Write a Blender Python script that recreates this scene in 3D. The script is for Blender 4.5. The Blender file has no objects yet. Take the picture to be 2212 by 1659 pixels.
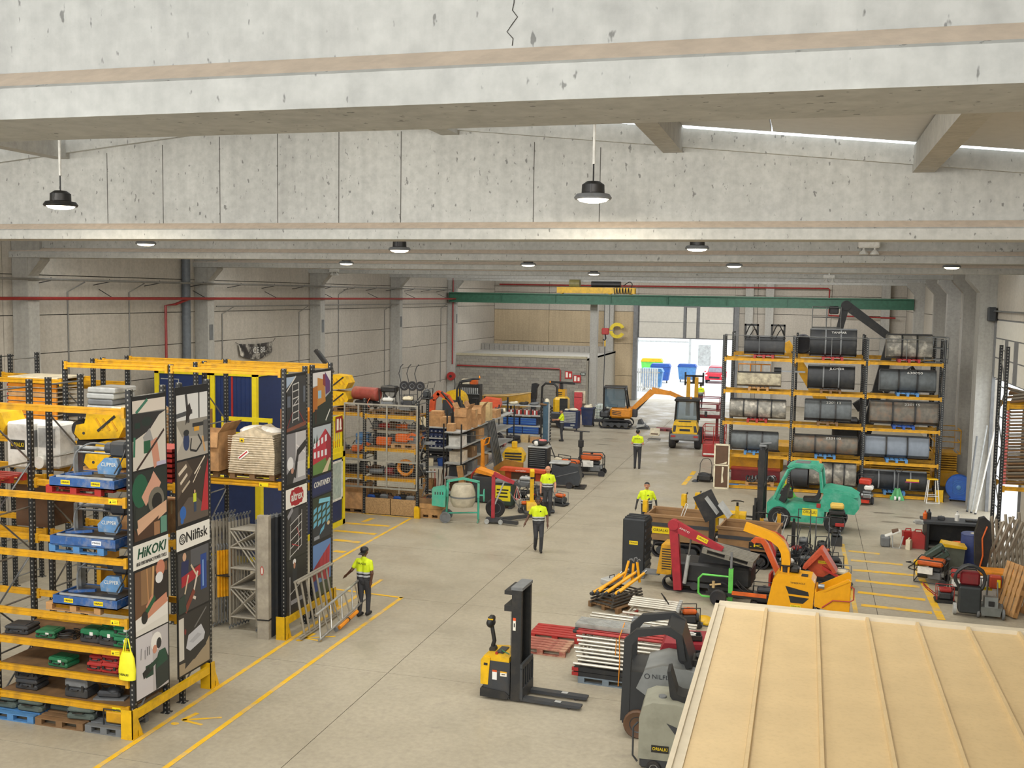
import bpy, math, random
import numpy as np
from mathutils import Vector, Matrix, Euler
random.seed(7)
S = bpy.context.scene
COL = S.collection
PI = math.pi
rad = math.radians
H = 8.2
FPX = 2251.5
_y, _p, _r = rad(15.676), rad(4.911), rad(0.9007)
FWD = Vector((-math.sin(_y)*math.cos(_p), math.cos(_y)*math.cos(_p), -math.sin(_p)))
_rt = Vector((math.cos(_y), math.sin(_y), 0)); _up = _rt.cross(FWD)
RGT = _rt*math.cos(_r) + _up*math.sin(_r); UPV = _up*math.cos(_r) - _rt*math.sin(_r)
cd = bpy.data.cameras.new('camera'); cam = bpy.data.objects.new('camera', cd); COL.objects.link(cam)
cd.sensor_width = 36; cd.sensor_fit = 'HORIZONTAL'; cd.lens = 36*FPX/2212
cd.clip_start = .1; cd.clip_end = 500
cam.matrix_world = Matrix(((RGT.x, UPV.x, -FWD.x, 0), (RGT.y, UPV.y, -FWD.y, 0), (RGT.z, UPV.z, -FWD.z, H), (0, 0, 0, 1)))
S.camera = cam
W = bpy.data.worlds.new('sky'); S.world = W; W.use_nodes = True
W.node_tree.nodes['Background'].inputs[0].default_value = (.93, .97, 1, 1)
W.node_tree.nodes['Background'].inputs[1].default_value = 3.4
def area(name, loc, sx, sy, power, col=(1, 1, 1), rot=(0, 0, 0), shape='RECTANGLE'):
    l = bpy.data.lights.new(name, 'AREA'); l.shape = shape; l.size = sx
    if shape == 'RECTANGLE': l.size_y = sy
    l.energy = power; l.color = col
    o = bpy.data.objects.new(name, l); COL.objects.link(o); o.location = loc; o.rotation_euler = rot
    return o
BEAMY = [-7.0, 4.94, 17.13, 27.9, 38.3, 48.8, 59.6, 70.2]
for i, (y0, y1) in enumerate(zip(BEAMY, BEAMY[1:] + [82.0])):
    for sx in (-15.5, -1.8):
        area('bay_fill_light', (sx, y0+1.8, 10.25), 9, 1.3, [700, 850, 560, 520, 520, 560, 620, 640][i], (1, .97, .915) if i < 5 else (1, .98, .96), (rad([58, 58, 18, 15, 15, 25, 45, 45][i]), 0, 0))  # unseen lamps behind each beam stand in for rooflight, tilted to brighten beam faces
S.view_settings.view_transform = 'Standard'; S.view_settings.look = 'None'
S.view_settings.exposure = 0.0; S.view_settings.gamma = 1
S.view_settings.use_curve_mapping = False
S.cycles.use_denoising = True; S.cycles.adaptive_threshold = .02
S.cycles.max_bounces = 6; S.cycles.diffuse_bounces = 4; S.cycles.glossy_bounces = 3
S.cycles.transmission_bounces = 4; S.cycles.transparent_max_bounces = 8
S.cycles.sample_clamp_indirect = 6
S.cycles.caustics_reflective = False; S.cycles.caustics_refractive = False
def ray(u, v): return RGT*((u-1106)/FPX) - UPV*((v-829.5)/FPX) + FWD
def F(u, v, z=0):
    d = ray(u, v); t = (z-H)/d.z; return Vector((d.x*t, d.y*t, z))
def AY(u, v, y):
    d = ray(u, v); t = y/d.y; return Vector((d.x*t, y, H+d.z*t))
def AX(u, v, x):
    d = ray(u, v); t = x/d.x; return Vector((x, d.y*t, H+d.z*t))
MATS = {}
def lin(c): return tuple((x/12.92 if x <= .04045 else ((x+.055)/1.055)**2.4) for x in c)
def rgb(h):
    h = h.lstrip('#'); return lin(tuple(int(h[i:i+2], 16)/255 for i in (0, 2, 4)))
def mat(key, hexc, rough=.55, metal=0., var=.18, scale=6., bump=0., grime=None, gscale=2., gamt=.4, emit=0, alpha=1, trans=0):
    if key in MATS: return MATS[key]
    m = bpy.data.materials.new(key); m.use_nodes = True; nt = m.node_tree; N = nt.nodes; L = nt.links
    b = N['Principled BSDF']; c = rgb(hexc)
    b.inputs['Roughness'].default_value = rough; b.inputs['Metallic'].default_value = metal
    tc = N.new('ShaderNodeTexCoord'); nz = N.new('ShaderNodeTexNoise'); nz.inputs['Scale'].default_value = scale
    nz.inputs['Detail'].default_value = 5; L.new(tc.outputs['Object'], nz.inputs['Vector'])
    r = N.new('ShaderNodeValToRGB'); r.color_ramp.elements[0].position = .3; r.color_ramp.elements[1].position = .7
    r.color_ramp.elements[0].color = (*[x*(1-var) for x in c], 1); r.color_ramp.elements[1].color = (*[min(1, x*(1+var*.7)) for x in c], 1)
    L.new(nz.outputs['Fac'], r.inputs['Fac']); out = r.outputs['Color']
    if grime:
        n2 = N.new('ShaderNodeTexNoise'); n2.inputs['Scale'].default_value = gscale; n2.inputs['Detail'].default_value = 8; n2.inputs['Roughness'].default_value = .65
        L.new(tc.outputs['Object'], n2.inputs['Vector'])
        r2 = N.new('ShaderNodeValToRGB'); r2.color_ramp.elements[0].position = .48; r2.color_ramp.elements[1].position = .68
        r2.color_ramp.elements[0].color = (0, 0, 0, 1); r2.color_ramp.elements[1].color = (gamt, gamt, gamt, 1)
        mx = N.new('ShaderNodeMixRGB'); L.new(n2.outputs['Fac'], r2.inputs['Fac']); L.new(r2.outputs['Color'], mx.inputs['Fac'])
        L.new(out, mx.inputs['Color1']); mx.inputs['Color2'].default_value = (*rgb(grime), 1); out = mx.outputs['Color']
    L.new(out, b.inputs['Base Color'])
    if bump:
        bp = N.new('ShaderNodeBump'); bp.inputs['Strength'].default_value = bump; bp.inputs['Distance'].default_value = .02
        L.new(nz.outputs['Fac'], bp.inputs['Height']); L.new(bp.outputs['Normal'], b.inputs['Normal'])
    if emit:
        L.new(out, b.inputs['Emission Color']); b.inputs['Emission Strength'].default_value = emit
    if alpha < 1: b.inputs['Alpha'].default_value = alpha
    if trans: b.inputs['Transmission Weight'].default_value = trans
    MATS[key] = m; return m
def concrete(key, hexc, rough=.75, streak=0., spots=0., blot=.12, warm=None, wet=False, pits=0.):
    if key in MATS: return MATS[key]
    m = bpy.data.materials.new(key); m.use_nodes = True; nt = m.node_tree; N = nt.nodes; L = nt.links
    b = N['Principled BSDF']; c = rgb(hexc); tc = N.new('ShaderNodeTexCoord')
    def noise(sc, det=6, vec=None, mp=None):
        n = N.new('ShaderNodeTexNoise'); n.inputs['Scale'].default_value = sc; n.inputs['Detail'].default_value = det; n.inputs['Roughness'].default_value = .6
        if mp:
            q = N.new('ShaderNodeMapping'); q.inputs['Scale'].default_value = mp; L.new(tc.outputs['Object'], q.inputs['Vector']); L.new(q.outputs['Vector'], n.inputs['Vector'])
        else: L.new(tc.outputs['Object'], n.inputs['Vector'])
        return n
    def ramp(n, a, bb, c0, c1):
        r = N.new('ShaderNodeValToRGB'); e = r.color_ramp.elements; e[0].position = a; e[1].position = bb; e[0].color = (*c0, 1); e[1].color = (*c1, 1)
        L.new(n.outputs['Fac'], r.inputs['Fac']); return r
    def mul(a, bb, f=1.):
        x = N.new('ShaderNodeMixRGB'); x.blend_type = 'MULTIPLY'; x.inputs['Fac'].default_value = f; L.new(a, x.inputs['Color1']); L.new(bb, x.inputs['Color2']); return x.outputs['Color']
    n1 = noise(.35); out = ramp(n1, .3, .7, [x*(1-blot) for x in c], [min(1, x*(1+blot)) for x in c]).outputs['Color']
    n2 = noise(9, 8); out = mul(out, ramp(n2, .3, .65, (.86,)*3, (1.05,)*3).outputs['Color'])
    if streak:
        n3 = noise(1, 5, mp=(5, 5, .25)); out = mul(out, ramp(n3, .35, .6, (1-streak,)*3, (1,)*3).outputs['Color'])
    if spots:
        n4 = noise(1.6, 10); out = mul(out, ramp(n4, .60, .72, (1,)*3, (1-spots, 1-spots, 1-spots*.9)).outputs['Color'])
        n5 = noise(.9, 9); out = mul(out, ramp(n5, .58, .75, (1,)*3, (1-spots*.55,)*3).outputs['Color'])
    if pits:
        v = N.new('ShaderNodeTexNoise'); v.inputs['Scale'].default_value = 17; v.inputs['Detail'].default_value = 3
        q = N.new('ShaderNodeMapping'); q.inputs['Scale'].default_value = (1, 1, .45); L.new(tc.outputs['Object'], q.inputs['Vector']); L.new(q.outputs['Vector'], v.inputs['Vector'])
        out = mul(out, ramp(v, .665, .71, (1,)*3, (1-pits,)*3).outputs['Color'])
    L.new(out, b.inputs['Base Color'])
    if wet:
        rr = N.new('ShaderNodeMapRange'); rr.inputs['From Min'].default_value = .35; rr.inputs['From Max'].default_value = .65; rr.inputs['To Min'].default_value = rough-.28; rr.inputs['To Max'].default_value = rough+.1
        L.new(noise(.8).outputs['Fac'], rr.inputs['Value']); L.new(rr.outputs['Result'], b.inputs['Roughness'])
    else: b.inputs['Roughness'].default_value = rough
    bp = N.new('ShaderNodeBump'); bp.inputs['Strength'].default_value = .25; bp.inputs['Distance'].default_value = .01
    L.new(n2.outputs['Fac'], bp.inputs['Height']); L.new(bp.outputs['Normal'], b.inputs['Normal'])
    MATS[key] = m; return m
def printmat():
    if 'print' in MATS: return MATS['print']
    m = bpy.data.materials.new('print'); m.use_nodes = True; N = m.node_tree.nodes
    a = N.new('ShaderNodeVertexColor'); a.layer_name = 'Col'
    m.node_tree.links.new(a.outputs['Color'], N['Principled BSDF'].inputs['Base Color']); N['Principled BSDF'].inputs['Roughness'].default_value = .45
    MATS['print'] = m; return m
PAL = dict(
 conc=('#a8a8a4',), yel=('#dcae10', .42), dyel=('#c99412', .5), blk=('#1c1d1e', .5), dgry=('#33363a', .5), gry=('#6d7072', .5), lgry=('#a6a8a6', .45), wht=('#dad9d3', .5),
 red=('#a32a26', .45), dred=('#7c2026', .5), org=('#d2601e', .45), blu=('#234f9c', .45), navy=('#1d2b50', .5), lblu=('#4f83b6', .5), grn=('#1f6b45', .45), teal=('#2fa184', .42), lime=('#63c552', .5),
 wood=('#b58a58', .75), dwood=('#7a5c3c', .8), card=('#b4895c', .8), tan=('#c2a878', .7), rub=('#26262a', .8), steel=('#8c8f90', .35, .75), alu=('#b3b2ac', .34, .7), rust=('#76533f', .7), chrome=('#c9c9c9', .2, .9), skin=('#c08a6c', .55), dskin=('#5a3c2c', .5), hiv=('#cfe21c', .7), glass=('#8fa2ac', .08), cream=('#d9cfb4', .55), pink=('#d0706c', .5), ornge=('#dd8a1c', .45), ltw=('#cfc4b0', .6), brn=('#5a3f2a', .6))
def m_(k):
    if not isinstance(k, str): return k
    if k in MATS: return MATS[k]
    p = PAL[k]
    big = k in ('wood', 'dwood', 'card', 'rust')
    return mat(k, p[0], p[1] if len(p) > 1 else .6, p[2] if len(p) > 2 else 0, var=.25 if big else .14, scale=5, grime='#4a4238' if k not in ('skin', 'dskin', 'hiv', 'glass') else None, gscale=3.5, gamt=.35)
def bx(x0, x1, y0, y1, z0, z1):
    return ([(x0, y0, z0), (x1, y0, z0), (x1, y1, z0), (x0, y1, z0), (x0, y0, z1), (x1, y0, z1), (x1, y1, z1), (x0, y1, z1)],
            [(0, 3, 2, 1), (4, 5, 6, 7), (0, 1, 5, 4), (1, 2, 6, 5), (2, 3, 7, 6), (3, 0, 4, 7)])
def cb(x, y, z, sx, sy, sz): return bx(x-sx/2, x+sx/2, y-sy/2, y+sy/2, z-sz/2, z+sz/2)
def pr(poly, a, b, ax='y'):
    n = len(poly)
    def P(p, t): return {'x': (t, p[0], p[1]), 'y': (p[0], t, p[1]), 'z': (p[0], p[1], t)}[ax]
    v = [P(p, a) for p in poly] + [P(p, b) for p in poly]
    ar = sum(poly[i][0]*poly[(i+1) % n][1]-poly[(i+1) % n][0]*poly[i][1] for i in range(n))
    ccw = (ar > 0) != (ax == 'y')
    if b < a: ccw = not ccw
    f = [tuple(range(n-1, -1, -1)), tuple(range(n, 2*n))] + [(i, (i+1) % n, n+(i+1) % n, n+i) for i in range(n)]
    if not ccw: f = [tuple(reversed(q)) for q in f]
    return v, f
def rb(x0, x1, y0, y1, z0, z1, c=.03):
    v = []; 
    for (z, i) in ((z0, c), (z0+c, 0), (z1-c, 0), (z1, c)):
        v += [(x0+i+(c if not i else 0), y0+i, z), (x1-i-(c if not i else 0), y0+i, z), (x1-i, y0+i+(c if not i else 0), z), (x1-i, y1-i-(c if not i else 0), z), (x1-i-(c if not i else 0), y1-i, z), (x0+i+(c if not i else 0), y1-i, z), (x0+i, y1-i-(c if not i else 0), z), (x0+i, y0+i+(c if not i else 0), z)]
    f = [tuple(range(7, -1, -1)), tuple(range(24, 32))]
    for k in range(3):
        for i in range(8): f.append((k*8+i, k*8+(i+1) % 8, k*8+8+(i+1) % 8, k*8+8+i))
    return v, f
def _frame(d):
    d = d.normalized(); a = Vector((0, 0, 1)) if abs(d.z) < .95 else Vector((1, 0, 0))
    u = d.cross(a).normalized(); return u, u.cross(d).normalized()
def cy(p0, p1, r, r2=None, n=10, caps=True):
    p0 = Vector(p0); p1 = Vector(p1); r2 = r if r2 is None else r2; u, w = _frame(p1-p0); v = []
    for p, q in ((p0, r), (p1, r2)):
        for i in range(n):
            a = 2*PI*i/n; v.append(tuple(p + u*math.cos(a)*q + w*math.sin(a)*q))
    f = [(i, n+i, n+(i+1) % n, (i+1) % n) for i in range(n)]
    if caps: f += [tuple(range(n)), tuple(range(2*n-1, n-1, -1))]
    return v, f
def tb(pts, r, n=6, closed=False):
    P = [Vector(p) for p in pts]; m = len(P); v = []; f = []; u = None
    for i, p in enumerate(P):
        a = P[i-1] if (i or closed) else P[i]; b = P[(i+1) % m] if (i < m-1 or closed) else P[i]
        d = (b-a).normalized()
        if u is None: u, w = _frame(d)
        else:
            u = (u - d*u.dot(d))
            if u.length < 1e-4: u, w = _frame(d)
            u.normalize(); w = u.cross(d)
        for k in range(n):
            t = 2*PI*k/n; v.append(tuple(p + u*math.cos(t)*r + w*math.sin(t)*r))
    for i in range(m if closed else m-1):
        for k in range(n): f.append((i*n+k, ((i+1) % m)*n+k, ((i+1) % m)*n+(k+1) % n, i*n+(k+1) % n))
    if not closed: f += [tuple(range(n)), tuple(range(m*n-1, (m-1)*n-1, -1))]
    return v, f
def la(prof, n=16, c=(0, 0, 0), ax='z'):
    v = []; f = []; m = len(prof)
    for r, h in prof:
        for i in range(n):
            a = 2*PI*i/n; x, y = r*math.cos(a), r*math.sin(a)
            q = {'z': (x, y, h), 'x': (h, x, y), 'y': (y, h, x)}[ax]; v.append((q[0]+c[0], q[1]+c[1], q[2]+c[2]))
    for k in range(m-1):
        for i in range(n): f.append((k*n+i, k*n+(i+1) % n, (k+1)*n+(i+1) % n, (k+1)*n+i))
    if prof[0][0] > 1e-6: f.append(tuple(range(n-1, -1, -1)))
    if prof[-1][0] > 1e-6: f.append(tuple(range((m-1)*n, m*n)))
    return v, f
def wheel(c, R, w, ax='x', n=18, hub=.55):
    h = w/2
    return la([(R*hub, -h*.75), (R*.9, -h), (R, -h*.6), (R, h*.6), (R*.9, h), (R*hub, h*.75)], n, c, ax)
def rim(c, R, w, ax='x', n=14):
    h = w/2
    return la([(R*.1, -h*.5), (R*.35, -h*.35), (R*.5, -h*.72), (R*.57, -h*.78), (R*.57, h*.78), (R*.5, h*.72), (R*.35, h*.35), (R*.1, h*.5)], n, c, ax)
def sp(c, r, n=12, m=7):
    if not isinstance(r, tuple): r = (r, r, r)
    g = la([(max(1e-7, math.sin(PI*i/(m))), -math.cos(PI*i/(m))) for i in range(m+1)], n)
    return [(c[0]+x*r[0], c[1]+y*r[1], c[2]+z*r[2]) for x, y, z in g[0]], g[1]
def xf(g, loc=(0, 0, 0), rot=(0, 0, 0), sc=1):
    M = Matrix.Translation(loc) @ Euler(rot).to_matrix().to_4x4() @ (Matrix.Diagonal((*((sc,)*3 if not isinstance(sc, tuple) else sc), 1)))
    return [tuple(M @ Vector(p)) for p in g[0]], g[1]
def join(*gs):
    v = []; f = []
    for g in gs:
        o = len(v); v += list(g[0]); f += [tuple(i+o for i in q) for q in g[1]]
    return v, f
def mesh(name, g, smooth=True):
    if isinstance(g, list): g = join(*g)
    me = bpy.data.meshes.new(name); me.from_pydata(g[0], [], g[1]); me.update()
    if smooth:
        me.polygons.foreach_set('use_smooth', [True]*len(me.polygons)); me.set_sharp_from_angle(angle=rad(35))
    return me
def ob(name, g, m, parent=None, loc=None, rot=None, label=None):
    me = g if isinstance(g, bpy.types.Mesh) else mesh(name, g)
    if m is not None and not me.materials: me.materials.append(m_(m))
    o = bpy.data.objects.new(name, me); COL.objects.link(o)
    if parent is not None: o.parent = parent
    if loc is not None: o.location = loc
    if rot is not None: o.rotation_euler = rot if not isinstance(rot, (int, float)) else (0, 0, rot)
    if label: o['label'] = label
    return o
def tag(o, label, cat, group=None):
    o['label'] = label; o['category'] = cat
    if group: o['group'] = group
    return o
def thing(name, label, cat, loc=(0, 0, 0), rz=0, group=None):
    o = bpy.data.objects.new(name, None); COL.objects.link(o); o.location = loc
    o.rotation_euler = (0, 0, rz) if isinstance(rz, (int, float)) else rz; o.empty_display_size = .2
    return tag(o, label, cat, group)
def struct(o):
    o['kind'] = 'structure'; return o
def copy_tree(o, parent=None, loc=None, rz=None, label=None, group=None):
    c = o.copy(); COL.objects.link(c)
    if parent is not None: c.parent = parent
    if loc is not None: c.location = loc
    if rz is not None: c.rotation_euler = (0, 0, rz) if isinstance(rz, (int, float)) else rz
    if label: c['label'] = label
    if group: c['group'] = group
    for ch in list(o.children): copy_tree(ch, c)
    return c
def flat(parent, name, polys, label=None, loc=(0, 0, 0), rot=(0, 0, 0), lift=.0004):
    v = []; f = []; cols = []
    for k, (h, p) in enumerate(polys):
        o = len(v); v += [(a, b, k*lift) for a, b in p]; f.append(tuple(range(o, o+len(p)))); cols += [(*rgb(h), 1)]*len(p)
    me = bpy.data.meshes.new(name); me.from_pydata(v, [], f); me.update()
    ca = me.color_attributes.new('Col', 'FLOAT_COLOR', 'CORNER')
    li = 0
    for pl in me.polygons:
        for vi in pl.vertices: ca.data[li].color = cols[vi]; li += 1
    me.materials.append(printmat())
    return ob(name, me, None, parent, loc, rot, label)
def rc(x0, y0, x1, y1): return [(x0, y0), (x1, y0), (x1, y1), (x0, y1)]
def el(cx, cyy, rx, ry, n=14): return [(cx+rx*math.cos(2*PI*i/n), cyy+ry*math.sin(2*PI*i/n)) for i in range(n)]
def sk(p, q, w):
    a = Vector(p); b = Vector(q); d = (b-a).normalized()*w/2; n = Vector((-d.y, d.x)); return [tuple(a-n), tuple(b-n), tuple(b+n), tuple(a+n)]
_txc = {}
def text(s, size, m, parent, loc, rot, width=None, name='lettering', shear=0, bold=0):
    k = (s, size, width, shear, bold, m if isinstance(m, str) else m.name)
    if k not in _txc:
        cu = bpy.data.curves.new('lettering', 'FONT'); cu.body = s; cu.size = size; cu.align_x = 'CENTER'; cu.align_y = 'CENTER'; cu.extrude = .002; cu.shear = shear; cu.offset = bold*size; cu.resolution_u = 2
        t = bpy.data.objects.new('lettering', cu); COL.objects.link(t)
        bpy.context.view_layer.update()
        me = bpy.data.meshes.new_from_object(t.evaluated_get(bpy.context.evaluated_depsgraph_get()))
        bpy.data.objects.remove(t)
        xs = [v.co.x for v in me.vertices]
        if width and xs:
            sc = width/(max(xs)-min(xs))
            for v in me.vertices: v.co.x *= sc
        me.materials.clear(); me.materials.append(m_(m)); _txc[k] = me
    return ob(name, _txc[k], None, parent, loc, rot)
def sticker(parent, loc, rot, w, h, bg, s=None, fg='blk', name='sticker', sz=.6, frame=None):
    p = []
    if frame: p.append((frame, rc(-w/2-.012, -h/2-.012, w/2+.012, h/2+.012)))
    p.append((bg, rc(-w/2, -h/2, w/2, h/2)))
    o = flat(parent, name, p, None, loc, rot)
    if s: text(s, h*sz, fg, o, (0, 0, .003), (0, 0, 0), width=w*.86)
    return o
ORI = dict(bg='#e3c714', s='ORIALKI', fg='blk')
FY = (PI/2, 0, 0)          # print facing -Y (towards the camera end of the hall)
FX = (PI/2, 0, PI/2)       # print facing +X
FXN = (PI/2, 0, -PI/2)     # print facing -X
XL, XR, YF = -24.6, 7.1, 82.0
flo = thing('floor', 'grey power-floated concrete floor of the hall', 'floor'); del flo['category']; struct(flo)
fm = concrete('floor_concrete', '#a39b89', .56, spots=.15, blot=.08, wet=True)
xs = [XL-.2, -19.05, -8.42, 2.1, XR+.3]; ys = [-8.0, -.8, 4.55] + [9.85+5.28*i for i in range(14)] + [83.5]
ob('joint_filler', [bx(XL-.3, XR+.3, -8.2, 83.6, -.3, -.012)], mat('joint', '#4a4640', .9), flo)
for i in range(4):
    for j in range(len(ys)-1):
        ob('slab', [bx(xs[i]+.008, xs[i+1]-.008, ys[j]+.008, ys[j+1]-.008, -.25, 0)], fm, flo)
wm = concrete('wall_panel_concrete', '#b3aca0', .8, streak=.08, blot=.07)
wm2 = concrete('wall_panel_tan', '#b4a284', .8, streak=.10, blot=.10)
bmn = concrete('beam_concrete', '#b6b6b1', .8, streak=.10, blot=.11, spots=.10, pits=.55)
bmf = concrete('flange_tan', '#c6b5a2', .8, streak=.05, blot=.05)
cm = concrete('column_concrete', '#a9a7a0', .8, streak=.12, blot=.08)
dk = mat('joint_dark', '#4d4a46', .9)
wl = thing('wall_left', 'precast concrete panel wall along the left side', 'wall'); del wl['category']; struct(wl)
bays = [-8, 4.94, 16.8, 27.6, 38.3, 48.8, 59.6, 70.2, YF]; lv = [0, 2.1, 3.4, 4.7, 5.98, 7.27, 8.6, 9.9, 11.4]
ob('backing', [bx(XL-.35, XL-.16, -8, YF+.2, 0, 11.4)], dk, wl)
for a, b in zip(bays, bays[1:]):
    for c, d in zip(lv, lv[1:]): ob('panel', [bx(XL-.16, XL, a+.012, b-.012, c+.014, d-.014)], wm, wl)
def column(x, y, sx, sy, top, corbel=0):
    o = struct(ob('column', [bx(x-sx/2, x+sx/2, y-sy/2, y+sy/2, 0, top)], cm))
    if corbel:
        s = corbel
        ob('corbel', [pr([(x+s*sx/2, top-1.35), (x+s*(sx/2+.45), top-.85), (x+s*(sx/2+.45), top-.25), (x+s*sx/2, top-.25)], y-sy/2+.02, y+sy/2-.02, 'y')], cm, o)
    return o
for y in (27.9, 38.3, 48.8, 59.6, 70.2):
    c = column(XL+.32, y+.35, .6, .5, 9.9, 1)
    if y > 30: ob('cover_plate', [bx(XL+.63, XL+.64, y+.22, y+.48, 6.1, 6.75)], 'gry', c)
t = struct(ob('downpipe', [cy((XL+.2, 37.5, 0), (XL+.2, 37.5, 10.2), .17, n=14), cy((XL+.2, 37.5, 7.0), (XL+.2, 37.5, 7.1), .185, n=14)], mat('downpipe_grey', '#5f656b', .5)))
t['label'] = 'thick grey rainwater downpipe beside the nearest column of the left wall'
wr = thing('wall_right', 'precast concrete wall with the side doorway on the right', 'wall'); del wr['category']; struct(wr)
DY0, DY1, DZ = 37.6, 44.0, 5.3
for a, b in [(-8, 4.94), (4.94, 16.8), (16.8, 27.6), (27.6, DY0)] + [(DY1, 48.8), (48.8, 59.6), (59.6, 70.2), (70.2, YF)]:
    for c, d in zip([0, 3.0, 5.2, 7.4, 9.6], [3.0, 5.2, 7.4, 9.6, 11.4]): ob('panel', [bx(XR, XR+.2, a+.012, b-.012, c+.014, d-.014)], wm, wr)
ob('panel', [bx(XR, XR+.2, DY0, DY1, 7.55, 11.4)], wm, wr)
ob('backing', [bx(XR+.2, XR+.3, -8, DY0, 0, 11.4), bx(XR+.2, XR+.3, DY1, YF, 0, 11.4), bx(XR+.2, XR+.3, DY0, DY1, 7.55, 11.4)], dk, wr)
column(XR-.30, 44.6, .62, 1.0, 9.9, -1)
for y in (48.9, 54.2, 59.6, 70.2): column(XR-.3, y, .6, .55, 9.9, -1)
def door_leaf(name, w, z0, z1, loc, rz, cols, labels):
    o = thing(name, labels, 'door', loc, rz); del o['category']; struct(o)
    return o
dm = mat('door_panel_white', '#cfccc2', .5, var=.06)
fr = mat('door_frame_grey', '#6e6f70', .5)
d2 = door_leaf('door_2', 6.4, 5.3, 7.5, (XR+.05, 0, 0), 0, 3, 'white sectional door raised over the side doorway')
for k, (z0, z1) in enumerate(((5.3, 6.05), (6.08, 6.8), (6.83, 7.5))):
    for a, b in ((DY0+.05, 39.4), (40.3, 41.3), (42.1, 42.45), (42.6, DY1-.05)) if k < 2 else ((DY0+.05, DY1-.05),):
        ob('panel', [bx(-.05, .02, a, b, z0+.01, z1-.01)], dm, d2)
ob('frame', [bx(-.03, .04, DY0, DY1, 5.27, 7.55)], fr, d2)
ob('guide_rail', [bx(-.12, .0, DY1-.12, DY1, 0, 7.5), bx(-.12, 0, DY0, DY0+.12, 0, 7.5)], fr, d2)
wf = thing('wall_far', 'far concrete panel wall with the open main doorway', 'wall'); del wf['category']; struct(wf)
GX0, GX1, GZ = -12.75, -5.3, 4.98
for a, b in ((XL, -20), (-20, -14.9), (-14.9, GX0), (GX1, -3.6), (-3.6, 1.8), (1.8, XR)):
    for c, d in ((0, 1.9), (1.9, 4.45), (4.45, 7.0), (7.0, 8.4), (8.4, 11.4)):
        ob('panel', [bx(a+.015, b-.015, YF, YF+.2, c+.016, d-.016)], wm2 if a < -14 and c < 7 else wm, wf)
ob('panel', [bx(GX0, GX1, YF, YF+.2, 7.55, 8.4)], wm, wf); ob('panel', [bx(GX0, GX1, YF, YF+.2, 8.42, 11.4)], wm, wf)
ob('backing', [bx(XL-.4, GX0, YF+.2, YF+.3, 0, 11.8), bx(GX1, XR+.5, YF+.2, YF+.3, 0, 11.8), bx(GX0, GX1, YF+.2, YF+.3, 7.55, 11.4)], dk, wf)
for x in (-15.0, -4.2, -2.7, 5.6): column(x, YF-.3, .75 if x == -15 else .6, .55, 9.9)
column(-14.2, 71.6, .5, .5, 8.0)
d1 = door_leaf('door_1', 7.4, 5, 7.5, (0, YF+.06, 0), 0, 3, 'white sectional main door pulled up above the far doorway')
for a, b in ((GX0+.1, -9.2), (-8.95, -8.2), (-7.95, GX1-.1)):
    for c, d in ((5.02, 6.2), (6.23, 7.45)): ob('panel', [bx(a, b, -.06, .02, c, d)], dm, d1)
ob('frame', [bx(GX0, GX1, -.02, .05, 4.95, 7.55)], fr, d1)
ob('pass_door_frame', [bx(-9.2, -9.0, -.1, 0, 4.95, 7.5), bx(-8.15, -7.95, -.1, 0, 4.95, 7.5), bx(-9.0, -8.15, -.1, 0, 7.4, 7.5)], fr, d1)
ob('jamb', [bx(GX0-.35, GX0, -.25, .05, 0, 7.6), bx(GX1, GX1+.35, -.25, .05, 0, 7.6)], fr, d1)
BY, BX1, BT = 70.6, -14.5, 3.85
wb = thing('wall_block', 'grey concrete block wall of the low room in the far corner', 'wall'); del wb['category']; struct(wb)
bk = [concrete('block_a', '#8e8a80', .85, blot=.1), concrete('block_b', '#959186', .85, blot=.1), concrete('block_c', '#86827a', .85, blot=.1)]
ob('mortar', [bx(XL+.05, BX1, BY+.03, BY+.2, 0, BT-.02), bx(BX1-.2, BX1, BY+.2, YF, 0, BT-.02)], mat('mortar', '#aaa497', .9), wb)
bwid, bhgt = .405, .2; cache = {}; cnt = 0; rest = []
for r in range(int(BT/bhgt)-1, -1, -1):
    for k in range(-1, 25):
        x0 = XL+.06 + k*bwid + (r % 2)*bwid/2; x1 = min(x0+bwid-.012, BX1); x0 = max(x0, XL+.06)
        if x1-x0 < .05: continue
        z0 = r*bhgt+.006; key = (round(x1-x0, 3), random.choice((0, 0, 1, 1, 2)))
        if cnt < 300:
            if key not in cache:
                cache[key] = mesh('block', [bx(0, x1-x0, 0, .08, 0, bhgt-.012)]); cache[key].materials.append(bk[key[1]])
            ob('block', cache[key], None, wb, (x0, BY+random.uniform(0, .008), z0)); cnt += 1
        else: rest.append(bx(x0, x1, BY, BY+.08, z0, z0+bhgt-.012))
ob('lower_blocks', rest, bk[0], wb)['kind'] = 'stuff'
ob('capping', [bx(XL+.05, BX1+.02, BY-.04, BY+.24, BT-.02, BT+.13)], concrete('capping', '#a8a189', .8), wb)
ob('room_roof', [bx(XL+.05, BX1, BY+.2, YF, BT-.15, BT)], cm, wb)
ob('parapet', [bx(XL+.05, BX1-.2, 78.4, 78.6, BT, BT+.5)], bk[2], wb)
for k in range(24): ob('parapet_rib', [bx(XL+.3+k*.4, XL+.315+k*.4, 78.38, 78.4, BT, BT+.42)], dk, wb)
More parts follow.
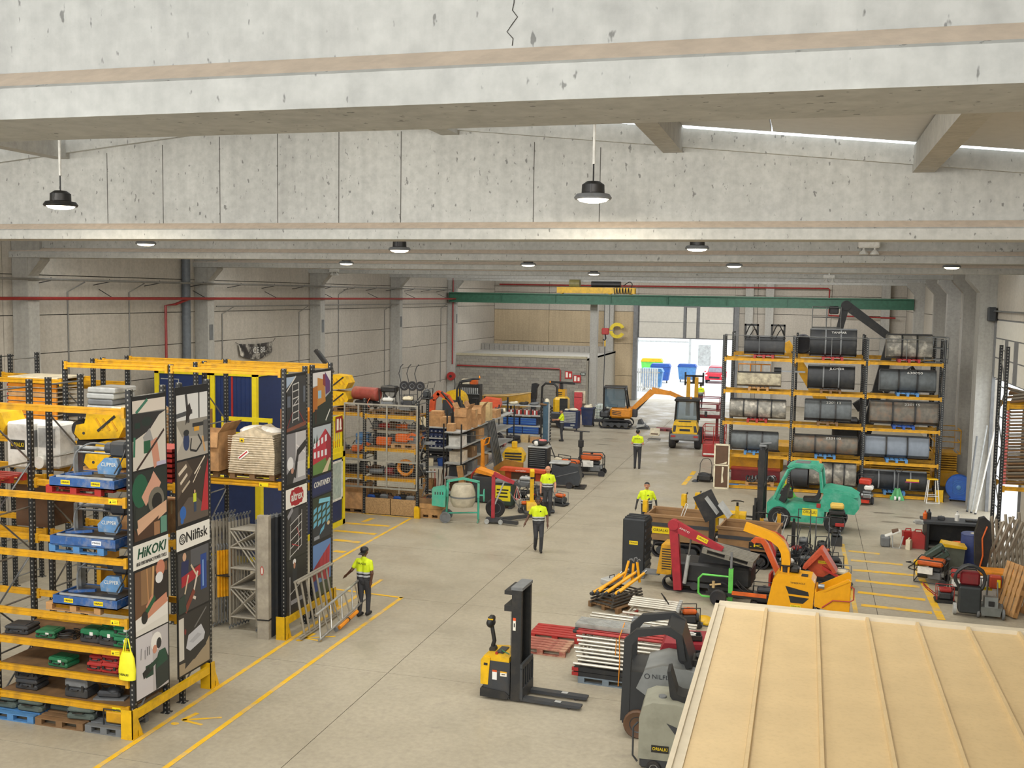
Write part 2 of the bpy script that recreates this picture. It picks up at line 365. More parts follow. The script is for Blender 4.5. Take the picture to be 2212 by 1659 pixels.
def girder(y, zb=9.13, fw=.74, near=False):
    o = struct(ob('roof_beam', [pr([(XL-.2, zb+.2), (XR+.3, zb+.2), (XR+.3, 9.85), (-8.75, 11.42), (XL-.2, 9.85)], y+fw/2-.13, y+fw/2+.13, 'y')], bmn))
    fl_ = [(y, zb), (y+fw, zb), (y+fw, zb+.17), (y+fw/2+.12, zb+.30), (y+fw/2-.12, zb+.30), (y, zb+.17)]
    ob('bottom_flange', [pr(fl_, XL-.2, XR+.3, 'x')], bmn, o)
    ob('flange_shoulder', [pr([(y+.01, zb+.172), (y+fw/2-.14, zb+.306), (y+fw/2-.14, zb+.30), (y+.03, zb+.166)], XL-.2, XR+.3, 'x')], bmf, o)
    for x0, z0, x1, z1 in ((XL-.2, 9.85, -8.75, 11.42), (-8.75, 11.42, XR+.3, 9.85)):
        ob('top_flange', [pr([(x0, z0-.14), (x1, z1-.14), (x1, z1+.16), (x0, z0+.16)], y+fw/2-.24, y+fw/2+.24, 'y')], bmn, o)
    return o
for y in BEAMY:
    gd = girder(y)
    if y == 17.13:
        for u in (232, 352, 475, 600, 732, 866, 1153, 1296): x = AY(u, 400, y+.24).x; ob('form_joint', [bx(x-.006, x+.006, y+.236, y+.241, 9.4, 11.2-abs(x+8.75)*.1)], dk, gd)
struct(ob('crack', [tb([(-1.48+.018*math.sin(i*2.1)+.014*math.sin(i*5.3), 5.177, 9.45+.035*i) for i in range(48)], .0024, 4), tb([(1.02+.02*math.sin(i*1.7)+.016*math.sin(i*4.3), 5.177, 9.7+.035*i) for i in range(40)], .0022, 4)], dk))['label'] = 'hairline cracks running up the nearest roof beam'
rf = thing('ceiling', 'white sandwich-panel roof between the concrete beams', 'ceiling'); del rf['category']; struct(rf)
rm = mat('roof_sheet', '#b9b8b4', .55, var=.05)
def zr(x): return 11.62 - abs(x+8.75)*.0991
bl = BEAMY + [82.6]
for a, b in zip(bl, bl[1:]):
    for x0, x1 in ((XL-.3, -8.75), (-8.75, XR+.4)):
        n = 4
        for k in range(n):
            xa = x0+(x1-x0)*k/n+.012; xb = x0+(x1-x0)*(k+1)/n-.012
            ob('roof_sheet', [pr([(xa, zr(xa)), (xb, zr(xb)), (xb, zr(xb)+.1), (xa, zr(xa)+.1)], a+1.45, min(b+.02, 82.6), 'y')], rm, rf)
    if a < 30:
        for x in (-14.0, -10.1, -6.05, -2.2, 1.65, 5.3):
            ob('purlin', [bx(x-.16, x+.16, a+.4, b+.36, zr(x)-.42, zr(x)-.02)], cm, rf)
ob('eaves_sheet', [bx(XL-.5, XL-.3, -8, 83, 9.4, 11.6), bx(XR+.3, XR+.5, -8, 83, 9.4, 11.6)], rm, rf)
wbk = struct(ob('wall_back', [bx(XL, XR, -8.2, -8, 0, 5.0), bx(XL, XR, -8.2, -8, 9.0, 11.6), bx(XL, -21, -8.2, -8, 5, 9), bx(4.5, XR, -8.2, -8, 5, 9)], wm))  # unseen end wall; its window band is added as a light source for the beams
for k in range(6): ob('mullion', [bx(-21+4.25*k-.08, -21+4.25*k+.08, -8.15, -8.05, 5, 9)], fr, wbk)
lb_ = area('back_fill_light', (-8.25, -7.9, 7.0), 25, 3.9, 1000, (.96, .98, 1), (rad(90), 0, 0))  # added fill lamp behind the camera, brightens the beam fronts
gl = bpy.data.materials.new('rooflight'); gl.use_nodes = True; nt = gl.node_tree; nt.nodes.clear()
o_ = nt.nodes.new('ShaderNodeOutputMaterial'); t_ = nt.nodes.new('ShaderNodeBsdfTransparent'); t_.inputs[0].default_value = (.93, .95, .96, 1); nt.links.new(t_.outputs[0], o_.inputs[0])
for k, y in enumerate(BEAMY):
    w = struct(ob('window_%d' % (k+1), [pr([(XL-.3, zr(XL-.3)+.1), (-8.75, zr(-8.75)+.1), (XR+.4, zr(XR+.4)+.1), (XR+.4, zr(XR+.4)+.108), (-8.75, zr(-8.75)+.108), (XL-.3, zr(XL-.3)+.108)], y-.05, y+1.5, 'y')], gl))
ym = mat('line_yellow', '#dfb022', .6, var=.1, grime='#a39f93', gscale=2.2, gamt=.75)
ymf = mat('line_yellow_worn', '#d3ad4a', .6, var=.12, grime='#a39f93', gscale=3, gamt=.95)
def line(p, q, w, m=ym, label=None):
    p = Vector(p); q = Vector(q); d = (q-p).normalized()*0; n = Vector((-(q-p).y, (q-p).x, 0)).normalized()*w/2
    return ([tuple(p-n+Vector((0, 0, .004))), tuple(q-n+Vector((0, 0, .004))), tuple(q+n+Vector((0, 0, .004))), tuple(p+n+Vector((0, 0, .004)))], [(0, 1, 2, 3)])
def fline(name, label, segs, w=.1, m=ym):
    o = tag(ob(name, [line(F(*a), F(*b), w, m) for a, b in segs], m), label, 'floor marking'); return o
E2 = None
def L3(name, label, segs, w=.1, m=ym): return tag(ob(name, [line((a[0], a[1], 0), (b[0], b[1], 0), w) for a, b in segs], m), label, 'floor marking')
L3('floor_line', 'long yellow walkway line nearest the poster racks', [((-11.42, 8), (-11.42, 27.2))], .11)
L3('floor_line', 'long yellow walkway line on the open floor side, turning in at its far end', [((-10.36, 8), (-10.22, 25.75)), ((-10.18, 25.72), (-13.0, 25.95))], .11)
L3('floor_line', 'yellow line bordering the hatched bay in front of the blue and yellow container', [((-13.6, 26.4), (-13.6, 35.2)), ((-13.6, 35.2), (-16.6, 35.3))], .11)
for k, (a, b) in enumerate((((722, 1190), (745, 1193)), ((722, 1166), (777, 1172)), ((722, 1146), (812, 1154)), ((745, 1130), (842, 1137)))):
    fline('hatch_bar', ('shortest', 'second shortest', 'second longest', 'longest')[k] + ' yellow cross bar of the hatched bay before the blue container', [(a, b)], .24)
fline('hatch_bar', 'slanting yellow bar at the far end of the hatched bay', [((784, 1128), (806, 1119))], .2)
def arrow(c, s, label):
    g = [line((c[0]-.33*s, c[1]-.12*s, 0), (c[0]+.28*s, c[1]+.2*s, 0), .07*s), line((c[0]-.33*s, c[1]-.12*s, 0), (c[0]-.25*s, c[1]+.24*s, 0), .1*s), line((c[0]-.33*s, c[1]-.12*s, 0), (c[0]+.12*s, c[1]-.2*s, 0), .07*s)]
    el_ = [(c[0]-.37*s+.08*s*math.cos(t*PI/5), c[1]-.3*s+.06*s*math.sin(t*PI/5), .004) for t in range(10)]
    g.append((el_, [tuple(range(10))])); tag(ob('walkway_symbol', g, ym), label, 'floor marking')
p = F(437, 1555); arrow((p.x, p.y), 1.05, 'small yellow walking-figure mark on the floor beside the power tool posters')
p = F(692, 1378); arrow((p.x, p.y), 1.05, 'small yellow walking-figure mark on the floor beside the held ladder')
fline('floor_line', 'worn yellow line along the outer side of the right hatched bay', [((2034, 1339), (1980, 1228))], .2)
fline('floor_line', 'faded yellow line along the machine side of the right hatched bay', [((1820, 1175), (1850, 1330))], .12, ymf)
hb = [((1833, 1190), (1900, 1197)), ((1838, 1210), (1950, 1220)), ((1842, 1231), (1977, 1243)), ((1848, 1254), (1987, 1268)), ((1853, 1279), (1999, 1296)), ((1860, 1307), (2013, 1324))]
for k, q in enumerate(hb): fline('hatch_bar', ('farthest', 'second farthest', 'third farthest', 'third nearest', 'second nearest', 'nearest')[k] + ' yellow cross bar of the hatched bay right of the chipper', [q], .24, ymf if k < 2 else ym)
fline('floor_line', 'short yellow dashes on the floor left of the bucket rack', [((1476, 1048), (1492, 1029)), ((1494, 1026), (1500, 1018))], .2)
ORD = ['first', 'second', 'third', 'fourth', 'fifth', 'sixth', 'seventh', 'eighth', 'ninth', 'tenth']
def postmat(key, base, hole):
    if key in MATS: return MATS[key]
    m = mat(key, base, .5, var=.1); nt = m.node_tree; N = nt.nodes; L = nt.links
    b = N['Principled BSDF']; src = b.inputs['Base Color'].links[0].from_socket
    tc = N.new('ShaderNodeTexCoord'); se = N.new('ShaderNodeSeparateXYZ'); L.new(tc.outputs['Object'], se.inputs[0])
    def mth(op, a, bb):
        n = N.new('ShaderNodeMath'); n.operation = op
        for i, q in enumerate((a, bb)):
            if isinstance(q, (int, float)): n.inputs[i].default_value = q
            elif q is not None: L.new(q, n.inputs[i])
        return n.outputs[0]
    zz = mth('LESS_THAN', mth('FRACT', mth('MULTIPLY', se.outputs['Z'], 11.), None), .36)
    xx = mth('LESS_THAN', mth('ABSOLUTE', mth('SUBTRACT', mth('ABSOLUTE', se.outputs['X'], None), .0), None), .014)
    yy = mth('LESS_THAN', mth('ABSOLUTE', se.outputs['Y'], None), .014)
    k = mth('MULTIPLY', zz, mth('MAXIMUM', xx, yy))
    mx = N.new('ShaderNodeMixRGB'); L.new(k, mx.inputs['Fac']); L.new(src, mx.inputs['Color1']); mx.inputs['Color2'].default_value = (*rgb(hole), 1)
    L.new(mx.outputs['Color'], b.inputs['Base Color']); return m
_pm = {}
def post(h, parent, loc, w=.1, m=None):
    k = (h, w)
    if k not in _pm:
        g = [bx(-w/2, w/2, -w*.42, w*.42, .0, h), bx(-w*.9, w*.9, -w*.8, w*.8, 0, .012)]
        _pm[k] = mesh('upright', g); _pm[k].materials.append(m or postmat('post_black', '#202224', '#8f8e88'))
    return ob('upright', _pm[k], None, parent, loc)
def frame_brace(parent, x, y0, y1, h, base=(0, 0, 0)):
    z = .25; k = 0
    while z+.9 < h+.05:
        ob('strut', [cy((x, y0, z), (x, y1, z), .018, n=6)], 'steel', parent)
        a, b = (y0, y1) if k % 2 == 0 else (y1, y0)
        ob('brace', [cy((x, a, z), (x, b, z+.9), .018, n=6)], 'steel', parent); z += .9; k += 1
    ob('strut', [cy((x, y0, h-.15), (x, y1, h-.15), .018, n=6)], 'steel', parent)
_bm = {}
def rbeam(parent, x0, x1, y, z, m='dyel', h=.12):
    k = (round(x1-x0, 3), h, m)
    if k not in _bm:
        w = x1-x0
        _bm[k] = mesh('shelf_beam', [pr([(-.03, -h/2), (.03, -h/2), (.03, h/2), (-.03, h/2), (-.03, h*.2), (-.02, h*.14), (-.02, -h*.14), (-.03, -h*.2)], 0, w, 'x'), bx(-.005, .06, -.04, .02, -h*.9, h*.7), bx(w-.06, w+.005, -.04, .02, -h*.9, h*.7)])
        _bm[k].materials.append(m_(m))
    return ob('shelf_beam', _bm[k], None, parent, (x0, y, z))
def rack(name, label, xs, y0, y1, h, bays, group=None, deck=None, fo=()):
    o = thing(name, label, 'rack', (xs[0], y0, 0), 0, group); X0, Y0 = xs[0], y0
    for x in xs:
        hh = h if not isinstance(h, dict) else h.get(x, 6.34)
        post(hh, o, (x-X0, .05, 0)); post(hh, o, (x-X0, y1-y0-.05, 0)); frame_brace(o, x-X0, .05, y1-y0-.05, hh)
    for i, lv_ in bays.items():
        a, b = sorted((xs[i], xs[i+1]))
        for z in lv_:
            for yy in ((0, y1-y0) if z not in fo else (0,)): rbeam(o, a-X0+.05, b-X0-.05, yy if yy else .0, z-.06)
            if deck and z in deck: ob('deck', [bx(a-X0+.06, b-X0-.06, .04, y1-y0-.04, z-.035, z-.01)], 'dwood', o)
    return o
_pal = {}
def pallet(label, loc, rz=0, m='wood', group=None, L=1.2, Wd=.8):
    k = (m, L, Wd)
    if k not in _pal:
        o = thing('pallet', label, 'pallet', loc, rz)
        n = 5 if Wd < .95 else 7
        tb_ = mesh('top_board', [bx(-L/2, L/2, -.06, .06, .122, .144)]); tb_.materials.append(m_(m))
        cr = mesh('cross_board', [bx(-.07, .07, -Wd/2, Wd/2, .1, .122)]); cr.materials.append(m_(m))
        bb = mesh('bottom_board', [bx(-L/2, L/2, -.05, .05, 0, .022)]); bb.materials.append(m_(m))
        bl_ = mesh('block', [bx(-.07, .07, -.05, .05, .022, .1)]); bl_.materials.append(m_(m))
        for i in range(n): ob('top_board', tb_, None, o, (0, -Wd/2+.06+i*(Wd-.12)/(n-1), 0))
        for x in (-L/2+.07, 0, L/2-.07):
            ob('cross_board', cr, None, o, (x, 0, 0))
            for y in (-Wd/2+.05, 0, Wd/2-.05): ob('block', bl_, None, o, (x, y, 0))
        for y in (-Wd/2+.05, 0, Wd/2-.05): ob('bottom_board', bb, None, o, (0, y, 0))
        _pal[k] = o
        if group: o['group'] = group
        return o
    c = copy_tree(_pal[k], None, loc, rz, label)
    if group: c['group'] = group
    elif 'group' in c: del c['group']
    return c
def carton(label, loc, d, rz=0, m='card', open_=False, tape=True, name='carton'):
    x, y, z = d; o = thing(name, label, 'box', loc, rz)
    if open_:
        t = .012
        ob('body', [bx(-x/2, x/2, -y/2, -y/2+t, 0, z), bx(-x/2, x/2, y/2-t, y/2, 0, z), bx(-x/2, -x/2+t, -y/2+t, y/2-t, 0, z), bx(x/2-t, x/2, -y/2+t, y/2-t, 0, z), bx(-x/2, x/2, -y/2, y/2, 0, t)], m, o)
        ob('flap', [xf(bx(-x/2, x/2, -.006, .006, -z*.38, 0), (0, -y/2-.01, z), (rad(-8), 0, 0))], m, o)
        ob('flap', [xf(bx(-.006, .006, -y/2, y/2, 0, z*.3), (-x/2, 0, z), (0, rad(-28), 0))], m, o)
        ob('flap', [xf(bx(-.006, .006, -y/2, y/2, 0, z*.3), (x/2, 0, z), (0, rad(35), 0))], m, o)
    else:
        ob('body', [bx(-x/2, x/2, -y/2, y/2, 0, z)], m, o)
        if tape: ob('tape', [bx(-x/2-.001, x/2+.001, -.03, .03, z*.6, z+.002)], 'tan', o)
        ob('lid_seam', [bx(-x/2-.001, x/2+.001, -.003, .003, z-.0005, z+.003)], 'dwood', o)
    return o
def case(label, loc, d, rz=0, m='grn', lid=None, group=None, trim='blk', lab=True):
    x, y, z = d; o = thing('tool_case', label, 'case', loc, rz, group)
    ob('tray', [rb(-x/2, x/2, -y/2, y/2, 0, z*.52, min(.03, z*.15))], m, o)
    ob('lid', [rb(-x/2, x/2, -y/2, y/2, z*.54, z, min(.035, z*.16)), bx(-x*.3, x*.3, -y*.3, y*.3, z, z+.008)], lid or m, o)
    ob('handle', [tb([(-.07, -y/2, z*.45), (-.07, -y/2-.03, z*.45), (.07, -y/2-.03, z*.45), (.07, -y/2, z*.45)], .011)], trim, o)
    for s in (-1, 1): ob('latch', [bx(s*x*.33-.025, s*x*.33+.025, -y/2-.012, -y/2, z*.38, z*.7)], trim, o)
    if lab: ob('label_plate', [bx(x*.05, x*.22, -y/2-.004, -y/2, z*.6, z*.85)], 'wht', o)
    return o
def bigtube(pts, r): return tb(pts, r, 10)
def arc(cx, cz, R, a0, a1, n=8): return [(cx+R*math.cos(rad(a0+(a1-a0)*i/n)), cz+R*math.sin(rad(a0+(a1-a0)*i/n))) for i in range(n+1)]
def engine(parent, loc, s=1., tank='wht', block='dgry', rz=0):
    e = ob('engine', [rb(-.17*s, .17*s, -.14*s, .14*s, 0, .2*s, .03*s), cy((-.17*s, 0, .12*s), (-.24*s, 0, .12*s), .11*s, n=12)], block, parent, loc, rz)
    ob('fuel_tank', [rb(-.19*s, .16*s, -.13*s, .13*s, .21*s, .33*s, .04*s), cy((0, 0, .33*s), (0, 0, .36*s), .04*s)], tank, e)
    ob('muffler', [cy((.2*s, -.1*s, .15*s), (.2*s, .1*s, .15*s), .06*s)], 'steel', e)
    return e
def plate_machine(name, label, loc, rz, body='blk', tank='wht', frame='gry', s=1., handle_h=.95, wheels=True):
    o = thing(name, label, 'machine', loc, rz)
    ob('base_plate', [pr([(-.3*s, .05*s), (-.22*s, 0), (.22*s, 0), (.3*s, .05*s), (.28*s, .1*s), (-.28*s, .1*s)], -.2*s, .2*s, 'y')], body, o)
    engine(o, (0, 0, .11*s), s, tank)
    for y in (-.18*s, .18*s): ob('guard_hoop', [tb([(-.24*s, y, .1*s), (-.24*s, y, .5*s), (.24*s, y, .5*s), (.24*s, y, .1*s)], .014*s)], frame, o)
    ob('handle', [tb([(.26*s, -.17*s, .2*s), (.5*s, -.17*s, handle_h*.75), (.62*s, -.17*s, handle_h), (.62*s, .17*s, handle_h), (.5*s, .17*s, handle_h*.75), (.26*s, .17*s, .2*s)], .016*s)], frame, o)
    if wheels:
        for y in (-.22*s, .22*s): ob('wheel', [wheel((.2*s, y, .08*s), .08*s, .05*s, 'y')], 'rub', o)
    return o
def generator(label, loc, rz=0, tank='org', fr='blk', s=1.):
    o = thing('generator', label, 'generator', loc, rz)
    a, b, h = .36*s, .27*s, .62*s
    ob('tube_frame', [tb([(-a, y, .05), (-a, y, h*.85), (-a*.8, y, h), (a*.8, y, h), (a, y, h*.85), (a, y, .05)], .017*s, closed=True) for y in (-b, b)] + [cy((x, -b, z), (x, b, z), .015*s, n=6) for x in (-a, a) for z in (.06, h*.5, h*.84)] , fr, o)
    tk = ob('fuel_tank', [rb(-a*.85, a*.85, -b*.85, b*.85, h*.74, h*.98, .04*s)], tank, o); ob('filler_cap', [cy((0, 0, h*.98), (0, 0, h*1.03), .04*s)], 'blk', tk)
    engine(o, (.1*s, 0, .1*s), .95*s, 'dgry', 'gry')
    ob('alternator', [cy((-.3*s, 0, .22*s), (-.08*s, 0, .22*s), .13*s, n=14)], 'dgry', o)
    ob('control_panel', [bx(-a*.8, a*.2, -b*.95, -b*.8, h*.42, h*.70)], 'wht', o)
    for y in (-b-.05, b+.05): ob('wheel', [wheel((a*.9, y, .1), .1*s, .05*s, 'y')], 'rub', o)
    return o
def ladderlike(w, h, rungs, r=.022, brace=True):
    legs = [[cy((s*w/2, 0, 0), (s*w/2, 0, h), r, n=8)] for s in (-1, 1)]
    rg = [cy((-w/2, 0, h*(i+.6)/(rungs)), (w/2, 0, h*(i+.6)/rungs), r*.75, n=6) for i in range(rungs)]
    return legs, rg
def beacon(parent, loc, m='ornge'):
    b = ob('beacon', [la([(.05, 0), (.05, .03), (.045, .03), (.04, .1), (.02, .13), (.001, .135)], 12)], m, parent, loc); return b
def track(parent, c, L, Hh, w, name='crawler_track', m='rub'):
    x, y, z = c; r = Hh/2
    out = [(x-L/2+r+a[0], z+a[1]) for a in []]
    loop = [(x+L/2-r+r*math.cos(t), z+r+r*math.sin(t)) for t in [rad(-90+18*i) for i in range(11)]] + [(x-L/2+r+r*math.cos(t), z+r+r*math.sin(t)) for t in [rad(90+18*i) for i in range(11)]]
    inn = [(x+(p[0]-x)*(1-.09*Hh/L*2), z+r+(p[1]-z-r)*.8) for p in loop]
    g = []; n = len(loop); v = []; f = []
    for p in (loop, inn):
        for yy in (y-w/2, y+w/2): v += [(q[0], yy, q[1]) for q in p]
    for i in range(n):
        j = (i+1) % n
        f += [(i, j, n+j, n+i), (2*n+i, 3*n+i, 3*n+j, 2*n+j), (i, 2*n+i, 2*n+j, j), (n+i, n+j, 3*n+j, 3*n+i)]
    o = ob(name, [(v, f)], m, parent)
    for k in range(4): ob('roller', [cy((x-L*.32+L*.213*k, y-w*.4, z+r*.9), (x-L*.32+L*.213*k, y+w*.4, z+r*.9), r*.55, n=12)], 'dgry', o)
    ob('track_frame', [bx(x-L*.36, x+L*.36, y-w*.3, y+w*.3, z+r*.8, z+r*1.35)], 'dgry', o)
    return o
def hose(parent, pts, r=.015, m='blk', name='hose'):
    P = [Vector(p) for p in pts]; out = []
    for i in range(len(P)-1):
        a = P[max(i-1, 0)]; b = P[i]; c = P[i+1]; d = P[min(i+2, len(P)-1)]
        for k in range(5):
            t = k/5; out.append(.5*((2*b)+(c-a)*t+(2*a-5*b+4*c-d)*t*t+(3*b-a-3*c+d)*t**3))
    out.append(P[-1]); return ob(name, [tb(out, r, 6)], m, parent)
def coil(c, R, r, turns, pitch=0, ax='z', n=14):
    pts = []
    for i in range(int(turns*n)+1):
        a = 2*PI*i/n; h = pitch*i/n; rr = R*(1+.04*math.sin(i*1.7))
        q = {'z': (rr*math.cos(a), rr*math.sin(a), h), 'y': (rr*math.cos(a), h, rr*math.sin(a)), 'x': (h, rr*math.cos(a), rr*math.sin(a))}[ax]
        pts.append((c[0]+q[0], c[1]+q[1], c[2]+q[2]))
    return tb(pts, r, 6)
QS = .973
def qz(*a): return [z*QS+.2214 for z in a]
_before = set(bpy.data.objects)
RX = [x*QS for x in (-12.0, -15.1, -18.2, -21.2)]
lv1 = qz(5.98, 4.29, 3.14, 1.98, 1.39, .84, .28)
rack('pallet_rack', 'tall black and yellow rack row nearest the camera, filled with saws and tool cases', RX, 16.5*QS, 17.65*QS, 6.39, {0: lv1, 1: lv1[:4], 2: lv1[:3]}, deck=lv1[4:], fo=lv1[:1])
rack('pallet_rack', 'second rack row, back to back with the nearest one', RX, 18.1*QS, 19.2*QS, 6.39, {0: qz(4.29, 3.14, 1.6), 1: qz(4.29, 3.14), 2: qz(4.29)})
rack('pallet_rack', 'third rack row holding scaffold frames below and wrapped cartons above', RX, 22.45*QS, 23.65*QS, 6.39, {0: qz(6.3, 3.57), 1: qz(6.3, 4.29, 1.8), 2: qz(5.85, 4.29)})
rack('pallet_rack', 'fourth rack row behind the scaffold frames, with top beams left empty', RX, 23.95*QS, 25.1*QS, 6.39, {0: qz(6.3, 3.3), 1: qz(6.3, 3.9), 2: qz(5.6, 3.3)})
def guard(y0, y1, label):
    o = thing('rack_guard', label, 'guard rail', (-11.95, y0, 0))
    L_ = y1-y0
    for y in (0, L_):
        ob('guard_shoe', [bx(-.12, .12, y-.09, y-.075, 0, .55), bx(-.12, .12, y+.075, y+.09, 0, .12), pr([(y-.09, 0), (y+.22, 0), (y+.20, .08), (y+.1, .3), (y+.06, .55), (y-.09, .55)], .105, .12, 'x'), bx(-.12, .14, y-.1, y+.22, 0, .012)], 'yel', o)
    ob('rail', [bx(.02, .1, .1, L_+.08, .33, .48)], 'yel', o)
    return o
guard(16.35, 18.95, 'yellow floor guard rail below the power tool and cleaning posters')
guard(22.3, 24.9, 'yellow floor guard rail below the scaffold and container posters')
PX = -11.925
def board(y0, y1, z0, z1, label):
    o = thing('poster_board', label, 'poster', (PX, y0, z0))
    o.scale = (QS,)*3
    ob('panel', [bx(-.02, 0, 0, y1-y0, 0, z1-z0)], mat('poster_black', '#17181a', .5), o)
    return o
def pic(o, w, z0, z1, polys, name='picture', m=.035):
    ww = w-2*m; hh = z1-z0
    return flat(o, name, [(h, [(m+x*ww, z0+y*hh) for x, y in p]) for h, p in polys], None, (.003, 0, 0), FX)
BGf = rc(0, 0, 1, 1)
o = board(16.5, 17.6, .38, 6.2, 'tall power tool poster board with green drills on the nearest rack end'); w = 1.1
pic(o, w, 4.43, 5.74, [('#8d8a84', BGf), ('#d9cfc4', rc(0, .82, 1, 1)), ('#3e7a63', sk((.1, .82), (.45, 1), .05)), ('#2b2a2b', [(0, .42), (.75, .55), (1, .8), (0, .82)]), ('#cfc9be', [(0, 0), (1, 0), (1, .8), (.8, .75), (.5, .55), (0, .42)]), ('#20302b', el(.42, .68, .16, .07)), ('#17352b', rc(.06, .6, .22, .68)), ('#9a9a9a', sk((.4, .52), (.55, .25), .24)), ('#1f5a3c', rc(.32, .22, .52, .40)), ('#c98f78', sk((.62, .4), (.72, 0), .2)), ('#3a2a24', sk((.1, 0), (.95, .52), .04)), ('#37755c', sk((.03, .2), (.05, .48), .06)), ('#b8b2c8', rc(.7, 0, 1, .06))])
pic(o, w, 3.09, 4.39, [('#232b28', BGf), ('#1e5a41', el(.2, .72, .24, .25)), ('#cf9c86', sk((.3, .55), (.6, .8), .2)), ('#cf9c86', sk((.55, .9), (.78, .7), .17)), ('#6f6b60', el(.68, .52, .25, .2)), ('#1a1b1c', el(.7, .5, .16, .13)), ('#2b332f', rc(.05, .28, .4, .48)), ('#cfa78a', [(0, .3), (.1, .3), (1, .48), (1, .4), (.12, .14), (.1, .3)]), ('#d2a98c', [(.08, .18), (1, .44), (1, .30), (.12, .05)]), ('#4c3425', [(0, 0), (.62, 0), (.75, .28), (.1, .08), (0, .2)]), ('#9c7352', rc(.6, 0, .78, .2)), ('#5c8d7c', rc(.8, 0, 1, .25))])
lg = pic(o, w, 2.55, 3.02, [('#e4e2da', BGf)], 'logo_band', -.01)
text('HiKOKI', .27, mat('logo_green', '#0f4a34', .5), o, (.008, .56, 2.83), FX, width=.92, shear=.22, bold=.02)
text('HIGH PERFORMANCE POWER TOOLS', .1, 'blk', o, (.008, .56, 2.64), FX, width=.96)
pic(o, w, 1.27, 2.5, [('#6d4f38', BGf), ('#8b6a4a', rc(.18, .45, .5, 1)), ('#c39d6b', sk((.5, .3), (.56, 1), .06)), ('#b98a5c', sk((.4, .4), (.36, 1), .03)), ('#2a2423', [(.62, .9), (1, .85), (1, .3), (.62, .3), (.55, .55)]), ('#c47f66', el(.78, .92, .14, .14)), ('#dfe0e2', el(.74, .78, .12, .09)), ('#e2dfda', [(0, .0), (1, .0), (1, .4), (.4, .32), (0, .26)]), ('#c98a70', sk((.35, .28), (.98, .42), .16)), ('#c98a70', sk((.35, .36), (.55, .52), .12)), ('#1d5a3b', sk((.28, .28), (.6, .5), .09)), ('#232425', el(.27, .24, .1, .1)), ('#d9d6d0', [(0, .0), (1, .0), (1, .14), (0, .08)])])
pic(o, w, .03, 1.24, [('#b9b5b8', BGf), ('#c9c6cb', rc(0, 0, .5, 1)), ('#2b3433', [(.6, 0), (1, .05), (1, .45), (.9, .62), (.68, .6), (.58, .4)]), ('#1f4a3a', [(.6, .34), (.98, .4), (.9, .62), (.7, .62)]), ('#e8e6e2', el(.62, .8, .17, .15)), ('#26282a', el(.7, .75, .08, .09)), ('#c98f78', el(.57, .68, .07, .07)), ('#1c3f32', rc(.28, .28, .52, .48)), ('#202426', sk((.2, .34), (.5, .44), .12)), ('#1c3f32', sk((.4, .42), (.68, .5), .08)), ('#9a979c', sk((.14, .62), (.16, .8), .03)), ('#9a979c', sk((.27, .6), (.27, .75), .03)), ('#c6c3c8', rc(.3, .62, .42, .8)), ('#2b2d2e', rc(.33, .64, .35, .78)), ('#2b2d2e', rc(.38, .64, .40, .78))])
o = board(17.9, 19.08, .34, 6.26, 'tall floor cleaning poster board with vacuum and sweeper pictures on the second rack end'); w = 1.18
pic(o, w, 4.46, 5.76, [('#8f8a80', BGf), ('#d6d6d4', rc(0, .6, 1, 1)), ('#3b3a39', sk((.3, 1), (.38, .55), .07)), ('#3b3a39', sk((.72, 1), (.72, .6), .04)), ('#4a4b4d', sk((0, .68), (.5, .72), .07)), ('#2a2422', [(.28, .52), (.48, .72), (.42, .86), (.32, .8)]), ('#a7a197', [(0, 0), (1, 0), (1, .3), (0, .36)]), ('#bdb6aa', [(.0, .1), (.2, .3), (0, .55)]), ('#26365f', el(.3, .26, .1, .14)), ('#26282a', el(.3, .4, .09, .05)), ('#d29a34', rc(.55, .4, .72, .48)), ('#2a2a2b', sk((.5, .5), (.85, .5), .06)), ('#2a2a2b', sk((.42, .12), (.62, .08), .035)), ('#2a2a2b', sk((.62, .08), (.8, .2), .035)), ('#2a2a2b', sk((.8, .2), (.68, .34), .035)), ('#2a2a2b', sk((.42, .12), (.46, .3), .035)), ('#c59a66', sk((.9, .05), (.82, .3), .05)), ('#5b5a58', rc(.86, .2, 1, .55))])
pic(o, w, 3.14, 4.42, [('#3a3028', BGf), ('#54483c', [(0, .4), (.5, .8), (.3, 1), (0, 1)]), ('#cfc2ae', sk((.05, .8), (.3, .92), .06)), ('#cfc2ae', sk((.1, .65), (.32, .78), .05)), ('#b9ab96', sk((.15, .52), (.4, .66), .04)), ('#d9cdb9', sk((.55, .75), (.9, 1), .03)), ('#d9cdb9', sk((.5, .62), (.75, .85), .02)), ('#5a5048', [(0, 0), (1, 0), (1, .12), (.6, .38), (.35, .4), (0, .2)]), ('#b02a33', [(.75, .12), (1, .1), (1, .95), (.9, .7)]), ('#2b62ad', el(.17, .18, .1, .11)), ('#2b62ad', el(.14, .06, .05, .05)), ('#c6cf3a', rc(.5, .3, .6, .44)), ('#31415a', rc(.52, .14, .6, .3)), ('#caa27e', el(.55, .47, .025, .03))])
pic(o, w, 2.62, 3.06, [('#e6e4dd', BGf)], 'logo_band', -.01)
text('Nilfisk', .3, 'blk', o, (.008, .70, 2.84), FX, width=.78, bold=.012)
ob('logo_ring', [tb([(.1*math.cos(PI/12*i), .1*math.sin(PI/12*i), 0) for i in range(24)], .011, 5, True)] + [tb([(.1*math.cos(PI/3*k), .1*math.sin(PI/3*k), 0), (.05*math.cos(PI/3*k+.9), .05*math.sin(PI/3*k+.9), 0), (.02*math.cos(PI/3*k+1.8), .02*math.sin(PI/3*k+1.8), 0)], .006, 4) for k in range(6)], 'blk', o, (.006, .19, 2.84), FX)
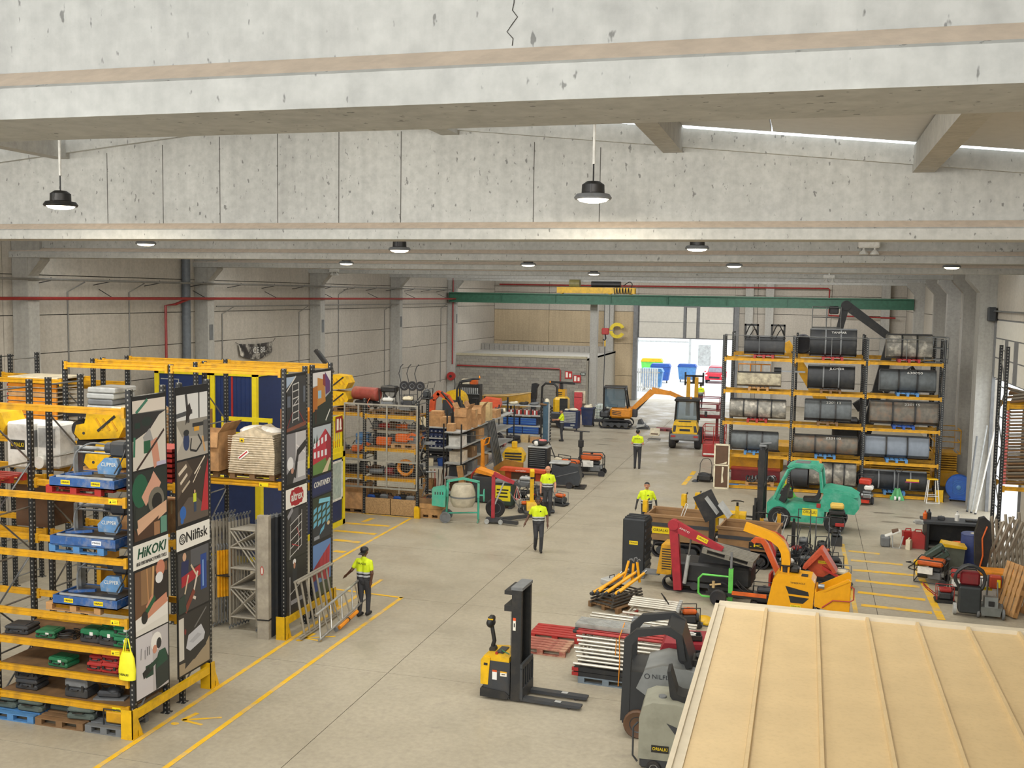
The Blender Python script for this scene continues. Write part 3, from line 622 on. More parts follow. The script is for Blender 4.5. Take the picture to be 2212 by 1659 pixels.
pic(o, w, 1.32, 2.56, [('#3d3c3c', BGf), ('#55565a', rc(.4, .7, 1, 1)), ('#232b55', [(.08, .5), (.3, .5), (.34, .85), (.1, .85)]), ('#c7a084', el(.2, .92, .06, .07)), ('#a32430', [(.1, .42), (.9, .55), (.9, .72), (.1, .6)]), ('#23448c', rc(.72, .25, .92, .85)), ('#7fa5d8', rc(.78, .3, .82, .75)), ('#cbb89c', sk((.2, .3), (.32, .6), .04)), ('#cbb89c', sk((.4, .75), (.62, .5), .04)), ('#cfc6ba', sk((.45, .2), (.62, .6), .05)), ('#cfc6ba', sk((.45, .2), (.55, .15), .05)), ('#7a3a2c', sk((.2, 0), (.5, .3), .1)), ('#283a34', [(0, 0), (.25, 0), (.2, .3), (0, .25)])])
pic(o, w, .04, 1.28, [('#2d2c2b', BGf), ('#cac6bd', rc(0, .25, .16, .95)), ('#9d8d74', [(0, 0), (1, 0), (1, .42), (.85, .3), (.5, .16), (0, .2)]), ('#2a2a2a', [(.18, .08), (.22, .4), (.9, .5), (.88, .3)]), ('#bdbfc6', [(.22, .42), (.3, .62), (.72, .7), (.85, .52), (.8, .42), (.35, .34)]), ('#a9abb3', [(.32, .5), (.6, .58), (.74, .52), (.45, .45)]), ('#6d6c6a', sk((.5, .7), (.9, .95), .03)), ('#7a2f2c', el(.2, .7, .03, .05))])
o = board(22.45, 23.53, .2, 6.2, 'tall scaffold poster board on the middle rack end beside the scaffold frames'); w = 1.08
pic(o, w, 4.6, 5.93, [('#37383b', BGf), ('#9fb0c6', [(0, .8), (.5, 1), (0, 1)]), ('#c9c6c0', sk((0, .74), (.48, 1), .03)), ('#2b2c2f', rc(0, .2, .3, .7)), ('#5d6470', rc(.04, .45, .2, .65)), ('#5d6470', rc(.86, .5, .96, .8)), ('#7a4a3a', [(0, 0), (1, .06), (1, .14), (0, .06)])] + [('#b9b9b8', sk((.3, .15), (.3, .85), .03)), ('#b9b9b8', sk((.62, .17), (.62, .88), .03))] + [('#b9b9b8', sk((.3, .2+.13*k), (.62, .23+.13*k), .022)) for k in range(6)] + [('#b9b9b8', sk((.3, .45), (.62, .6), .02)), ('#8a3036', sk((.02, .08), (.3, .35), .02)), ('#8a3036', sk((.9, .12), (.62, .35), .02))])
pic(o, w, 3.32, 4.55, [('#9c9b9f', BGf), ('#86858a', rc(0, .4, .45, 1)), ('#b9b8bc', rc(.45, .35, 1, 1)), ('#d7d6d8', sk((.48, .3), (.48, 1), .03)), ('#d7d6d8', sk((.5, .75), (.95, .55), .03)), ('#2a2a2c', sk((.4, .1), (.58, .62), .12)), ('#2a2a2c', sk((.55, .58), (1, .75), .14)), ('#c9c9cb', rc(.55, .08, .95, .4)), ('#dcdcde', el(.18, .4, .16, .14)), ('#2c2c2e', [(0, 0), (.3, 0), (.45, .25), (.2, .3), (0, .2)]), ('#b98a78', el(.28, .25, .07, .06))])
pic(o, w, 2.72, 3.2, [('#e6e4dd', BGf)], 'logo_band', -.01)
flat(o, 'logo_badge', [('#a31f2a', [(.25, 2.83), (.27, 2.77), (.4, 2.77), (.44, 2.74), (.66, 2.74), (.7, 2.77), (.83, 2.77), (.85, 2.83), (.9, 2.88), (.9, 3.04), (.85, 3.09), (.83, 3.15), (.7, 3.15), (.66, 3.18), (.44, 3.18), (.4, 3.15), (.27, 3.15), (.25, 3.09), (.2, 3.04), (.2, 2.88)])], None, (.005, 0, 0), FX)
text('altrex', .3, 'wht', o, (.009, .55, 2.97), FX, width=.6, bold=.02)
pic(o, w, 1.45, 2.68, [('#2c2b2c', BGf), ('#4a4a4e', rc(.2, .75, .6, 1)), ('#8f8f95', sk((.05, .85), (.3, 1), .1)), ('#c8c8c6', sk((.15, 0), (.2, .7), .02)), ('#c8c8c6', sk((.6, .12), (.62, .82), .02)), ('#c8c8c6', sk((.75, .2), (.77, .92), .02))] + [('#c8c8c6', sk((.16, .05+.16*k), (.76, .2+.16*k), .018)) for k in range(5)] + [('#a83a40', sk((.25, .3), (.6, .2), .02)), ('#a83a40', sk((.5, .6), (.65, .4), .02))])
pic(o, w, .05, 1.42, [('#2a292a', BGf), ('#c8c8c6', sk((.15, .0), (.15, .7), .025)), ('#c8c8c6', sk((.15, .38), (.7, .5), .02)), ('#8f8f93', rc(.2, .18, .9, .26)), ('#33363a', rc(.28, .55, .5, .9)), ('#e2e2e2', el(.38, .95, .08, .05)), ('#b5846c', el(.38, .88, .05, .06))])
o = board(23.84, 24.95, .2, 6.2, 'tall modular building poster board on the middle rack end nearest the container'); w = 1.11
pic(o, w, 4.6, 5.94, [('#9aa1a8', BGf), ('#c9c9cc', rc(0, .75, 1, 1)), ('#27302b', [(0, 0), (1, 0), (1, .6), (.7, .5), (0, .3)]), ('#a5642a', [(0, .25), (.25, .3), (.25, .75), (0, .72)]), ('#b07b3c', [(.25, .35), (.7, .42), (.62, .85), (.25, .9)]), ('#5a3a6a', [(.7, .55), (.95, .6), (.95, .8), (.66, 1)]), ('#7a3338', [(.55, .75), (.7, .7), (.66, .95), (.55, .95)]), ('#8fb0c6', rc(.28, .5, .46, .65)), ('#3a2a24', rc(.1, .03, .2, .3)), ('#c9ccc8', sk((.7, .05), (.95, .25), .04))])
pic(o, w, 3.32, 4.55, [('#5c7f45', BGf), ('#a9b3bd', rc(0, .55, 1, 1)), ('#2b4030', [(0, .6), (.08, .8), (.16, .62), (.22, .85), (.3, .62)]), ('#b02f3e', [(0, .22), (.72, .3), (1, .3), (1, .7), (.68, .92), (0, .55)]), ('#912533', [(.72, .22), (1, .28), (1, .7), (.72, .9)])] + [('#d9dbe2', rc(.05+.2*k, .35, .16+.2*k, .48)) for k in range(4)] + [('#d9dbe2', [(.05+.2*k, .55+.03*k), (.16+.2*k, .57+.03*k), (.16+.2*k, .68+.04*k), (.05+.2*k, .66+.04*k)]) for k in range(4)] + [('#c9b99c', [(.5, 0), (.8, 0), (1, .25), (.9, .28)])])
pic(o, w, 2.75, 3.26, [('#1e2a55', BGf), ('#1b2648', rc(0, .0, 1, .1))], 'logo_band', .0)
text('CONTAINEX', .2, 'wht', o, (.008, .555, 3.05), FX, width=.95, shear=.15, bold=.02)
pic(o, w, 1.6, 2.72, [('#3a4a38', BGf), ('#2c3036', rc(0, 0, 1, .35)), ('#2f3a2a', rc(0, .75, 1, 1))] + [('#63a9c6', [(.02+.24*k, .3+.08*j+.01*k), (.2+.24*k, .36+.08*j+.01*k), (.22+.24*k, .46+.08*j+.01*k), (.05+.24*k, .42+.08*j+.01*k)]) for k in range(4) for j in (0, 2, 4)] + [('#7cc0d6', [(.3, .85), (.95, .8), (.95, .9), (.35, .95)]), ('#63a9c6', [(.35, .1), (.6, .2), (.65, .32), (.42, .22)]), ('#8a8f98', rc(.05, .02, .35, .1)), ('#c9b48a', el(.85, .3, .08, .05))])
pic(o, w, .1, 1.5, [('#5f83b8', BGf), ('#3d4a36', rc(0, 0, 1, .25)), ('#a8303c', [(.35, .35), (.9, .2), (.95, .9), (.4, .7)]), ('#8c2632', [(0, .3), (.35, .35), (.4, .7), (0, .55)]), ('#27438a', [(0, .1), (.3, .12), (.3, .35), (0, .32)]), ('#7c222c', sk((.55, .3), (.58, .78), .02)), ('#7c222c', sk((.75, .25), (.78, .83), .02))])
for z in (4.23, 1.92, 1.33, .22):
    s_ = tag(flat(None, 'load_sticker', [('#e8d21c', rc(-.09, -.045, .09, .045)), ('#222222', [(-.075, -.03), (-.03, -.03), (-.052, .02)]), ('#7a7020', rc(-.01, .01, .075, .02)), ('#7a7020', rc(-.01, -.02, .075, -.01))], None, (-12.32, 16.462, z), FY), {4.23: 'yellow load warning sticker on the high beam below the topmost saw', 1.92: 'yellow load warning sticker on the beam above the green cases', 1.33: 'yellow load warning sticker on the beam below the green cases', .22: 'yellow load warning sticker on the lowest shelf beam'}[z], 'sticker')
s_ = tag(flat(None, 'load_sticker', [('#e8d21c', rc(-.12, -.045, .12, .045)), ('#222222', [(-.1, -.03), (-.05, -.03), (-.075, .02)])], None, (-12.5, 22.412, 3.51), FY), 'yellow load warning sticker on the beam under the wrapped cartons', 'sticker')
sbl = mat('saw_blue', '#2c5690', .55, var=.25, grime='#8f8d86', gscale=5, gamt=.75); shd = mat('saw_head', '#5a84ad', .5, var=.2, grime='#a9a49a', gscale=7, gamt=.6)
def saw(label, loc, head=shd, tray=sbl, rz=0, tx='ORIALKI', dirty=False):
    o = thing('masonry_saw', label, 'saw', loc, rz)
    ob('water_tray', [bx(-.7, .7, -.42, -.39, 0, .17), bx(-.7, .7, .39, .42, 0, .17), bx(-.7, -.67, -.39, .39, 0, .17), bx(.67, .7, -.39, .39, 0, .17), bx(-.7, .7, -.42, .42, 0, .02)], tray, o)
    ob('cutting_table', [bx(-.6, .62, -.3, .36, .12, .165)], 'dgry', o); ob('slide_bar', [bx(-.6, .62, -.36, -.33, .165, .2)], 'lgry', o)
    ob('rail', [cy((-.62, .3, .62), (.62, .3, .62), .045, n=10), cy((-.62, .22, .55), (.62, .22, .55), .02, n=8)], 'steel', o)
    for s in (-1, 1): ob('rail_post', [pr([(s*.62-.05, .15), (s*.62+.05, .15), (s*.62+.04, .66), (s*.62-.04, .66)], .22, .36, 'y')], 'steel', o)
    hd = ob('motor_head', [rb(.18, .55, .12, .44, .5, .8, .05), cy((.2, .28, .65), (.05, .28, .65), .11, n=12)], 'dgry', o)
    ob('blade_guard', [pr([(.1, .22), (.5, .22), (.56, .34), (.5, .52), (.24, .52), (.08, .36)], -.08, .0, 'y')], head, o)
    text('CLIPPER', .1, 'wht', o, (.33, -.085, .4), FY, width=.32, name='lettering')
    ob('blade', [cy((.32, -.03, .3), (.32, -.02, .3), .17, n=20)], 'steel', o)
    hose(o, [(.1, .28, .7), (-.2, .1, .75), (-.45, .0, .55), (-.4, -.1, .2)], .018, 'gry')
    hose(o, [(.5, .2, .7), (.62, -.05, .55), (.5, -.15, .25)], .014, 'blk', 'cable')
    ob('side_arm', [xf(bx(-.5, .05, -.03, .03, 0, .05), (-.05, -.1, .2), (0, rad(-6), rad(6)))], tray, o)
    if not dirty:
        sticker(o, (-.35, -.423, .09), FY, .2, .08, '#e3c714', 'ORIALKI'); 
    sticker(o, (.3, -.423, .09), FY, .2, .08, '#e3c714' if not dirty else '#dfe3ea', 'ORIALKI' if not dirty else '75005')
    return o
pallet('bright red wooden pallet under the topmost blue saw', (-13.25, 16.95, 4.29), 0, 'red', L=1.2)
saw('topmost blue masonry saw on the nearest rack, on a red pallet', (-13.02, 16.92, 4.435))
pallet('blue painted pallet under the middle blue saw', (-13.25, 17.0, 3.14), 0, 'lblu', L=1.2)
saw('middle of three blue masonry saws on the nearest rack', (-13.1, 17.0, 3.285), dirty=True, rz=.02)
pallet('bare wooden pallet under the lowest blue saw', (-13.35, 17.0, 1.98), 0, 'wood', L=1.2)
saw('lowest blue masonry saw on the nearest rack, on a bare wooden pallet', (-13.05, 16.98, 2.125))
z = 1.38
case('black flat tool case at the left end of the third shelf up', (-14.75, 16.85, z), (.5, .42, .16), .1, 'dgry', lab=False)
case('low green tool case with cables lying over it', (-14.05, 16.8, z), (.42, .36, .14), .06, 'grn')
cb_ = thing('cable_bundle', 'tangled black cable bundle beside the low green case', 'cable', (-13.7, 16.85, z)); 
ob('cable', [coil((0, 0, .02), .14, .012, 3.2, .03), coil((.08, -.05, .03), .2, .011, 2.3, .04)], 'blk', cb_); ob('plug', [rb(.2, .28, -.12, -.06, 0, .06, .015)], 'blk', cb_)
case('green and black tool box with white sticker, left of the pair', (-13.05, 16.82, z), (.42, .34, .26), 0, 'dgry', 'grn')
case('green and black tool box with white sticker, right of the pair', (-12.62, 16.78, z), (.36, .34, .28), 0, 'dgry', 'grn')
case('dark green case lying further back on the third shelf', (-12.9, 17.3, z), (.5, .3, .24), 0, 'dgry', 'grn')
case('bright green case at the bottom of the two-high stack by the post', (-12.26, 16.78, z), (.44, .36, .2), 0, 'grn')
case('bright green case on top of the two-high stack by the post', (-12.26, 16.79, z+.2), (.44, .36, .2), 0, 'grn')
z = .83
case('single pale green case on the second shelf up', (-13.75, 16.8, z), (.46, .36, .18), -.08, 'grn')
for k, (x, zz, d) in enumerate(((-12.95, 0, (.34, .3, .17)), (-12.6, 0, (.37, .32, .2)), (-12.22, 0, (.34, .32, .2)), (-12.93, .17, (.28, .28, .14)), (-12.58, .2, (.38, .3, .15)), (-12.2, .2, (.34, .3, .15)))):
    case(('lower left', 'lower middle', 'lower right, behind the yellow bag,', 'upper left', 'upper middle', 'upper right, behind the yellow bag,')[k] + ' one of six red tool cases on the second shelf', (x, 16.8, z+zz), d, 0, 'red', lab=False)
z = .27
case('lower of two dark cases stacked at the left of the lowest shelf', (-14.55, 16.85, z), (.5, .38, .2), 0, 'dgry', lab=False)
case('upper of two dark cases stacked at the left of the lowest shelf', (-14.57, 16.85, z+.2), (.5, .36, .2), .06, 'dgry', lab=False)
case('charcoal double-deck tool box in the middle of the lowest shelf', (-13.35, 16.8, z), (.5, .38, .36), 0, 'dgry', 'gry', lab=False)
t = thing('power_saw', 'dusty black circular saw lying on the lowest shelf', 'saw', (-12.7, 16.85, z), .2)
ob('body', [rb(-.25, .2, -.12, .12, .03, .16, .04), sp((.05, 0, .14), (.14, .12, .09))], 'dgry', t); ob('base_plate', [bx(-.3, .3, -.15, .1, 0, .03)], 'gry', t); ob('handle', [tb([(-.15, 0, .15), (-.2, 0, .25), (.05, 0, .27), (.1, 0, .18)], .018)], 'blk', t)
for k, (x, m, lb) in enumerate(((-14.62, 'lblu', 'blue pallet on the floor under the nearest rack'), (-13.5, 'dwood', 'brown pallet on the floor under the nearest rack'), (-12.5, 'gry', 'grey weathered pallet on the floor beside the yellow rack guard'))):
    pallet(lb, (x, 16.72, 0), 0, m, L=1.05 if k < 2 else .8)
def pump_case(label, loc, m='gry', rz=0):
    o = thing('breaker_case', label, 'case', (loc[0], loc[1]-.22, loc[2]), rz); o.scale = (1, 1, .72)
    ob('shell', [rb(-.28, .28, -.2, .2, .0, .17, .05), rb(-.28, .28, -.2, .2, .18, .33, .06)], mat('case_greygreen', '#4f5a54', .6, grime='#2f332f'), o)
    ob('handle', [tb([(-.1, -.2, .2), (-.1, -.25, .22), (.1, -.25, .22), (.1, -.2, .2)], .018)], 'blk', o)
    for s in (-1, 1): ob('end_cap', [cy((s*.28, 0, .17), (s*.31, 0, .17), .11, n=12)], 'dgry', o)
    return o
pump_case('grey-green moulded case at the left end of the blue floor pallet', (-14.95, 16.9, .144)); pump_case('grey-green moulded case in the middle of the blue floor pallet', (-14.32, 16.88, .144))
pump_case('dark moulded case at the back of the brown floor pallet', (-13.75, 17.1, .144)); pump_case('grey-green moulded case at the front right of the brown floor pallet', (-13.15, 16.85, .144), rz=.1)
t = thing('battery_unit', 'yellow and black box-shaped unit on the grey floor pallet', 'machine', (-12.35, 16.6, .144)); ob('body', [rb(-.2, .2, -.16, .16, .03, .26, .03)], 'dyel', t); ob('frame', [tb([(-.22, y, 0), (-.22, y, .3), (.22, y, .3), (.22, y, 0)], .016) for y in (-.17, .17)], 'blk', t)
t = thing('grinder', 'dark angle grinder lying at the back of the grey floor pallet', 'tool', (-12.78, 16.8, .144), .3); ob('motor', [cy((-.2, 0, .06), (.15, 0, .06), .05, n=10)], 'dgry', t); ob('disc_guard', [cy((.2, 0, 0), (.2, 0, .04), .1, n=14)], 'gry', t); ob('side_handle', [cy((.15, .05, .06), (.15, .2, .1), .02)], 'blk', t)
t = thing('shopping_bag', 'bright yellow bag hanging from a hook on the end post', 'bag', (-12.02, 16.40, .86))
ob('bag_body', [la([(.10, 0), (.17, .02), (.18, .2), (.15, .42), (.11, .52), (.1, .53)], 14), ], mat('bag_yellow', '#e6e02a', .6, var=.08), t).scale = (1, .45, 1)
ob('handle', [tb([(-.09, 0, .5), (-.03, 0, .78), (.03, 0, .78), (.09, 0, .5)], .012), tb([(-.07, .04, .5), (-.02, .02, .76)], .01)], mat('bag_yellow', '#e6e02a'), t)
ob('hook', [tb([(.0, .06, .82), (0, -.02, .8), (.02, -.03, .92), (.08, 0, .98)], .008)], 'steel', t)
text('ORIALKI', .06, 'blk', t, (-.02, -.086, .13), FY, width=.2)
def scarifier(label, loc, rz=0, flip=False):
    o = thing('yellow_housing', label, 'machine', loc, rz)
    ob('shell', [pr([(-.55, .12), (-.42, .0), (.5, .08), (.62, .3), (.5, .56), (.0, .6), (-.25, .54), (-.3, .34), (-.5, .3)], -.3, .3, 'y')], 'yel', o)
    for k in range(3): ob('rib', [xf(bx(-.02, .02, -.315, .315, -.14, .14), (.05+.17*k, 0, .34), (0, rad(-35), 0))], 'dyel', o)
    ob('slot', [xf(bx(-.26, .26, -.318, .318, -.025, .025), (.22, 0, .36), (0, rad(-38), 0))], 'blk', o)
    ob('wheel', [wheel((-.52, 0, .2), .19, .4, 'y')], 'rub', o)
    ob('tray_lip', [bx(-.72, -.12, -.28, .28, .47, .56)], 'blk', o); ob('bolt', [cy((-.32, -.31, .14), (-.32, .31, .14), .03)], 'dgry', o)
    return o
pallet('wooden pallet behind the topmost saw carrying yellow housings', (-14.0, 18.65, 4.29), 0, 'wood'); scarifier('lower of two stacked yellow housings behind the topmost saw', (-13.85, 18.65, 4.435)); scarifier('upper of two stacked yellow housings behind the topmost saw', (-14.05, 18.62, 5.04))
scarifier('yellow housing at the left edge of the picture on the high shelf', (-16.9, 18.55, 4.95)); pallet('red pallet under goods at the left edge of the high shelf', (-15.75, 17.1, 4.29), 0, 'red')
t = thing('dehumidifier', 'white box-shaped air dryer with black and yellow brand plate', 'machine', (-16.0, 18.6, 4.29)); ob('cabinet', [rb(-.3, .3, -.3, .3, .06, 1.02, .04)], 'wht', t); ob('grille', [bx(.302, .306, -.2, .2, .5, .85)], 'gry', t); sticker(t, (-.02, -.302, .55), FY, .36, .2, '#1b1b1b', 'ORIALKI', mat('brand_yellow', '#e3c714'))
for x in (-.26, .26):
    for y in (-.2, .2): ob('caster', [wheel((x, y, .06), .06, .04, 'x')], 'rub', t)
t = thing('dehumidifier', 'grey-white air dryer standing between the black upright and the yellow housings', 'machine', (-15.42, 18.75, 4.29)); ob('cabinet', [rb(-.28, .28, -.28, .28, .06, 1.0, .05)], 'wht', t); ob('front_recess', [bx(-.2, .2, -.29, -.28, .5, .9)], 'lgry', t); ob('drum', [cy((-.1, -.3, .2), (-.1, -.42, .2), .13, n=16)], 'wht', t)
t = thing('floor_saw_blade', 'large black disc cutter guard at the left edge on the red pallet', 'saw', (-15.55, 16.75, 4.44)); ob('guard', [cy((0, 0, .33), (0, .12, .33), .33, n=22)], 'dgry', t); ob('frame', [bx(-.5, .1, .0, .3, 0, .12), rb(-.55, -.2, .05, .35, .12, .42, .05)], 'blk', t); ob('handle', [tb([(-.3, .2, .4), (-.2, .2, .8), (-.05, .2, .85)], .02)], 'steel', t)
carton('brown carton behind the middle saw on the second rack row', (-13.0, 18.65, 3.145), (.9, .8, .65), 0); carton('dark brown wooden crate at the left edge below the red pallet', (-15.6, 18.6, 3.145), (.8, .8, .9), 0, 'brn')
t = thing('red_conveyor', 'red ribbed plastic stack beside the topmost saw head', 'stack', (-12.55, 18.6, 4.29));
for k in range(7): ob('layer', [bx(-.3+.02*(k % 2), .3, -.35, .35, .1*k, .1*k+.06)], 'red', t)
t = thing('mixer_chassis', 'yellow painted machine frame behind the lowest saw', 'machine', (-13.6, 18.6, 1.6)); ob('beam', [bx(-.5, .5, -.3, -.2, .1, .3), bx(-.5, .5, .2, .3, .1, .3), bx(-.5, -.4, -.3, .3, .0, 1.1), bx(.1, .2, -.3, .3, .0, 1.0)], 'dyel', t); ob('motor', [cy((-.2, 0, .4), (.3, 0, .4), .2, n=14)], 'blk', t)
t = thing('pipe_bundle', 'bundle of grey flat bars behind the lowest saw', 'stack', (-12.5, 17.5, 1.98), .1)
for k in range(5): ob('bar', [xf(bx(-.6, .35, -.03, .03, 0, .03), (0, -.1+.06*k, .035*(k % 3)), (0, 0, .15*k))], 'dwood' if k % 2 else 'gry', t)
t = thing('formwork_stack', 'tall stack of orange-framed formwork panels on the third rack row', 'stack', (-19.2, 23.1, 4.29))
for k in range(13):
    p_ = ob('panel', [bx(-.8, .65, -.5, .5, .115*k, .115*k+.02)], 'ltw', t, label=None)
    ob('edge_rail', [bx(-.8, .65, -.52, -.47, .115*k+.02, .115*k+.1)], 'ornge' if k % 3 else 'wood', p_); ob('end_clip', [bx(-.85, -.8, -.5, .5, .115*k+.02, .115*k+.08)], 'red', p_)
ob('top_sheet', [bx(-.8, .7, -.52, .52, 1.5, 1.54)], 'cream', t)
t = thing('wrapped_stack', 'grey foil-wrapped stack of folded frames beside the orange formwork', 'stack', (-17.35, 23.1, 4.29))
for k in range(9): ob('layer', [rb(-.3-.03*(k % 2), .42+.04*((k*7) % 3), -.45, .45, .15*k, .15*k+.14, .03)], 'lgry' if k % 3 else 'gry', t)
t = thing('slat_stack', 'stack of pale corrugated sheets behind the yellow housings', 'stack', (-16.3, 22.95, 4.435))
for k in range(9): ob('sheet', [rb(-.55, .5, -.42, .42, .085*k, .085*k+.06, .02)], 'cream', t)
pallet('wooden pallet carrying the pale corrugated sheets', (-16.3, 22.95, 4.29), 0, 'wood')
pallet('brown pallet under the open carton on the third rack row', (-14.4, 23.05, 3.57), 0, 'dwood', L=1.0); carton('large open brown carton on the third rack row', (-14.35, 23.0, 3.715), (1.0, .8, .95), 0, 'card', True)
pallet('brown pallet under the shrink-wrapped goods', (-12.95, 23.05, 3.57), 0, 'dwood')
t = thing('wrapped_goods', 'pallet load of cartons in crinkled shrink wrap with a fragile sticker', 'wrapped load', (-12.95, 23.05, 3.715))
film = mat('stretch_film', '#bfb096', .25, var=.25, scale=9, bump=.6)
ob('wrapped_body', [pr([(-.62, 0), (.6, 0), (.62, .5), (.56, .95), (.25, 1.0), (.05, 1.12), (-.2, 1.02), (-.5, .9)], -.42, .42, 'y')], film, t)
for k in range(16): ob('wrap_fold', [tb([(-.62, -.425, .06+.055*k), (-.2, -.432, .05+.056*k), (.2, -.432, .065+.055*k), (.61, -.425, .05+.056*k), (.615, .2, .06+.055*k)], .007, 5)], film, t)
ob('top_cover', [sp((-.1, 0, .98), (.4, .38, .14)), sp((.25, .1, .95), (.3, .3, .12))], mat('film_white', '#d8d2c8', .3, bump=.5, scale=12), t)
flat(t, 'sticker', [('#e4e2da', rc(-.16, -.045, .16, .045)), ('#b0303a', rc(-.15, -.012, .13, .02))], None, (-.2, -.44, .45), (PI/2, rad(-38), 0)); flat(t, 'sticker', [('#d8b818', rc(-.06, -.05, .06, .05)), ('#2a2a2a', [(-.04, -.03), (.04, -.03), (0, .03)])], None, (-.24, -.44, .8), FY)
al = mat('weathered_alu', '#a09a8d', .5, .25, grime='#5c564c', gscale=6); al2 = 'alu'
def scaff(label, loc, rz=0, h=2.75, w=.72, group=None, m=None):
    o = thing('scaffold_section', label, 'scaffold frame', loc, rz, group); m = m or al
    for s in (-1, 1):
        l = ob('leg', [cy((s*w/2, 0, .12), (s*w/2, 0, h-.12), .034, n=8)], m, o)
        ob('claw', [tb([(s*w/2, 0, h-.13), (s*w/2-.02, 0, h-.04), (s*w/2+.03, 0, h), (s*w/2+.05, 0, h+.05)], .022)], 'gry', l)
        ob('hook', [tb([(s*w/2, 0, .13), (s*w/2+.03, 0, .08), (s*w/2-.03, 0, .03), (s*w/2-.01, 0, 0)], .02)], 'gry', l)
    for z_ in (.3, .72*h/2.75*1.0+.3, 1.5, 2.0, h-.3): ob('rung', [cy((-w/2, 0, z_), (w/2, 0, z_), .028, n=6)], m, o)
    for a, b in ((.32, 1.0), (1.0, .32), (1.02, 1.48), (2.0, h-.32), (h-.32, 1.5)): ob('brace', [cy((-w/2, 0, a), (w/2, 0, b), .024, n=6)], m, o)
    return o
fr0 = scaff('front frame of the left stack of grey scaffold frames', (-14.35, 22.55, .02))
for k in range(1, 7): copy_tree(fr0, None, (-14.35+.035*k, 22.55+.1*k, .02), 0, ORD[k]+' frame from the front in the left stack of grey scaffold frames', 'left stack of scaffold frames')
for k in range(0, 7): 
    c = copy_tree(fr0, None, (-13.15+.03*k, 22.55+.1*k, .02), 0, 'front frame of the right stack of grey scaffold frames' if k == 0 else ORD[k]+' frame from the front in the right stack of grey scaffold frames')
    if k: c['group'] = 'right stack of scaffold frames'
t = thing('brace_bundle', 'strapped bundle of yellow diagonal braces between the two scaffold stacks', 'bundle', (-13.72, 22.55, .02))
for k in range(6):
    b_ = ob('brace_tube', [cy((-.12+.05*k, .05*k, .75), (-.12+.05*k, .05*k, 1.9), .036, n=8)], mat('tube_yellow', '#e0a018', .4), t); ob('end_rod', [cy((-.12+.05*k, .05*k, .1), (-.12+.05*k, .05*k, .75), .015, n=6)], 'gry', b_); ob('end_fitting', [tb([(-.12+.05*k, .05*k, 1.9), (-.1+.05*k, .05*k, 2.0), (-.14+.05*k, .05*k, 2.06)], .022)], 'gry', b_)
ob('strap', [bx(-.17, .2, -.04, .3, 1.28, 1.31)], 'blk', t)
t = thing('platform_box', 'long pale box section standing upright at the end of the scaffold stacks', 'platform', (-12.38, 22.2, 0), .1); ob('box_section', [bx(-.14, .14, -.08, .08, 0.0, 2.95)], mat('plank_pale', '#a79f90', .6, grime='#5c5448'), t); ob('strap', [bx(-.15, .15, -.09, .09, .45, .48)], 'blk', t); flat(t, 'badge', [('#b04038', el(.0, 0, .045, .11)), ('#d8d2c8', el(0, 0, .025, .085))], None, (-.02, -.084, 1.65), FY)
for k in range(3):
    t = thing('platform_box', ('dark scaffold deck standing behind the pale upright box', 'second dark scaffold deck behind the pale upright box', 'rearmost dark scaffold deck behind the pale upright box')[k], 'platform', (-12.3+.06*k, 22.42+.16*k, 0)); ob('deck', [bx(-.05, .05, -.06, .06, .0, 2.9)], 'dgry', t); ob('end_cap', [bx(-.055, .055, -.065, .065, 2.86, 2.92)], 'gry', t)
carton('brown carton leaning behind the empty rack frame', (-16.1, 24.55, 3.9), (1.3, .7, 1.05), 0)
t = thing('guard_gate', 'grey tubular gate leaning on brown cartons', 'gate', (-15.9, 23.98, 3.95), 0); ob('tube', [tb([(-.55, 0, .08), (-.55, 0, .85), (-.48, 0, .92), (.48, 0, .92), (.55, 0, .85), (.55, 0, .08), (.48, 0, .02), (-.48, 0, .02)], .028, 8, True)], 'gry', t); ob('wire', [cy((-.5, 0, .3), (.5, 0, .3), .006, n=5), cy((-.5, 0, .6), (.5, 0, .6), .006, n=5), cy((-.1, 0, .05), (-.1, 0, .9), .006, n=5)], 'steel', t)
t = thing('pipe_stack', 'stack of silver foil-wrapped pipes left of the gate', 'stack', (-17.6, 24.5, 3.9))
for k in range(6): ob('pipe', [cy((-.5, 0, .09+.16*k), (.5, 0, .09+.16*k), .08, n=10)], 'alu', t)
for k, (x, y_) in enumerate(((-14.3, 24.4), (-13.2, 24.4))):
    t = thing('cab_window', ('left', 'right')[k] + ' pale blue framed window pane leaning on the fourth rack row', 'window', (x, y_, 3.3)); ob('frame', [pr([(-.5, 0), (.5, 0), (.5, .8), (.3, 1.05), (-.5, 1.05)], -.03, .03, 'y')], 'lblu', t); ob('pane', [pr([(-.42, .07), (.42, .07), (.42, .76), (.26, .98), (-.42, .98)], -.035, .035, 'y')], 'glass', t)
t = thing('scaffold_guardrail', 'dull aluminium guard frame with slanting bars leaning against the scaffold poster', 'scaffold frame', (-11.45, 22.3, 0), (0, rad(-9), 0))
Ln = 2.1
ob('rail', [cy((0, 0, .05), (0, Ln, .05), .03, n=8), cy((.0, -.05, .1), (0, Ln, .1), .02, n=8)], al, t); ob('top_rail', [cy((0, 0.1, 1.38), (0, Ln-.1, 1.38), .035, n=8), cy((0.08, 0.1, 1.36), (0.08, Ln-.1, 1.36), .03, n=8)], al, t)
for k in range(7): ob('bar', [cy((0, .2+.27*k, .06), (0, .12+.27*k, 1.37), .028, n=8)], al, t)
lt = thing('lattice_girder', 'bright aluminium lattice ladder held by the man in the black cap', 'ladder', (-11.0, 22.35, .0), (0, 0, 0))
A = Vector((0, 0, .04)); L2 = 2.35; dirv = Vector((.1, 2.3, .0))
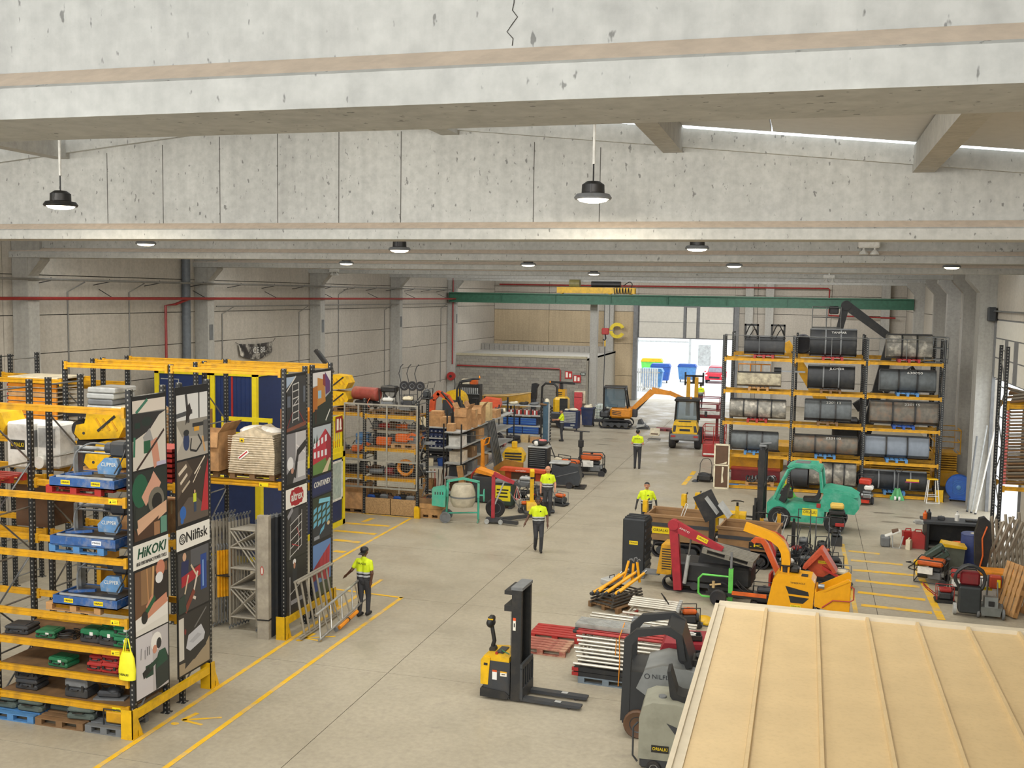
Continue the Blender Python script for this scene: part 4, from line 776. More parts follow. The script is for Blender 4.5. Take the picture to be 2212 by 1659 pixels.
lowb = [Vector((0, 0, .05)), Vector((.12, L2, .38))]; upb = [Vector((-.12, .05, .62)), Vector((.06, L2-.05, .95))]
ob('lower_chord', [cy(lowb[0], lowb[1], .033, n=10)], 'alu', lt); ob('upper_chord', [cy(upb[0], upb[1], .033, n=10)], 'alu', lt)
for k in range(9):
    t0 = .03+.115*k; a_ = lowb[0].lerp(lowb[1], t0+(.05 if k % 2 else .0)); b_ = upb[0].lerp(upb[1], t0+(.0 if k % 2 else .05)); ob('web_bar', [cy(a_, b_, .02, n=8)], 'alu', lt)
ob('yellow_tube', [cy(lowb[0].lerp(lowb[1], .38)+Vector((.05, 0, -.09)), lowb[0].lerp(lowb[1], .78)+Vector((.05, 0, -.09)), .05, n=8)], 'ornge', lt)
ob('strap', [cy(lowb[0].lerp(lowb[1], .57)+Vector((.05, 0, -.09)), lowb[0].lerp(lowb[1], .585)+Vector((.05, 0, -.09)), .056, n=8)], 'blk', lt)
ob('castor', [wheel(lowb[0].lerp(lowb[1], .32)+Vector((.04, 0, -.07)), .06, .03, 'y', 12)], 'gry', lt)
for o in set(bpy.data.objects)-_before:
    if o.parent is None and not o.name.startswith('pallet_rack'):
        l = o.location; o.location = (l.x*QS, l.y*QS, l.z*QS+.2214 if l.z > .2 else l.z)
def site_box(name, label, x0, x1, y0, y1, z0, z1, fr='yel', wall='navy'):
    o = thing(name, label, 'container', (x0, y0, z0)); w, d, h = x1-x0, y1-y0, z1-z0
    ob('wall_panels', [bx(.06, w-.06, .06, d-.06, .1, h-.1)], wall, o)
    for x in (0, w-.18):
        for y in (0, d-.18): ob('corner_post', [bx(x, x+.18, y, y+.18, 0, h)], fr, o)
    ob('top_rail', [bx(0, w, 0, .15, h-.18, h), bx(0, w, d-.15, d, h-.18, h), bx(0, .15, 0, d, h-.18, h), bx(w-.15, w, 0, d, h-.18, h)], fr, o)
    ob('bottom_rail', [bx(0, w, 0, .15, 0, .18), bx(w-.15, w, 0, d, 0, .18), bx(0, .15, 0, d, 0, .18)], fr, o)
    ob('roof', [bx(.1, w-.1, .1, d-.1, h-.08, h-.03)], 'gry', o)
    return o
yb = mat('container_yellow', '#e2cc1e', .45, var=.08); nb = mat('container_blue', '#1c2f5c', .5, var=.1)
a0 = AY(333, 792, 34.3); b0 = AY(451, 796, 34.3); c0 = AY(553, 798, 34.3)
o = site_box('site_container', 'blue office container with yellow frame and white-lined door, in front of the wall downpipe', a0.x, b0.x, 34.3, 36.8, 2.6, 5.2, yb, nb); ob('door_line', [bx(.25, 1.0, .045, .06, 2.2, 2.23), bx(1.0, 1.03, .045, .06, .5, 2.23)], 'lgry', o)
o2 = site_box('site_container', 'blue site container standing below the blue office container', a0.x, b0.x, 34.3, 36.8, 0, 2.6, yb, nb)
o = site_box('site_container', 'dark blue ribbed container with a red stripe and yellow frame', b0.x+.05, c0.x, 34.3, 36.8, 2.6, 5.2, yb, nb)
for k in range(9): ob('rib', [bx(.2+.17*k, .24+.17*k, .04, .06, .2, 2.4)], nb, o)
ob('red_stripe', [bx(.86, .93, .03, .06, .2, 2.4)], 'red', o)
site_box('site_container', 'blue site container below the red-striped container', b0.x+.05, c0.x, 34.3, 36.8, 0, 2.6, yb, nb)
o = site_box('site_container', 'blue and yellow office container with white window behind the container poster', -18.0, -15.5, 27.6, 33.55, 0, 2.6, yb, nb)
wn = ob('window_frame', [bx(2.5, 2.53, 4.4, 4.47, .95, 2.35), bx(2.5, 2.53, 5.62, 5.7, .95, 2.35), bx(2.5, 2.53, 4.4, 5.7, .95, 1.02), bx(2.5, 2.53, 4.4, 5.7, 2.28, 2.35)], 'wht', o); ob('window_pane', [bx(2.5, 2.51, 4.47, 5.62, 1.02, 2.28)], mat('pane_pale', '#a9b8b0', .15), o)
ob('light_panel', [bx(2.45, 2.46, 4.3, 5.78, .2, 2.4)], nb, o)
o = thing('roof_railing', 'yellow slatted railing panel on the roof of the office container', 'railing', (-15.55, 28.0, 2.6))
for y in (.1, 2, 3.7, 5.45): ob('post', [bx(-.05, .0, y-.06, y+.06, 0, 1.3)], yb, o)
ob('rail', [bx(-.03, .01, 0, 5.5, 1.15, 1.3), bx(-.03, .01, 0, 5.5, 0, .18)], yb, o)
for k in range(34): ob('slat', [bx(-.02, .0, .15+.16*k, .22+.16*k, .18, 1.15)], yb, o)
t = tag(flat(None, 'fire_sign', [('#8c2a22', rc(-.28, -.28, .28, .28)), ('#e8e2d4', rc(-.2, -.2, -.04, .2)), ('#e8e2d4', el(.1, 0, .07, .2)), ('#e8e2d4', rc(.02, -.2, .2, -.12))], None, (-15.52, 33.1, 3.6), FX), 'red fire extinguisher sign on the yellow railing of the container roof', 'sign')
o = thing('roof_fence', 'yellow low platform rail on the far side of the container roof', 'railing', (-20.0, 32.9, 2.6)); ob('rail', [bx(0, 2.0, -.03, .03, .95, 1.1), bx(0, 2.0, -.02, .02, .45, .55)], yb, o); ob('post', [bx(.0, .12, -.05, .05, 0, 1.1), bx(1.85, 1.97, -.05, .05, 0, 1.1)], yb, o)
t = thing('ventilation_unit', 'orange box-shaped heater with black louvres on top of the yellow platform', 'machine', (-16.9, 32.6, 3.15)); ob('housing', [pr([(-.4, 0), (.4, 0), (.4, .9), (.3, 1.0), (-.4, 1.0)], -.4, .4, 'y')], 'ornge', t)
for k in range(5): ob('louvre', [bx(-.3, .25, -.415, -.4, .45+.09*k, .5+.09*k)], 'blk', t)
ob('base_frame', [bx(-.5, .5, -.5, .5, -.53, 0)], 'blk', t)
t = thing('pallet_stacker', 'yellow and black electric pallet stacker with tall mast on the open floor', 'stacker', (-5.68, 20.05, 0), rad(-3))
ob('chassis', [rb(-.36, .22, -.36, .36, .12, .62, .03), bx(-.30, .22, -.35, .35, .05, .8)], 'dgry', t)
ob('rear_cover', [pr([(-.40, .3), (-.24, .3), (-.20, .86), (-.34, .88), (-.40, .8)], -.37, .37, 'y')], 'yel', t); ob('grip_recess', [bx(-.33, -.25, -.376, -.36, .70, .75)], 'blk', t)
ob('top_cover', [pr([(-.36, .80), (.2, .8), (.2, .90), (-.05, .92), (-.34, .89)], -.34, .34, 'y')], 'yel', t); ob('control_top', [bx(-.14, .02, -.2, .2, .915, .935)], 'dgry', t)
ob('stop_button', [cy((-.1, -.25, .9), (-.1, -.25, .96), .03)], 'red', t); ob('skirt', [pr([(-.40, .05), (.18, .05), (.22, .13), (.14, .2), (-.38, .24), (-.40, .2)], -.39, -.3, 'y'), pr([(-.40, .05), (.18, .05), (.22, .13), (.14, .2), (-.38, .24), (-.40, .2)], .3, .39, 'y')], 'blk', t)
ti = ob('tiller_arm', [tb([(-.26, 0, .88), (-.27, 0, 1.0), (-.24, 0, 1.1), (-.30, 0, 1.42)], .045, 8), cy((-.26, -.07, .93), (-.26, .07, .93), .07, n=14)], 'blk', t); ob('tiller_head', [sp((-.32, 0, 1.47), (.09, .15, .1)), rb(-.37, -.24, -.08, .08, 1.5, 1.62, .03)], 'blk', ti); ob('head_mark', [bx(-.36, -.25, -.085, .085, 1.55, 1.575)], 'yel', ti)
for s in (-1, 1):
    ob('mast_channel', [bx(.26, .34, s*.30-.03, s*.30+.03, .03, 2.32), bx(.34, .44, s*.29-.035, s*.29+.035, .03, 2.34), bx(.24, .44, s*.335-.01, s*.335+.01, .03, 2.3)], 'blk', t)
    ob('lift_cylinder', [cy((.24, s*.2, .1), (.24, s*.2, 2.2), .035, n=10)], 'dgry', t); ob('fork', [pr([(.42, .04), (1.62, .04), (1.70, .06), (1.70, .1), (.42, .11)], s*.25-.085, s*.25+.085, 'y')], 'dgry', t)
    ob('fork_mark', [bx(1.15, 1.28, s*.25-.05, s*.25+.05, .11, .113)], 'lgry', t); ob('load_wheel', [cy((1.45, s*.25-.06, .04), (1.45, s*.25+.06, .04), .04, n=10)], 'rub', t)
ob('mast_head', [bx(.22, .46, -.34, .34, 2.3, 2.36)], 'gry', t); ob('mast_bracket', [bx(.08, .26, -.34, .34, 2.2, 2.28), bx(.08, .28, -.34, .34, 1.86, 1.98)], 'blk', t); ob('centre_bar', [bx(.27, .31, -.27, -.12, .2, 2.3), bx(.27, .31, .12, .27, .2, 2.3)], 'blk', t)
ob('carriage', [bx(.44, .5, -.36, .36, .08, .3), bx(.44, .49, -.36, .36, .7, .8)] + [bx(.44, .49, -.36+.14*k, -.32+.14*k, .3, .72) for k in range(6)], 'dgry', t); ob('screen_guard', [bx(.2, .205, -.3, .3, .95, 1.85)], mat('perspex', '#b9bdb8', .1, alpha=.25), t)
flat(t, 'warning_label', [('#e0e0dc', rc(-.05, -.1, .05, .1)), ('#c85020', rc(-.05, .06, .05, .1))], None, (-.1, -.362, .52), FY); flat(t, 'warning_label', [('#e0dcd0', rc(-.07, -.05, .07, .05)), ('#d8a020', rc(-.07, .02, .07, .05)), ('#303030', rc(-.04, -.02, .04, .0))], None, (.09, -.362, .56), FY); flat(t, 'warning_label', [('#e0dcd0', rc(-.03, -.12, .03, .08)), ('#d85020', rc(-.03, .08, .03, .14)), ('#303030', rc(-.012, -.05, .012, .03))], None, (.3, -.347, 1.6), FY)
hose(t, [(.15, -.2, .93), (.0, -.15, .96), (-.05, -.05, .94), (.06, -.25, .88)], .012, 'grn', 'cable')
pallet('bright red pallet lying behind the stacker mast', (-5.45, 23.95, 0), rad(-2), 'red', L=1.25); pallet('worn red pallet lying in front of the bright red one', (-5.55, 22.95, 0), rad(-3), mat('red_worn', '#9a5a4c', .8, var=.3, grime='#b9a284', gscale=3, gamt=.7), L=1.2)
pallet('grey-blue pallet under the strapped aluminium frames', (-3.75, 21.6, 0), rad(-3), mat('pal_bluegrey', '#6b7780', .8, var=.25, grime='#5a4c3c'), L=1.2, Wd=1.0)
bright = mat('tube_alu', '#c2bdb0', .32, .55, var=.2, grime='#6d6658', gscale=6)
def tubeframe(label, loc, L, w, m, rz=0, n=3, r=.032, name='scaffold_section'):
    o = thing(name, label, 'scaffold frame', loc, rz)
    for y in (-w/2, w/2): ob('tube', [cy((-L/2, y, 0), (L/2, y, 0), r, n=10)], m, o)
    for k in range(n): x = -L/2+.12+(L-.24)*k/(n-1); ob('cross_tube', [cy((x, -w/2, 0), (x, w/2, 0), r*.8, n=8)], m, o)
    return o
for k in range(2):
    o = thing('toe_board', ('lower', 'upper')[k] + ' black toe board with white lettering under the aluminium frames', 'board', (-3.45, 21.55, .146+.1*k), rad(-3)); ob('board', [bx(-1.0, .95, -.45, .45, 0, .09)], 'blk', o); text('TOWER', .08, 'wht', o, (.35, -.455, .045), FY, width=.42); ob('end_clip', [bx(-1.04, -.9, -.47, -.4, .01, .08)], 'red', o)
for k in range(8): tubeframe(('lowest', 'second lowest', 'third lowest', 'fourth lowest', 'fourth from the top', 'third from the top', 'second from the top', 'topmost')[k] + ' dull aluminium frame in the strapped stack', (-3.45+.03*((k*3) % 4-1.5), 21.55+.02*(k % 2), .40+.082*k), 1.95, .82-.02*k, bright, rad(-3), 4)
for k in range(4): 
    o = thing('brace_tube', ('front', 'second', 'third', 'rear')[k] + ' red brace tube lying on the strapped aluminium frames', 'tube', (-3.45, 21.2+.18*k, 1.07), rad(-4)); ob('tube', [cy((-1.0, 0, 0), (1.0, 0, 0), .032, n=10)], 'red', o); ob('end_hook', [cy((-1.08, 0, 0), (-1.0, 0, 0), .04, n=8)], 'blk', o)
o = thing('deck_board', 'pale grooved aluminium deck lying across the red tubes', 'board', (-3.55, 21.6, 1.11), rad(-4)); ob('deck', [bx(-.95, .6, -.25, .25, 0, .09)], 'alu', o)
for k in range(6): ob('groove', [bx(-.95, .6, -.22+.08*k, -.2+.08*k, .09, .098)], 'lgry', o)
for k in range(4): 
    o = thing('tube', ('front', 'second', 'third', 'rear')[k] + ' loose silver tube on top of the strapped stack', 'tube', (-3.1, 21.98+.1*k, 1.13+.03*(k % 2)), rad(-5)); ob('pipe', [cy((-1.25, 0, 0), (1.1, 0, 0), .03, n=10)], bright, o); ob('coupler', [cy((-.3, 0, 0), (-.2, 0, 0), .042, n=8)], 'gry', o)
st = thing('ratchet_strap', 'orange strap round the aluminium frame stack', 'strap', (-3.5, 21.1, .15)); ob('webbing', [tb([(0, -.02, -.1), (.02, -.03, .4), (.0, -.02, .95), (.02, .5, 1.1)], .012, 5), tb([(-.08, 0, .55), (-.06, -.02, .9)], .01, 5)], 'ornge', st)
for k in range(5): tubeframe(('lowest', 'second', 'middle', 'fourth', 'topmost')[k] + ' aluminium ladder frame in the pile behind the strapped stack', (-3.4+.05*(k % 3), 25.4-.06*k, .06+.11*k), 1.5-.05*k, .9, bright, rad(-6), 2, .035)
for k in range(5): 
    o = thing('tube', ('nearest', 'second', 'middle', 'fourth', 'farthest')[k] + ' silver rung tube lying across the ladder frame pile', 'tube', (-3.35, 25.05+.17*k, .60), rad(-6)); ob('pipe', [cy((-.62, 0, 0), (.62, 0, 0), .032, n=10)], bright, o); ob('end_fitting', [cy((.62, 0, -.04), (.62, 0, .06), .045, n=8)], 'lgry', o)
for k in range(5):
    o = thing('brace_tube', ('first', 'second', 'third', 'fourth', 'fifth')[k] + ' red brace, counted from the left, in the heap by the ladder frames', 'tube', (-4.35+.1*k, 24.85, .06+.06*k), rad(50+6*k)); ob('tube', [cy((-.6, 0, 0), (.6, 0, .06), .035, n=10)], 'red', o); ob('clip', [cy((-.66, 0, 0), (-.58, 0, 0), .045, n=8)], 'lgry', o)
o = plate_machine('petrol_pump', 'orange and black wheeled petrol unit at the end of the ladder frame pile', (-2.55, 25.7, 0), rad(200), 'blk', 'org', 'blk', 1.05, .8)
pallet('grey-brown pallet under the yellow tube heap', (-4.55, 26.9, 0), rad(62), 'dwood', L=1.2, Wd=1.0)
for k in range(4): tubeframe(('lowest', 'second', 'third', 'topmost')[k] + ' dark steel frame under the yellow tubes', (-4.55, 26.85, .18+.085*k), 1.35-.06*k, .7, mat('tube_dark', '#55524e', .45, .5), rad(62), 3, .03)
ob2 = thing('battery_box', 'grey box among the yellow tubes', 'box', (-4.75, 27.15, .52), rad(62)); ob('box', [rb(-.3, .3, -.16, .16, 0, .16, .02)], 'lgry', ob2); ob('handle', [tb([(-.1, 0, .16), (-.1, 0, .22), (.1, 0, .22), (.1, 0, .16)], .012)], 'blk', ob2)
for k in range(9):
    a = rad(64+7*math.sin(k*2.3)); o = thing('brace_tube', ORD[k] + ' yellow brace tube from the left in the heap on the pallet', 'tube', (-4.85+.085*k, 26.75+.06*(k % 3), .56+.05*(k % 3)), (0, rad(-9-4*(k % 3)), a)); ob('tube', [cy((-.55, 0, 0), (.55, 0, 0), .038, n=10)], mat('tube_yellow', '#e0ac18', .4), o); ob('end_fitting', [cy((-.64, 0, 0), (-.55, 0, 0), .045, n=8), ], 'dgry', o); ob('claw', [cy((.55, 0, 0), (.66, 0, .02), .03, n=8)], 'steel', o)
for k in range(3):
    o = thing('brace_tube', ('left', 'middle', 'right')[k] + ' yellow brace standing up out of the tube heap', 'tube', (-4.45+.22*k, 27.2+.12*(k % 2), .6), (rad(-18+10*k), rad(12-10*k), 0)); ob('tube', [cy((0, 0, 0), (0, 0, .55-.1*(k == 1)), .036, n=10)], mat('tube_yellow', '#e0ac18'), o); ob('claw', [tb([(0, 0, .5), (.02, 0, .6), (.07, 0, .62), (.09, 0, .58)], .02)], 'gry', o)
sg = mat('scrubber_grey', '#7d807f', .42, var=.08); sb = mat('scrubber_black', '#26282a', .42, var=.1); so = mat('scrubber_olive', '#8a8a7c', .45, var=.08, grime='#5c5a4e')
def seat(parent, loc, rz=0, m='blk', s=1.):
    o = ob('seat', [pr([(-.22*s, 0), (.2*s, 0), (.22*s, .1*s), (-.1*s, .12*s), (-.18*s, .16*s), (-.3*s, .55*s), (-.36*s, .53*s), (-.3*s, .1*s)], -.2*s, .2*s, 'y')], m, parent, loc, rz); return o
t = thing('ride_on_scrubber', 'large grey ride-on floor scrubber with black overhead guard', 'cleaning machine', (-2.2, 19.3, 0), rad(2))
ob('rear_tank', [pr([(-.85, .25), (.2, .25), (.2, 1.0), (-.2, 1.25), (-.75, 1.25), (-.85, 1.0)], -.5, .5, 'y')], sb, t)
ob('body', [pr([(-.6, .95), (-.45, 1.3), (-.1, 1.42), (.4, 1.36), (1.0, 1.15), (1.0, .5), (-.1, .5), (-.3, .75)], -.52, .52, 'y')], sg, t)
ob('guard_frame', [pr([(-.88, .3), (-.72, .3), (-.70, 1.75), (-.58, 1.92), (-.1, 2.02), (.12, 1.95), (.2, 1.55), (.3, 1.55), (.22, 2.02), (.0, 2.16), (-.62, 2.06), (-.84, 1.85)], y-.06, y+.06, 'y') for y in (-.46, .46)], sb, t)
ob('guard_roof', [pr([(-.05, 2.12), (.22, 2.02), (.42, 1.42), (.3, 1.38), (.1, 1.92), (-.1, 2.02)], -.46, .46, 'y')], sb, t)
seat(t, (.45, 0, 1.35), 0, 'blk', 1.05); ob('steering_column', [cy((.75, 0, 1.1), (.62, 0, 1.5), .05), la([(.14, 0), (.17, .015), (.14, .03)], 18, (.6, 0, 1.5))], sb, t); ob('side_panel', [pr([(-.05, .75), (.75, .65), (.8, .95), (.05, 1.05)], -.53, -.515, 'y')], sb, t)
text('NILFISK', .12, 'dgry', t, (-.1, -.527, 1.2), FY, width=.42); ob('logo_ring', [tb([(.045*math.cos(PI/8*i), .045*math.sin(PI/8*i), 0) for i in range(16)], .008, 4, True)], 'dgry', t, (-.4, -.525, 1.2), FY)
ob('rear_wheel', [wheel((-.55, -.5, .27), .27, .18, 'y')], 'brn', t); ob('rear_rim', [rim((-.55, -.5, .27), .27, .19, 'y')], 'dgry', t); ob('front_wheel', [wheel((.7, -.4, .22), .22, .16, 'y')], 'rub', t); ob('rear_wheel', [wheel((-.55, .5, .27), .27, .18, 'y')], 'brn', t)
ob('red_switch', [bx(.5, .56, -.3, -.24, 1.33, 1.36)], 'red', t)
t = thing('ride_on_scrubber', 'olive-grey rounded ride-on scrubber nearest the camera with brand sticker', 'cleaning machine', (-1.9, 17.75, 0), rad(3))
ob('shell', [pr([(-.62, .28), (-.62, 1.0), (-.56, 1.2), (-.4, 1.28), (0, 1.28), (.3, 1.2), (.62, 1.16), (.62, .28)], -.42, .42, 'y')], so, t); ob('side_vent', [pr([(-.15, .95), (.55, .7), (.55, .45), (.35, .5), (.05, .7)], -.427, -.41, 'y')], 'dgry', t)
ob('chassis', [rb(-.6, .6, -.4, .4, .1, .3, .04)], 'dgry', t); seat(t, (.18, 0, 1.24), 0, 'blk'); ob('grab_rail', [tb([(-.64, -.36, .9), (-.72, -.36, .8), (-.72, -.36, .3), (-.64, -.36, .2)], .018)], 'dgry', t); ob('cap', [cy((-.25, -.1, 1.28), (-.25, -.1, 1.31), .07, n=14)], 'gry', t)
for x, r in ((-.35, .13), (.1, .19)):
    ob('wheel', [wheel((x, -.4, r), r, .1, 'y')], 'rub', t); ob('hub', [rim((x, -.4, r), r, .11, 'y')], 'lgry', t)
sticker(t, (-.25, -.424, .48), FY, .3, .13, '#1b1b1b', 'ORIALKI', mat('brand_yellow', '#e3c714'))
t = thing('ride_on_scrubber', 'black and red sweeper with orange beacon behind the large scrubber', 'cleaning machine', (-1.75, 20.9, 0), rad(2))
ob('body', [pr([(-.9, .3), (.9, .3), (.9, 1.0), (.5, 1.25), (-.6, 1.2), (-.9, .9)], -.5, .5, 'y')], sb, t); ob('red_cover', [pr([(-.85, 1.1), (.0, 1.22), (.3, 1.28), (.2, 1.34), (-.75, 1.3)], -.45, .45, 'y')], mat('scrub_red', '#8e2630', .45), t); ob('red_lid', [rb(.15, .8, .1, .48, 1.3, 1.38, .03)], mat('lid_red', '#b04444', .45), t)
beacon(t, (.25, .3, 1.38)); ob('wheel', [wheel((-.5, -.42, .2), .2, .12, 'y')], 'rub', t); ob('wheel', [wheel((.55, -.42, .2), .2, .12, 'y')], 'rub', t)
pp = thing('parts_tray', 'black tray of cables and fittings on the red sweeper cover', 'tray', (-2.0, 20.75, 1.34), .2); ob('tray', [bx(-.22, .22, -.15, .15, 0, .02), bx(-.22, .22, -.15, -.13, 0, .1), bx(-.22, .22, .13, .15, 0, .1), bx(-.22, -.2, -.15, .15, 0, .1), bx(.2, .22, -.15, .15, 0, .1)], 'blk', pp); ob('cable', [coil((0, 0, .05), .1, .012, 3, .02)], 'wht', pp); ob('fitting', [cy((-.1, 0, .03), (-.02, 0, .1), .03)], 'blu', pp)
rw = mat('cabin_roof', '#c3ab80', .45, var=.06, scale=2, grime='#9a835c', gscale=14, gamt=.22); rt_ = mat('cabin_trim', '#beb39c', .45, var=.06)
rz_ = 3.0; xa, ya = -1.31, 17.93; yb0, xb = 7.0, 6.6
t = thing('site_cabin', 'cream metal cabin seen from above with ribbed flat roof', 'cabin', (xa, yb0, 0))
ob('roof_sheet', [bx(.12, xb-xa-.1, .05, ya-yb0-.14, rz_-.2, rz_-.06)], rw, t); ob('wall', [bx(.03, .1, .05, ya-yb0-.05, .02, rz_-.1), bx(.03, xb-xa-.03, ya-yb0-.1, ya-yb0-.03, .02, rz_-.1), bx(xb-xa-.1, xb-xa-.03, .05, ya-yb0-.05, .02, rz_-.1)], rt_, t)
ob('edge_rail', [pr([(ya-yb0-.2, rz_-.08), (ya-yb0, rz_-.14), (ya-yb0, rz_), (ya-yb0-.17, rz_)], 0, xb-xa, 'x')], rt_, t); ob('edge_rail', [bx(0, .06, 0, ya-yb0, rz_-.2, rz_), bx(.06, .17, 0, ya-yb0-.2, rz_-.1, rz_-.035)], rt_, t)
for u, v in ((1655, 1317), (1766, 1330), (1875, 1342), (1985, 1353), (2098, 1367), (2212, 1380)):
    x = F(u, v, rz_).x-xa; ob('rib', [pr([(x-.035, rz_-.07), (x+.035, rz_-.07), (x+.022, rz_), (x-.022, rz_)], 0, ya-yb0-.19, 'y')], rw, t)
cyel = mat('chipper_yellow', '#e2a012', .32, var=.06)
t = thing('wood_chipper', 'large glossy yellow wood chipper with curved discharge chute', 'wood chipper', F(1716, 1338), rad(-4)); t.scale = (.72,)*3
ob('engine_cover', [pr([(-.95, .45), (-.75, 1.5), (-.6, 1.72), (.55, 1.66), (.68, 1.5), (.62, .45)], -.5, .5, 'y')], cyel, t)
for k, pl in enumerate(([(-.32, 1.32), (.46, 1.18), (.5, 1.03), (-.2, 1.05)], [(-.2, .98), (.5, .95), (.3, .74), (-.12, .74)])): ob('vent', [pr(pl, -.506, -.49, 'y')], 'blk', t)
text('TIMBERWOLF', .09, 'blk', t, (.1, -.505, 1.45), FY, width=.5); sticker(t, (.05, -.503, .62), FY, .36, .1, '#e3d024', 'ORIALKI'); ob('undercarriage', [rb(-.8, .7, -.45, .45, .25, .5, .04)], 'blk', t)
for y in (-.52, .52): track(t, (0, y, 0), 1.7, .45, .22)
ob('top_vent', [bx(.2, .42, -.35, -.05, 1.68, 1.7)], 'blk', t); ob('exhaust_box', [rb(-.22, .1, -.1, .3, 1.7, 1.9, .05)], 'blk', t); ob('side_label', [bx(.64, .66, -.3, .0, 1.2, 1.55)], 'wht', t)
chp = [(-.38, 1.7), (-.36, 2.05), (-.40, 2.4), (-.55, 2.68), (-.85, 2.9), (-1.25, 3.03), (-1.85, 3.2)]
def chute(parent, path, w, d, m, y=0, name='chute'):
    v = []; f = []
    for i, (x, z) in enumerate(path):
        a = Vector(path[max(i-1, 0)]); b = Vector(path[min(i+1, len(path)-1)]); dd = (b-a).normalized(); nn = Vector((-dd.y, dd.x)); ww = w*(1-.25*i/(len(path)-1))
        p = Vector((x, z)); q0 = p+nn*d/2; q1 = p-nn*d/2
        v += [(q0.x, y-ww/2, q0.y), (q0.x, y+ww/2, q0.y), (q1.x, y+ww/2, q1.y), (q1.x, y-ww/2, q1.y)]
    for i in range(len(path)-1):
        for k in range(4): f.append((i*4+k, i*4+(k+1) % 4, i*4+4+(k+1) % 4, i*4+4+k))
    f += [(3, 2, 1, 0), tuple(range(len(v)-4, len(v)))]
    return ob(name, [(v, f)], m, parent)
chute(t, chp, .36, .3, cyel, .05, 'discharge_chute'); ob('chute_collar', [cy((-.38, .05, 1.66), (-.38, .05, 1.95), .2, n=16), cy((-.38, .05, 1.93), (-.38, .05, 1.97), .27, n=16)], 'blk', t)
ob('feed_hopper', [pr([(.7, .75), (1.85, .55), (1.85, 1.7), (1.75, 1.78), (1.0, 1.35), (.7, 1.2)], -.55, -.5, 'y'), pr([(.7, .75), (1.85, .55), (1.85, 1.7), (1.75, 1.78), (1.0, 1.35), (.7, 1.2)], .5, .55, 'y'), pr([(.7, .7), (1.85, .5), (1.85, .56), (.7, .76)], -.55, .55, 'y'), bx(.68, .74, -.5, .5, .7, 1.3)], cyel, t)
ob('hopper_edge', [pr([(.95, 1.32), (1.8, 1.78), (1.86, 1.72), (1.0, 1.26)], -.58, -.5, 'y')], cyel, t); ob('safety_bar', [tb([(.95, -.56, .7), (1.3, -.6, 1.0), (1.86, -.6, 1.02), (1.98, -.6, 1.1), (1.98, -.6, 1.5), (1.86, -.58, 1.55)], .022, 8)], mat('bar_red', '#a82e2c', .4), t); ob('feed_motor', [cy((.8, -.56, 1.45), (1.0, -.56, 1.45), .09, n=12)], 'steel', t)
t = thing('wood_chipper', 'red and orange wood chipper with bent spout behind the yellow one', 'wood chipper', F(1688, 1290), rad(-8)); t.scale = (.66,)*3
ob('frame', [bx(-.5, -.42, -.35, .35, 0.1, 1.0), bx(-.5, .6, -.35, -.28, .3, .4), bx(-.5, .6, .28, .35, .3, .4), rb(-.3, .5, -.3, .3, .4, .95, .05)], mat('chip_red', '#b23a2a', .45), t)
chute(t, [(-.1, .9), (-.45, 1.6), (-.72, 2.15), (-.85, 2.3), (-1.15, 2.32), (-1.25, 2.2)], .24, .22, mat('chip_orange', '#cf5a24', .4), 0, 'spout'); ob('wheel', [wheel((-.1, -.45, .25), .25, .16, 'y')], 'rub', t); ob('wheel', [wheel((-.1, .45, .25), .25, .16, 'y')], 'rub', t); engine(t, (.3, 0, .95), 1.2, 'blk', 'blk')
t = thing('wood_chipper', 'red chipper with tall square-headed curved chute, between the orange and yellow ones', 'wood chipper', F(1690, 1268), rad(-6)); t.scale = (.62,)*3; mr = mat('chip_crimson', '#b2312c', .42)
chute(t, [(.1, .9), (.14, 1.5), (.08, 1.95), (-.12, 2.25), (-.45, 2.42), (-.62, 2.45)], .34, .28, mr, -.1, 'chute'); chute(t, [(-.5, .95), (-.42, 1.5), (-.6, 1.95), (-.8, 2.2)], .25, .1, mr, .25, 'flap_arm'); ob('drum_housing', [cy((.1, -.3, .75), (.1, .3, .75), .4, n=18)], mr, t); ob('chassis', [bx(-.6, .8, -.3, .3, .2, .45)], 'blk', t); engine(t, (.6, 0, .6), 1.2, 'wht', 'blk')
for y in (-.42, .42): ob('wheel', [wheel((.1, y, .24), .24, .16, 'y')], 'rub', t)
t = thing('wood_chipper', 'orange-red chipper with big folded hopper flap and brand sticker', 'wood chipper', F(1770, 1272), rad(-5)); t.scale = (.62,)*3; mo = mat('chip_orange2', '#c05030', .45)
ob('hopper', [pr([(-.75, 1.0), (.0, 1.95), (.1, 1.95), (.75, .95), (.6, .9), (.05, 1.7), (-.6, .95)], -.5, .4, 'y'), pr([(-.62, .95), (.03, 1.75), (.62, .92), (.0, .5)], -.1, -.05, 'y')], mo, t); ob('feed_tray', [pr([(.1, 1.2), (1.3, .55), (1.3, .45), (.1, 1.05)], -.45, -.3, 'y')], mr, t); sticker(t, (.1, -.11, 1.28), FY, .4, .13, '#e3c714', 'ORIALKI'); ob('chassis', [bx(-.6, .7, -.3, .3, .2, .6)], 'blk', t)
for y in (-.4, .4): ob('wheel', [wheel((0, y, .24), .24, .15, 'y')], 'rub', t)
bxs = [AY(1563, 773, 45.5).x, AY(1714, 777, 45.5).x, AY(1873, 781, 45.5).x, AY(2041, 785, 45.5).x]
BL = [5.66, 4.27, 2.9, 1.5, .14]
rack('bucket_rack', 'tall yellow-beamed rack full of loader buckets on the right', bxs, 45.5, 46.7, 6.62, {0: BL, 1: BL, 2: BL})
rack('bucket_rack', 'second rack row standing behind the bucket rack, by the lift machines', [bxs[0]+.1, bxs[1]+.1, bxs[2]+.1, bxs[3]+.1], 49.8, 50.9, 6.62, {0: [5.66], 1: [5.66, 1.5], 2: [5.66, 1.5]})
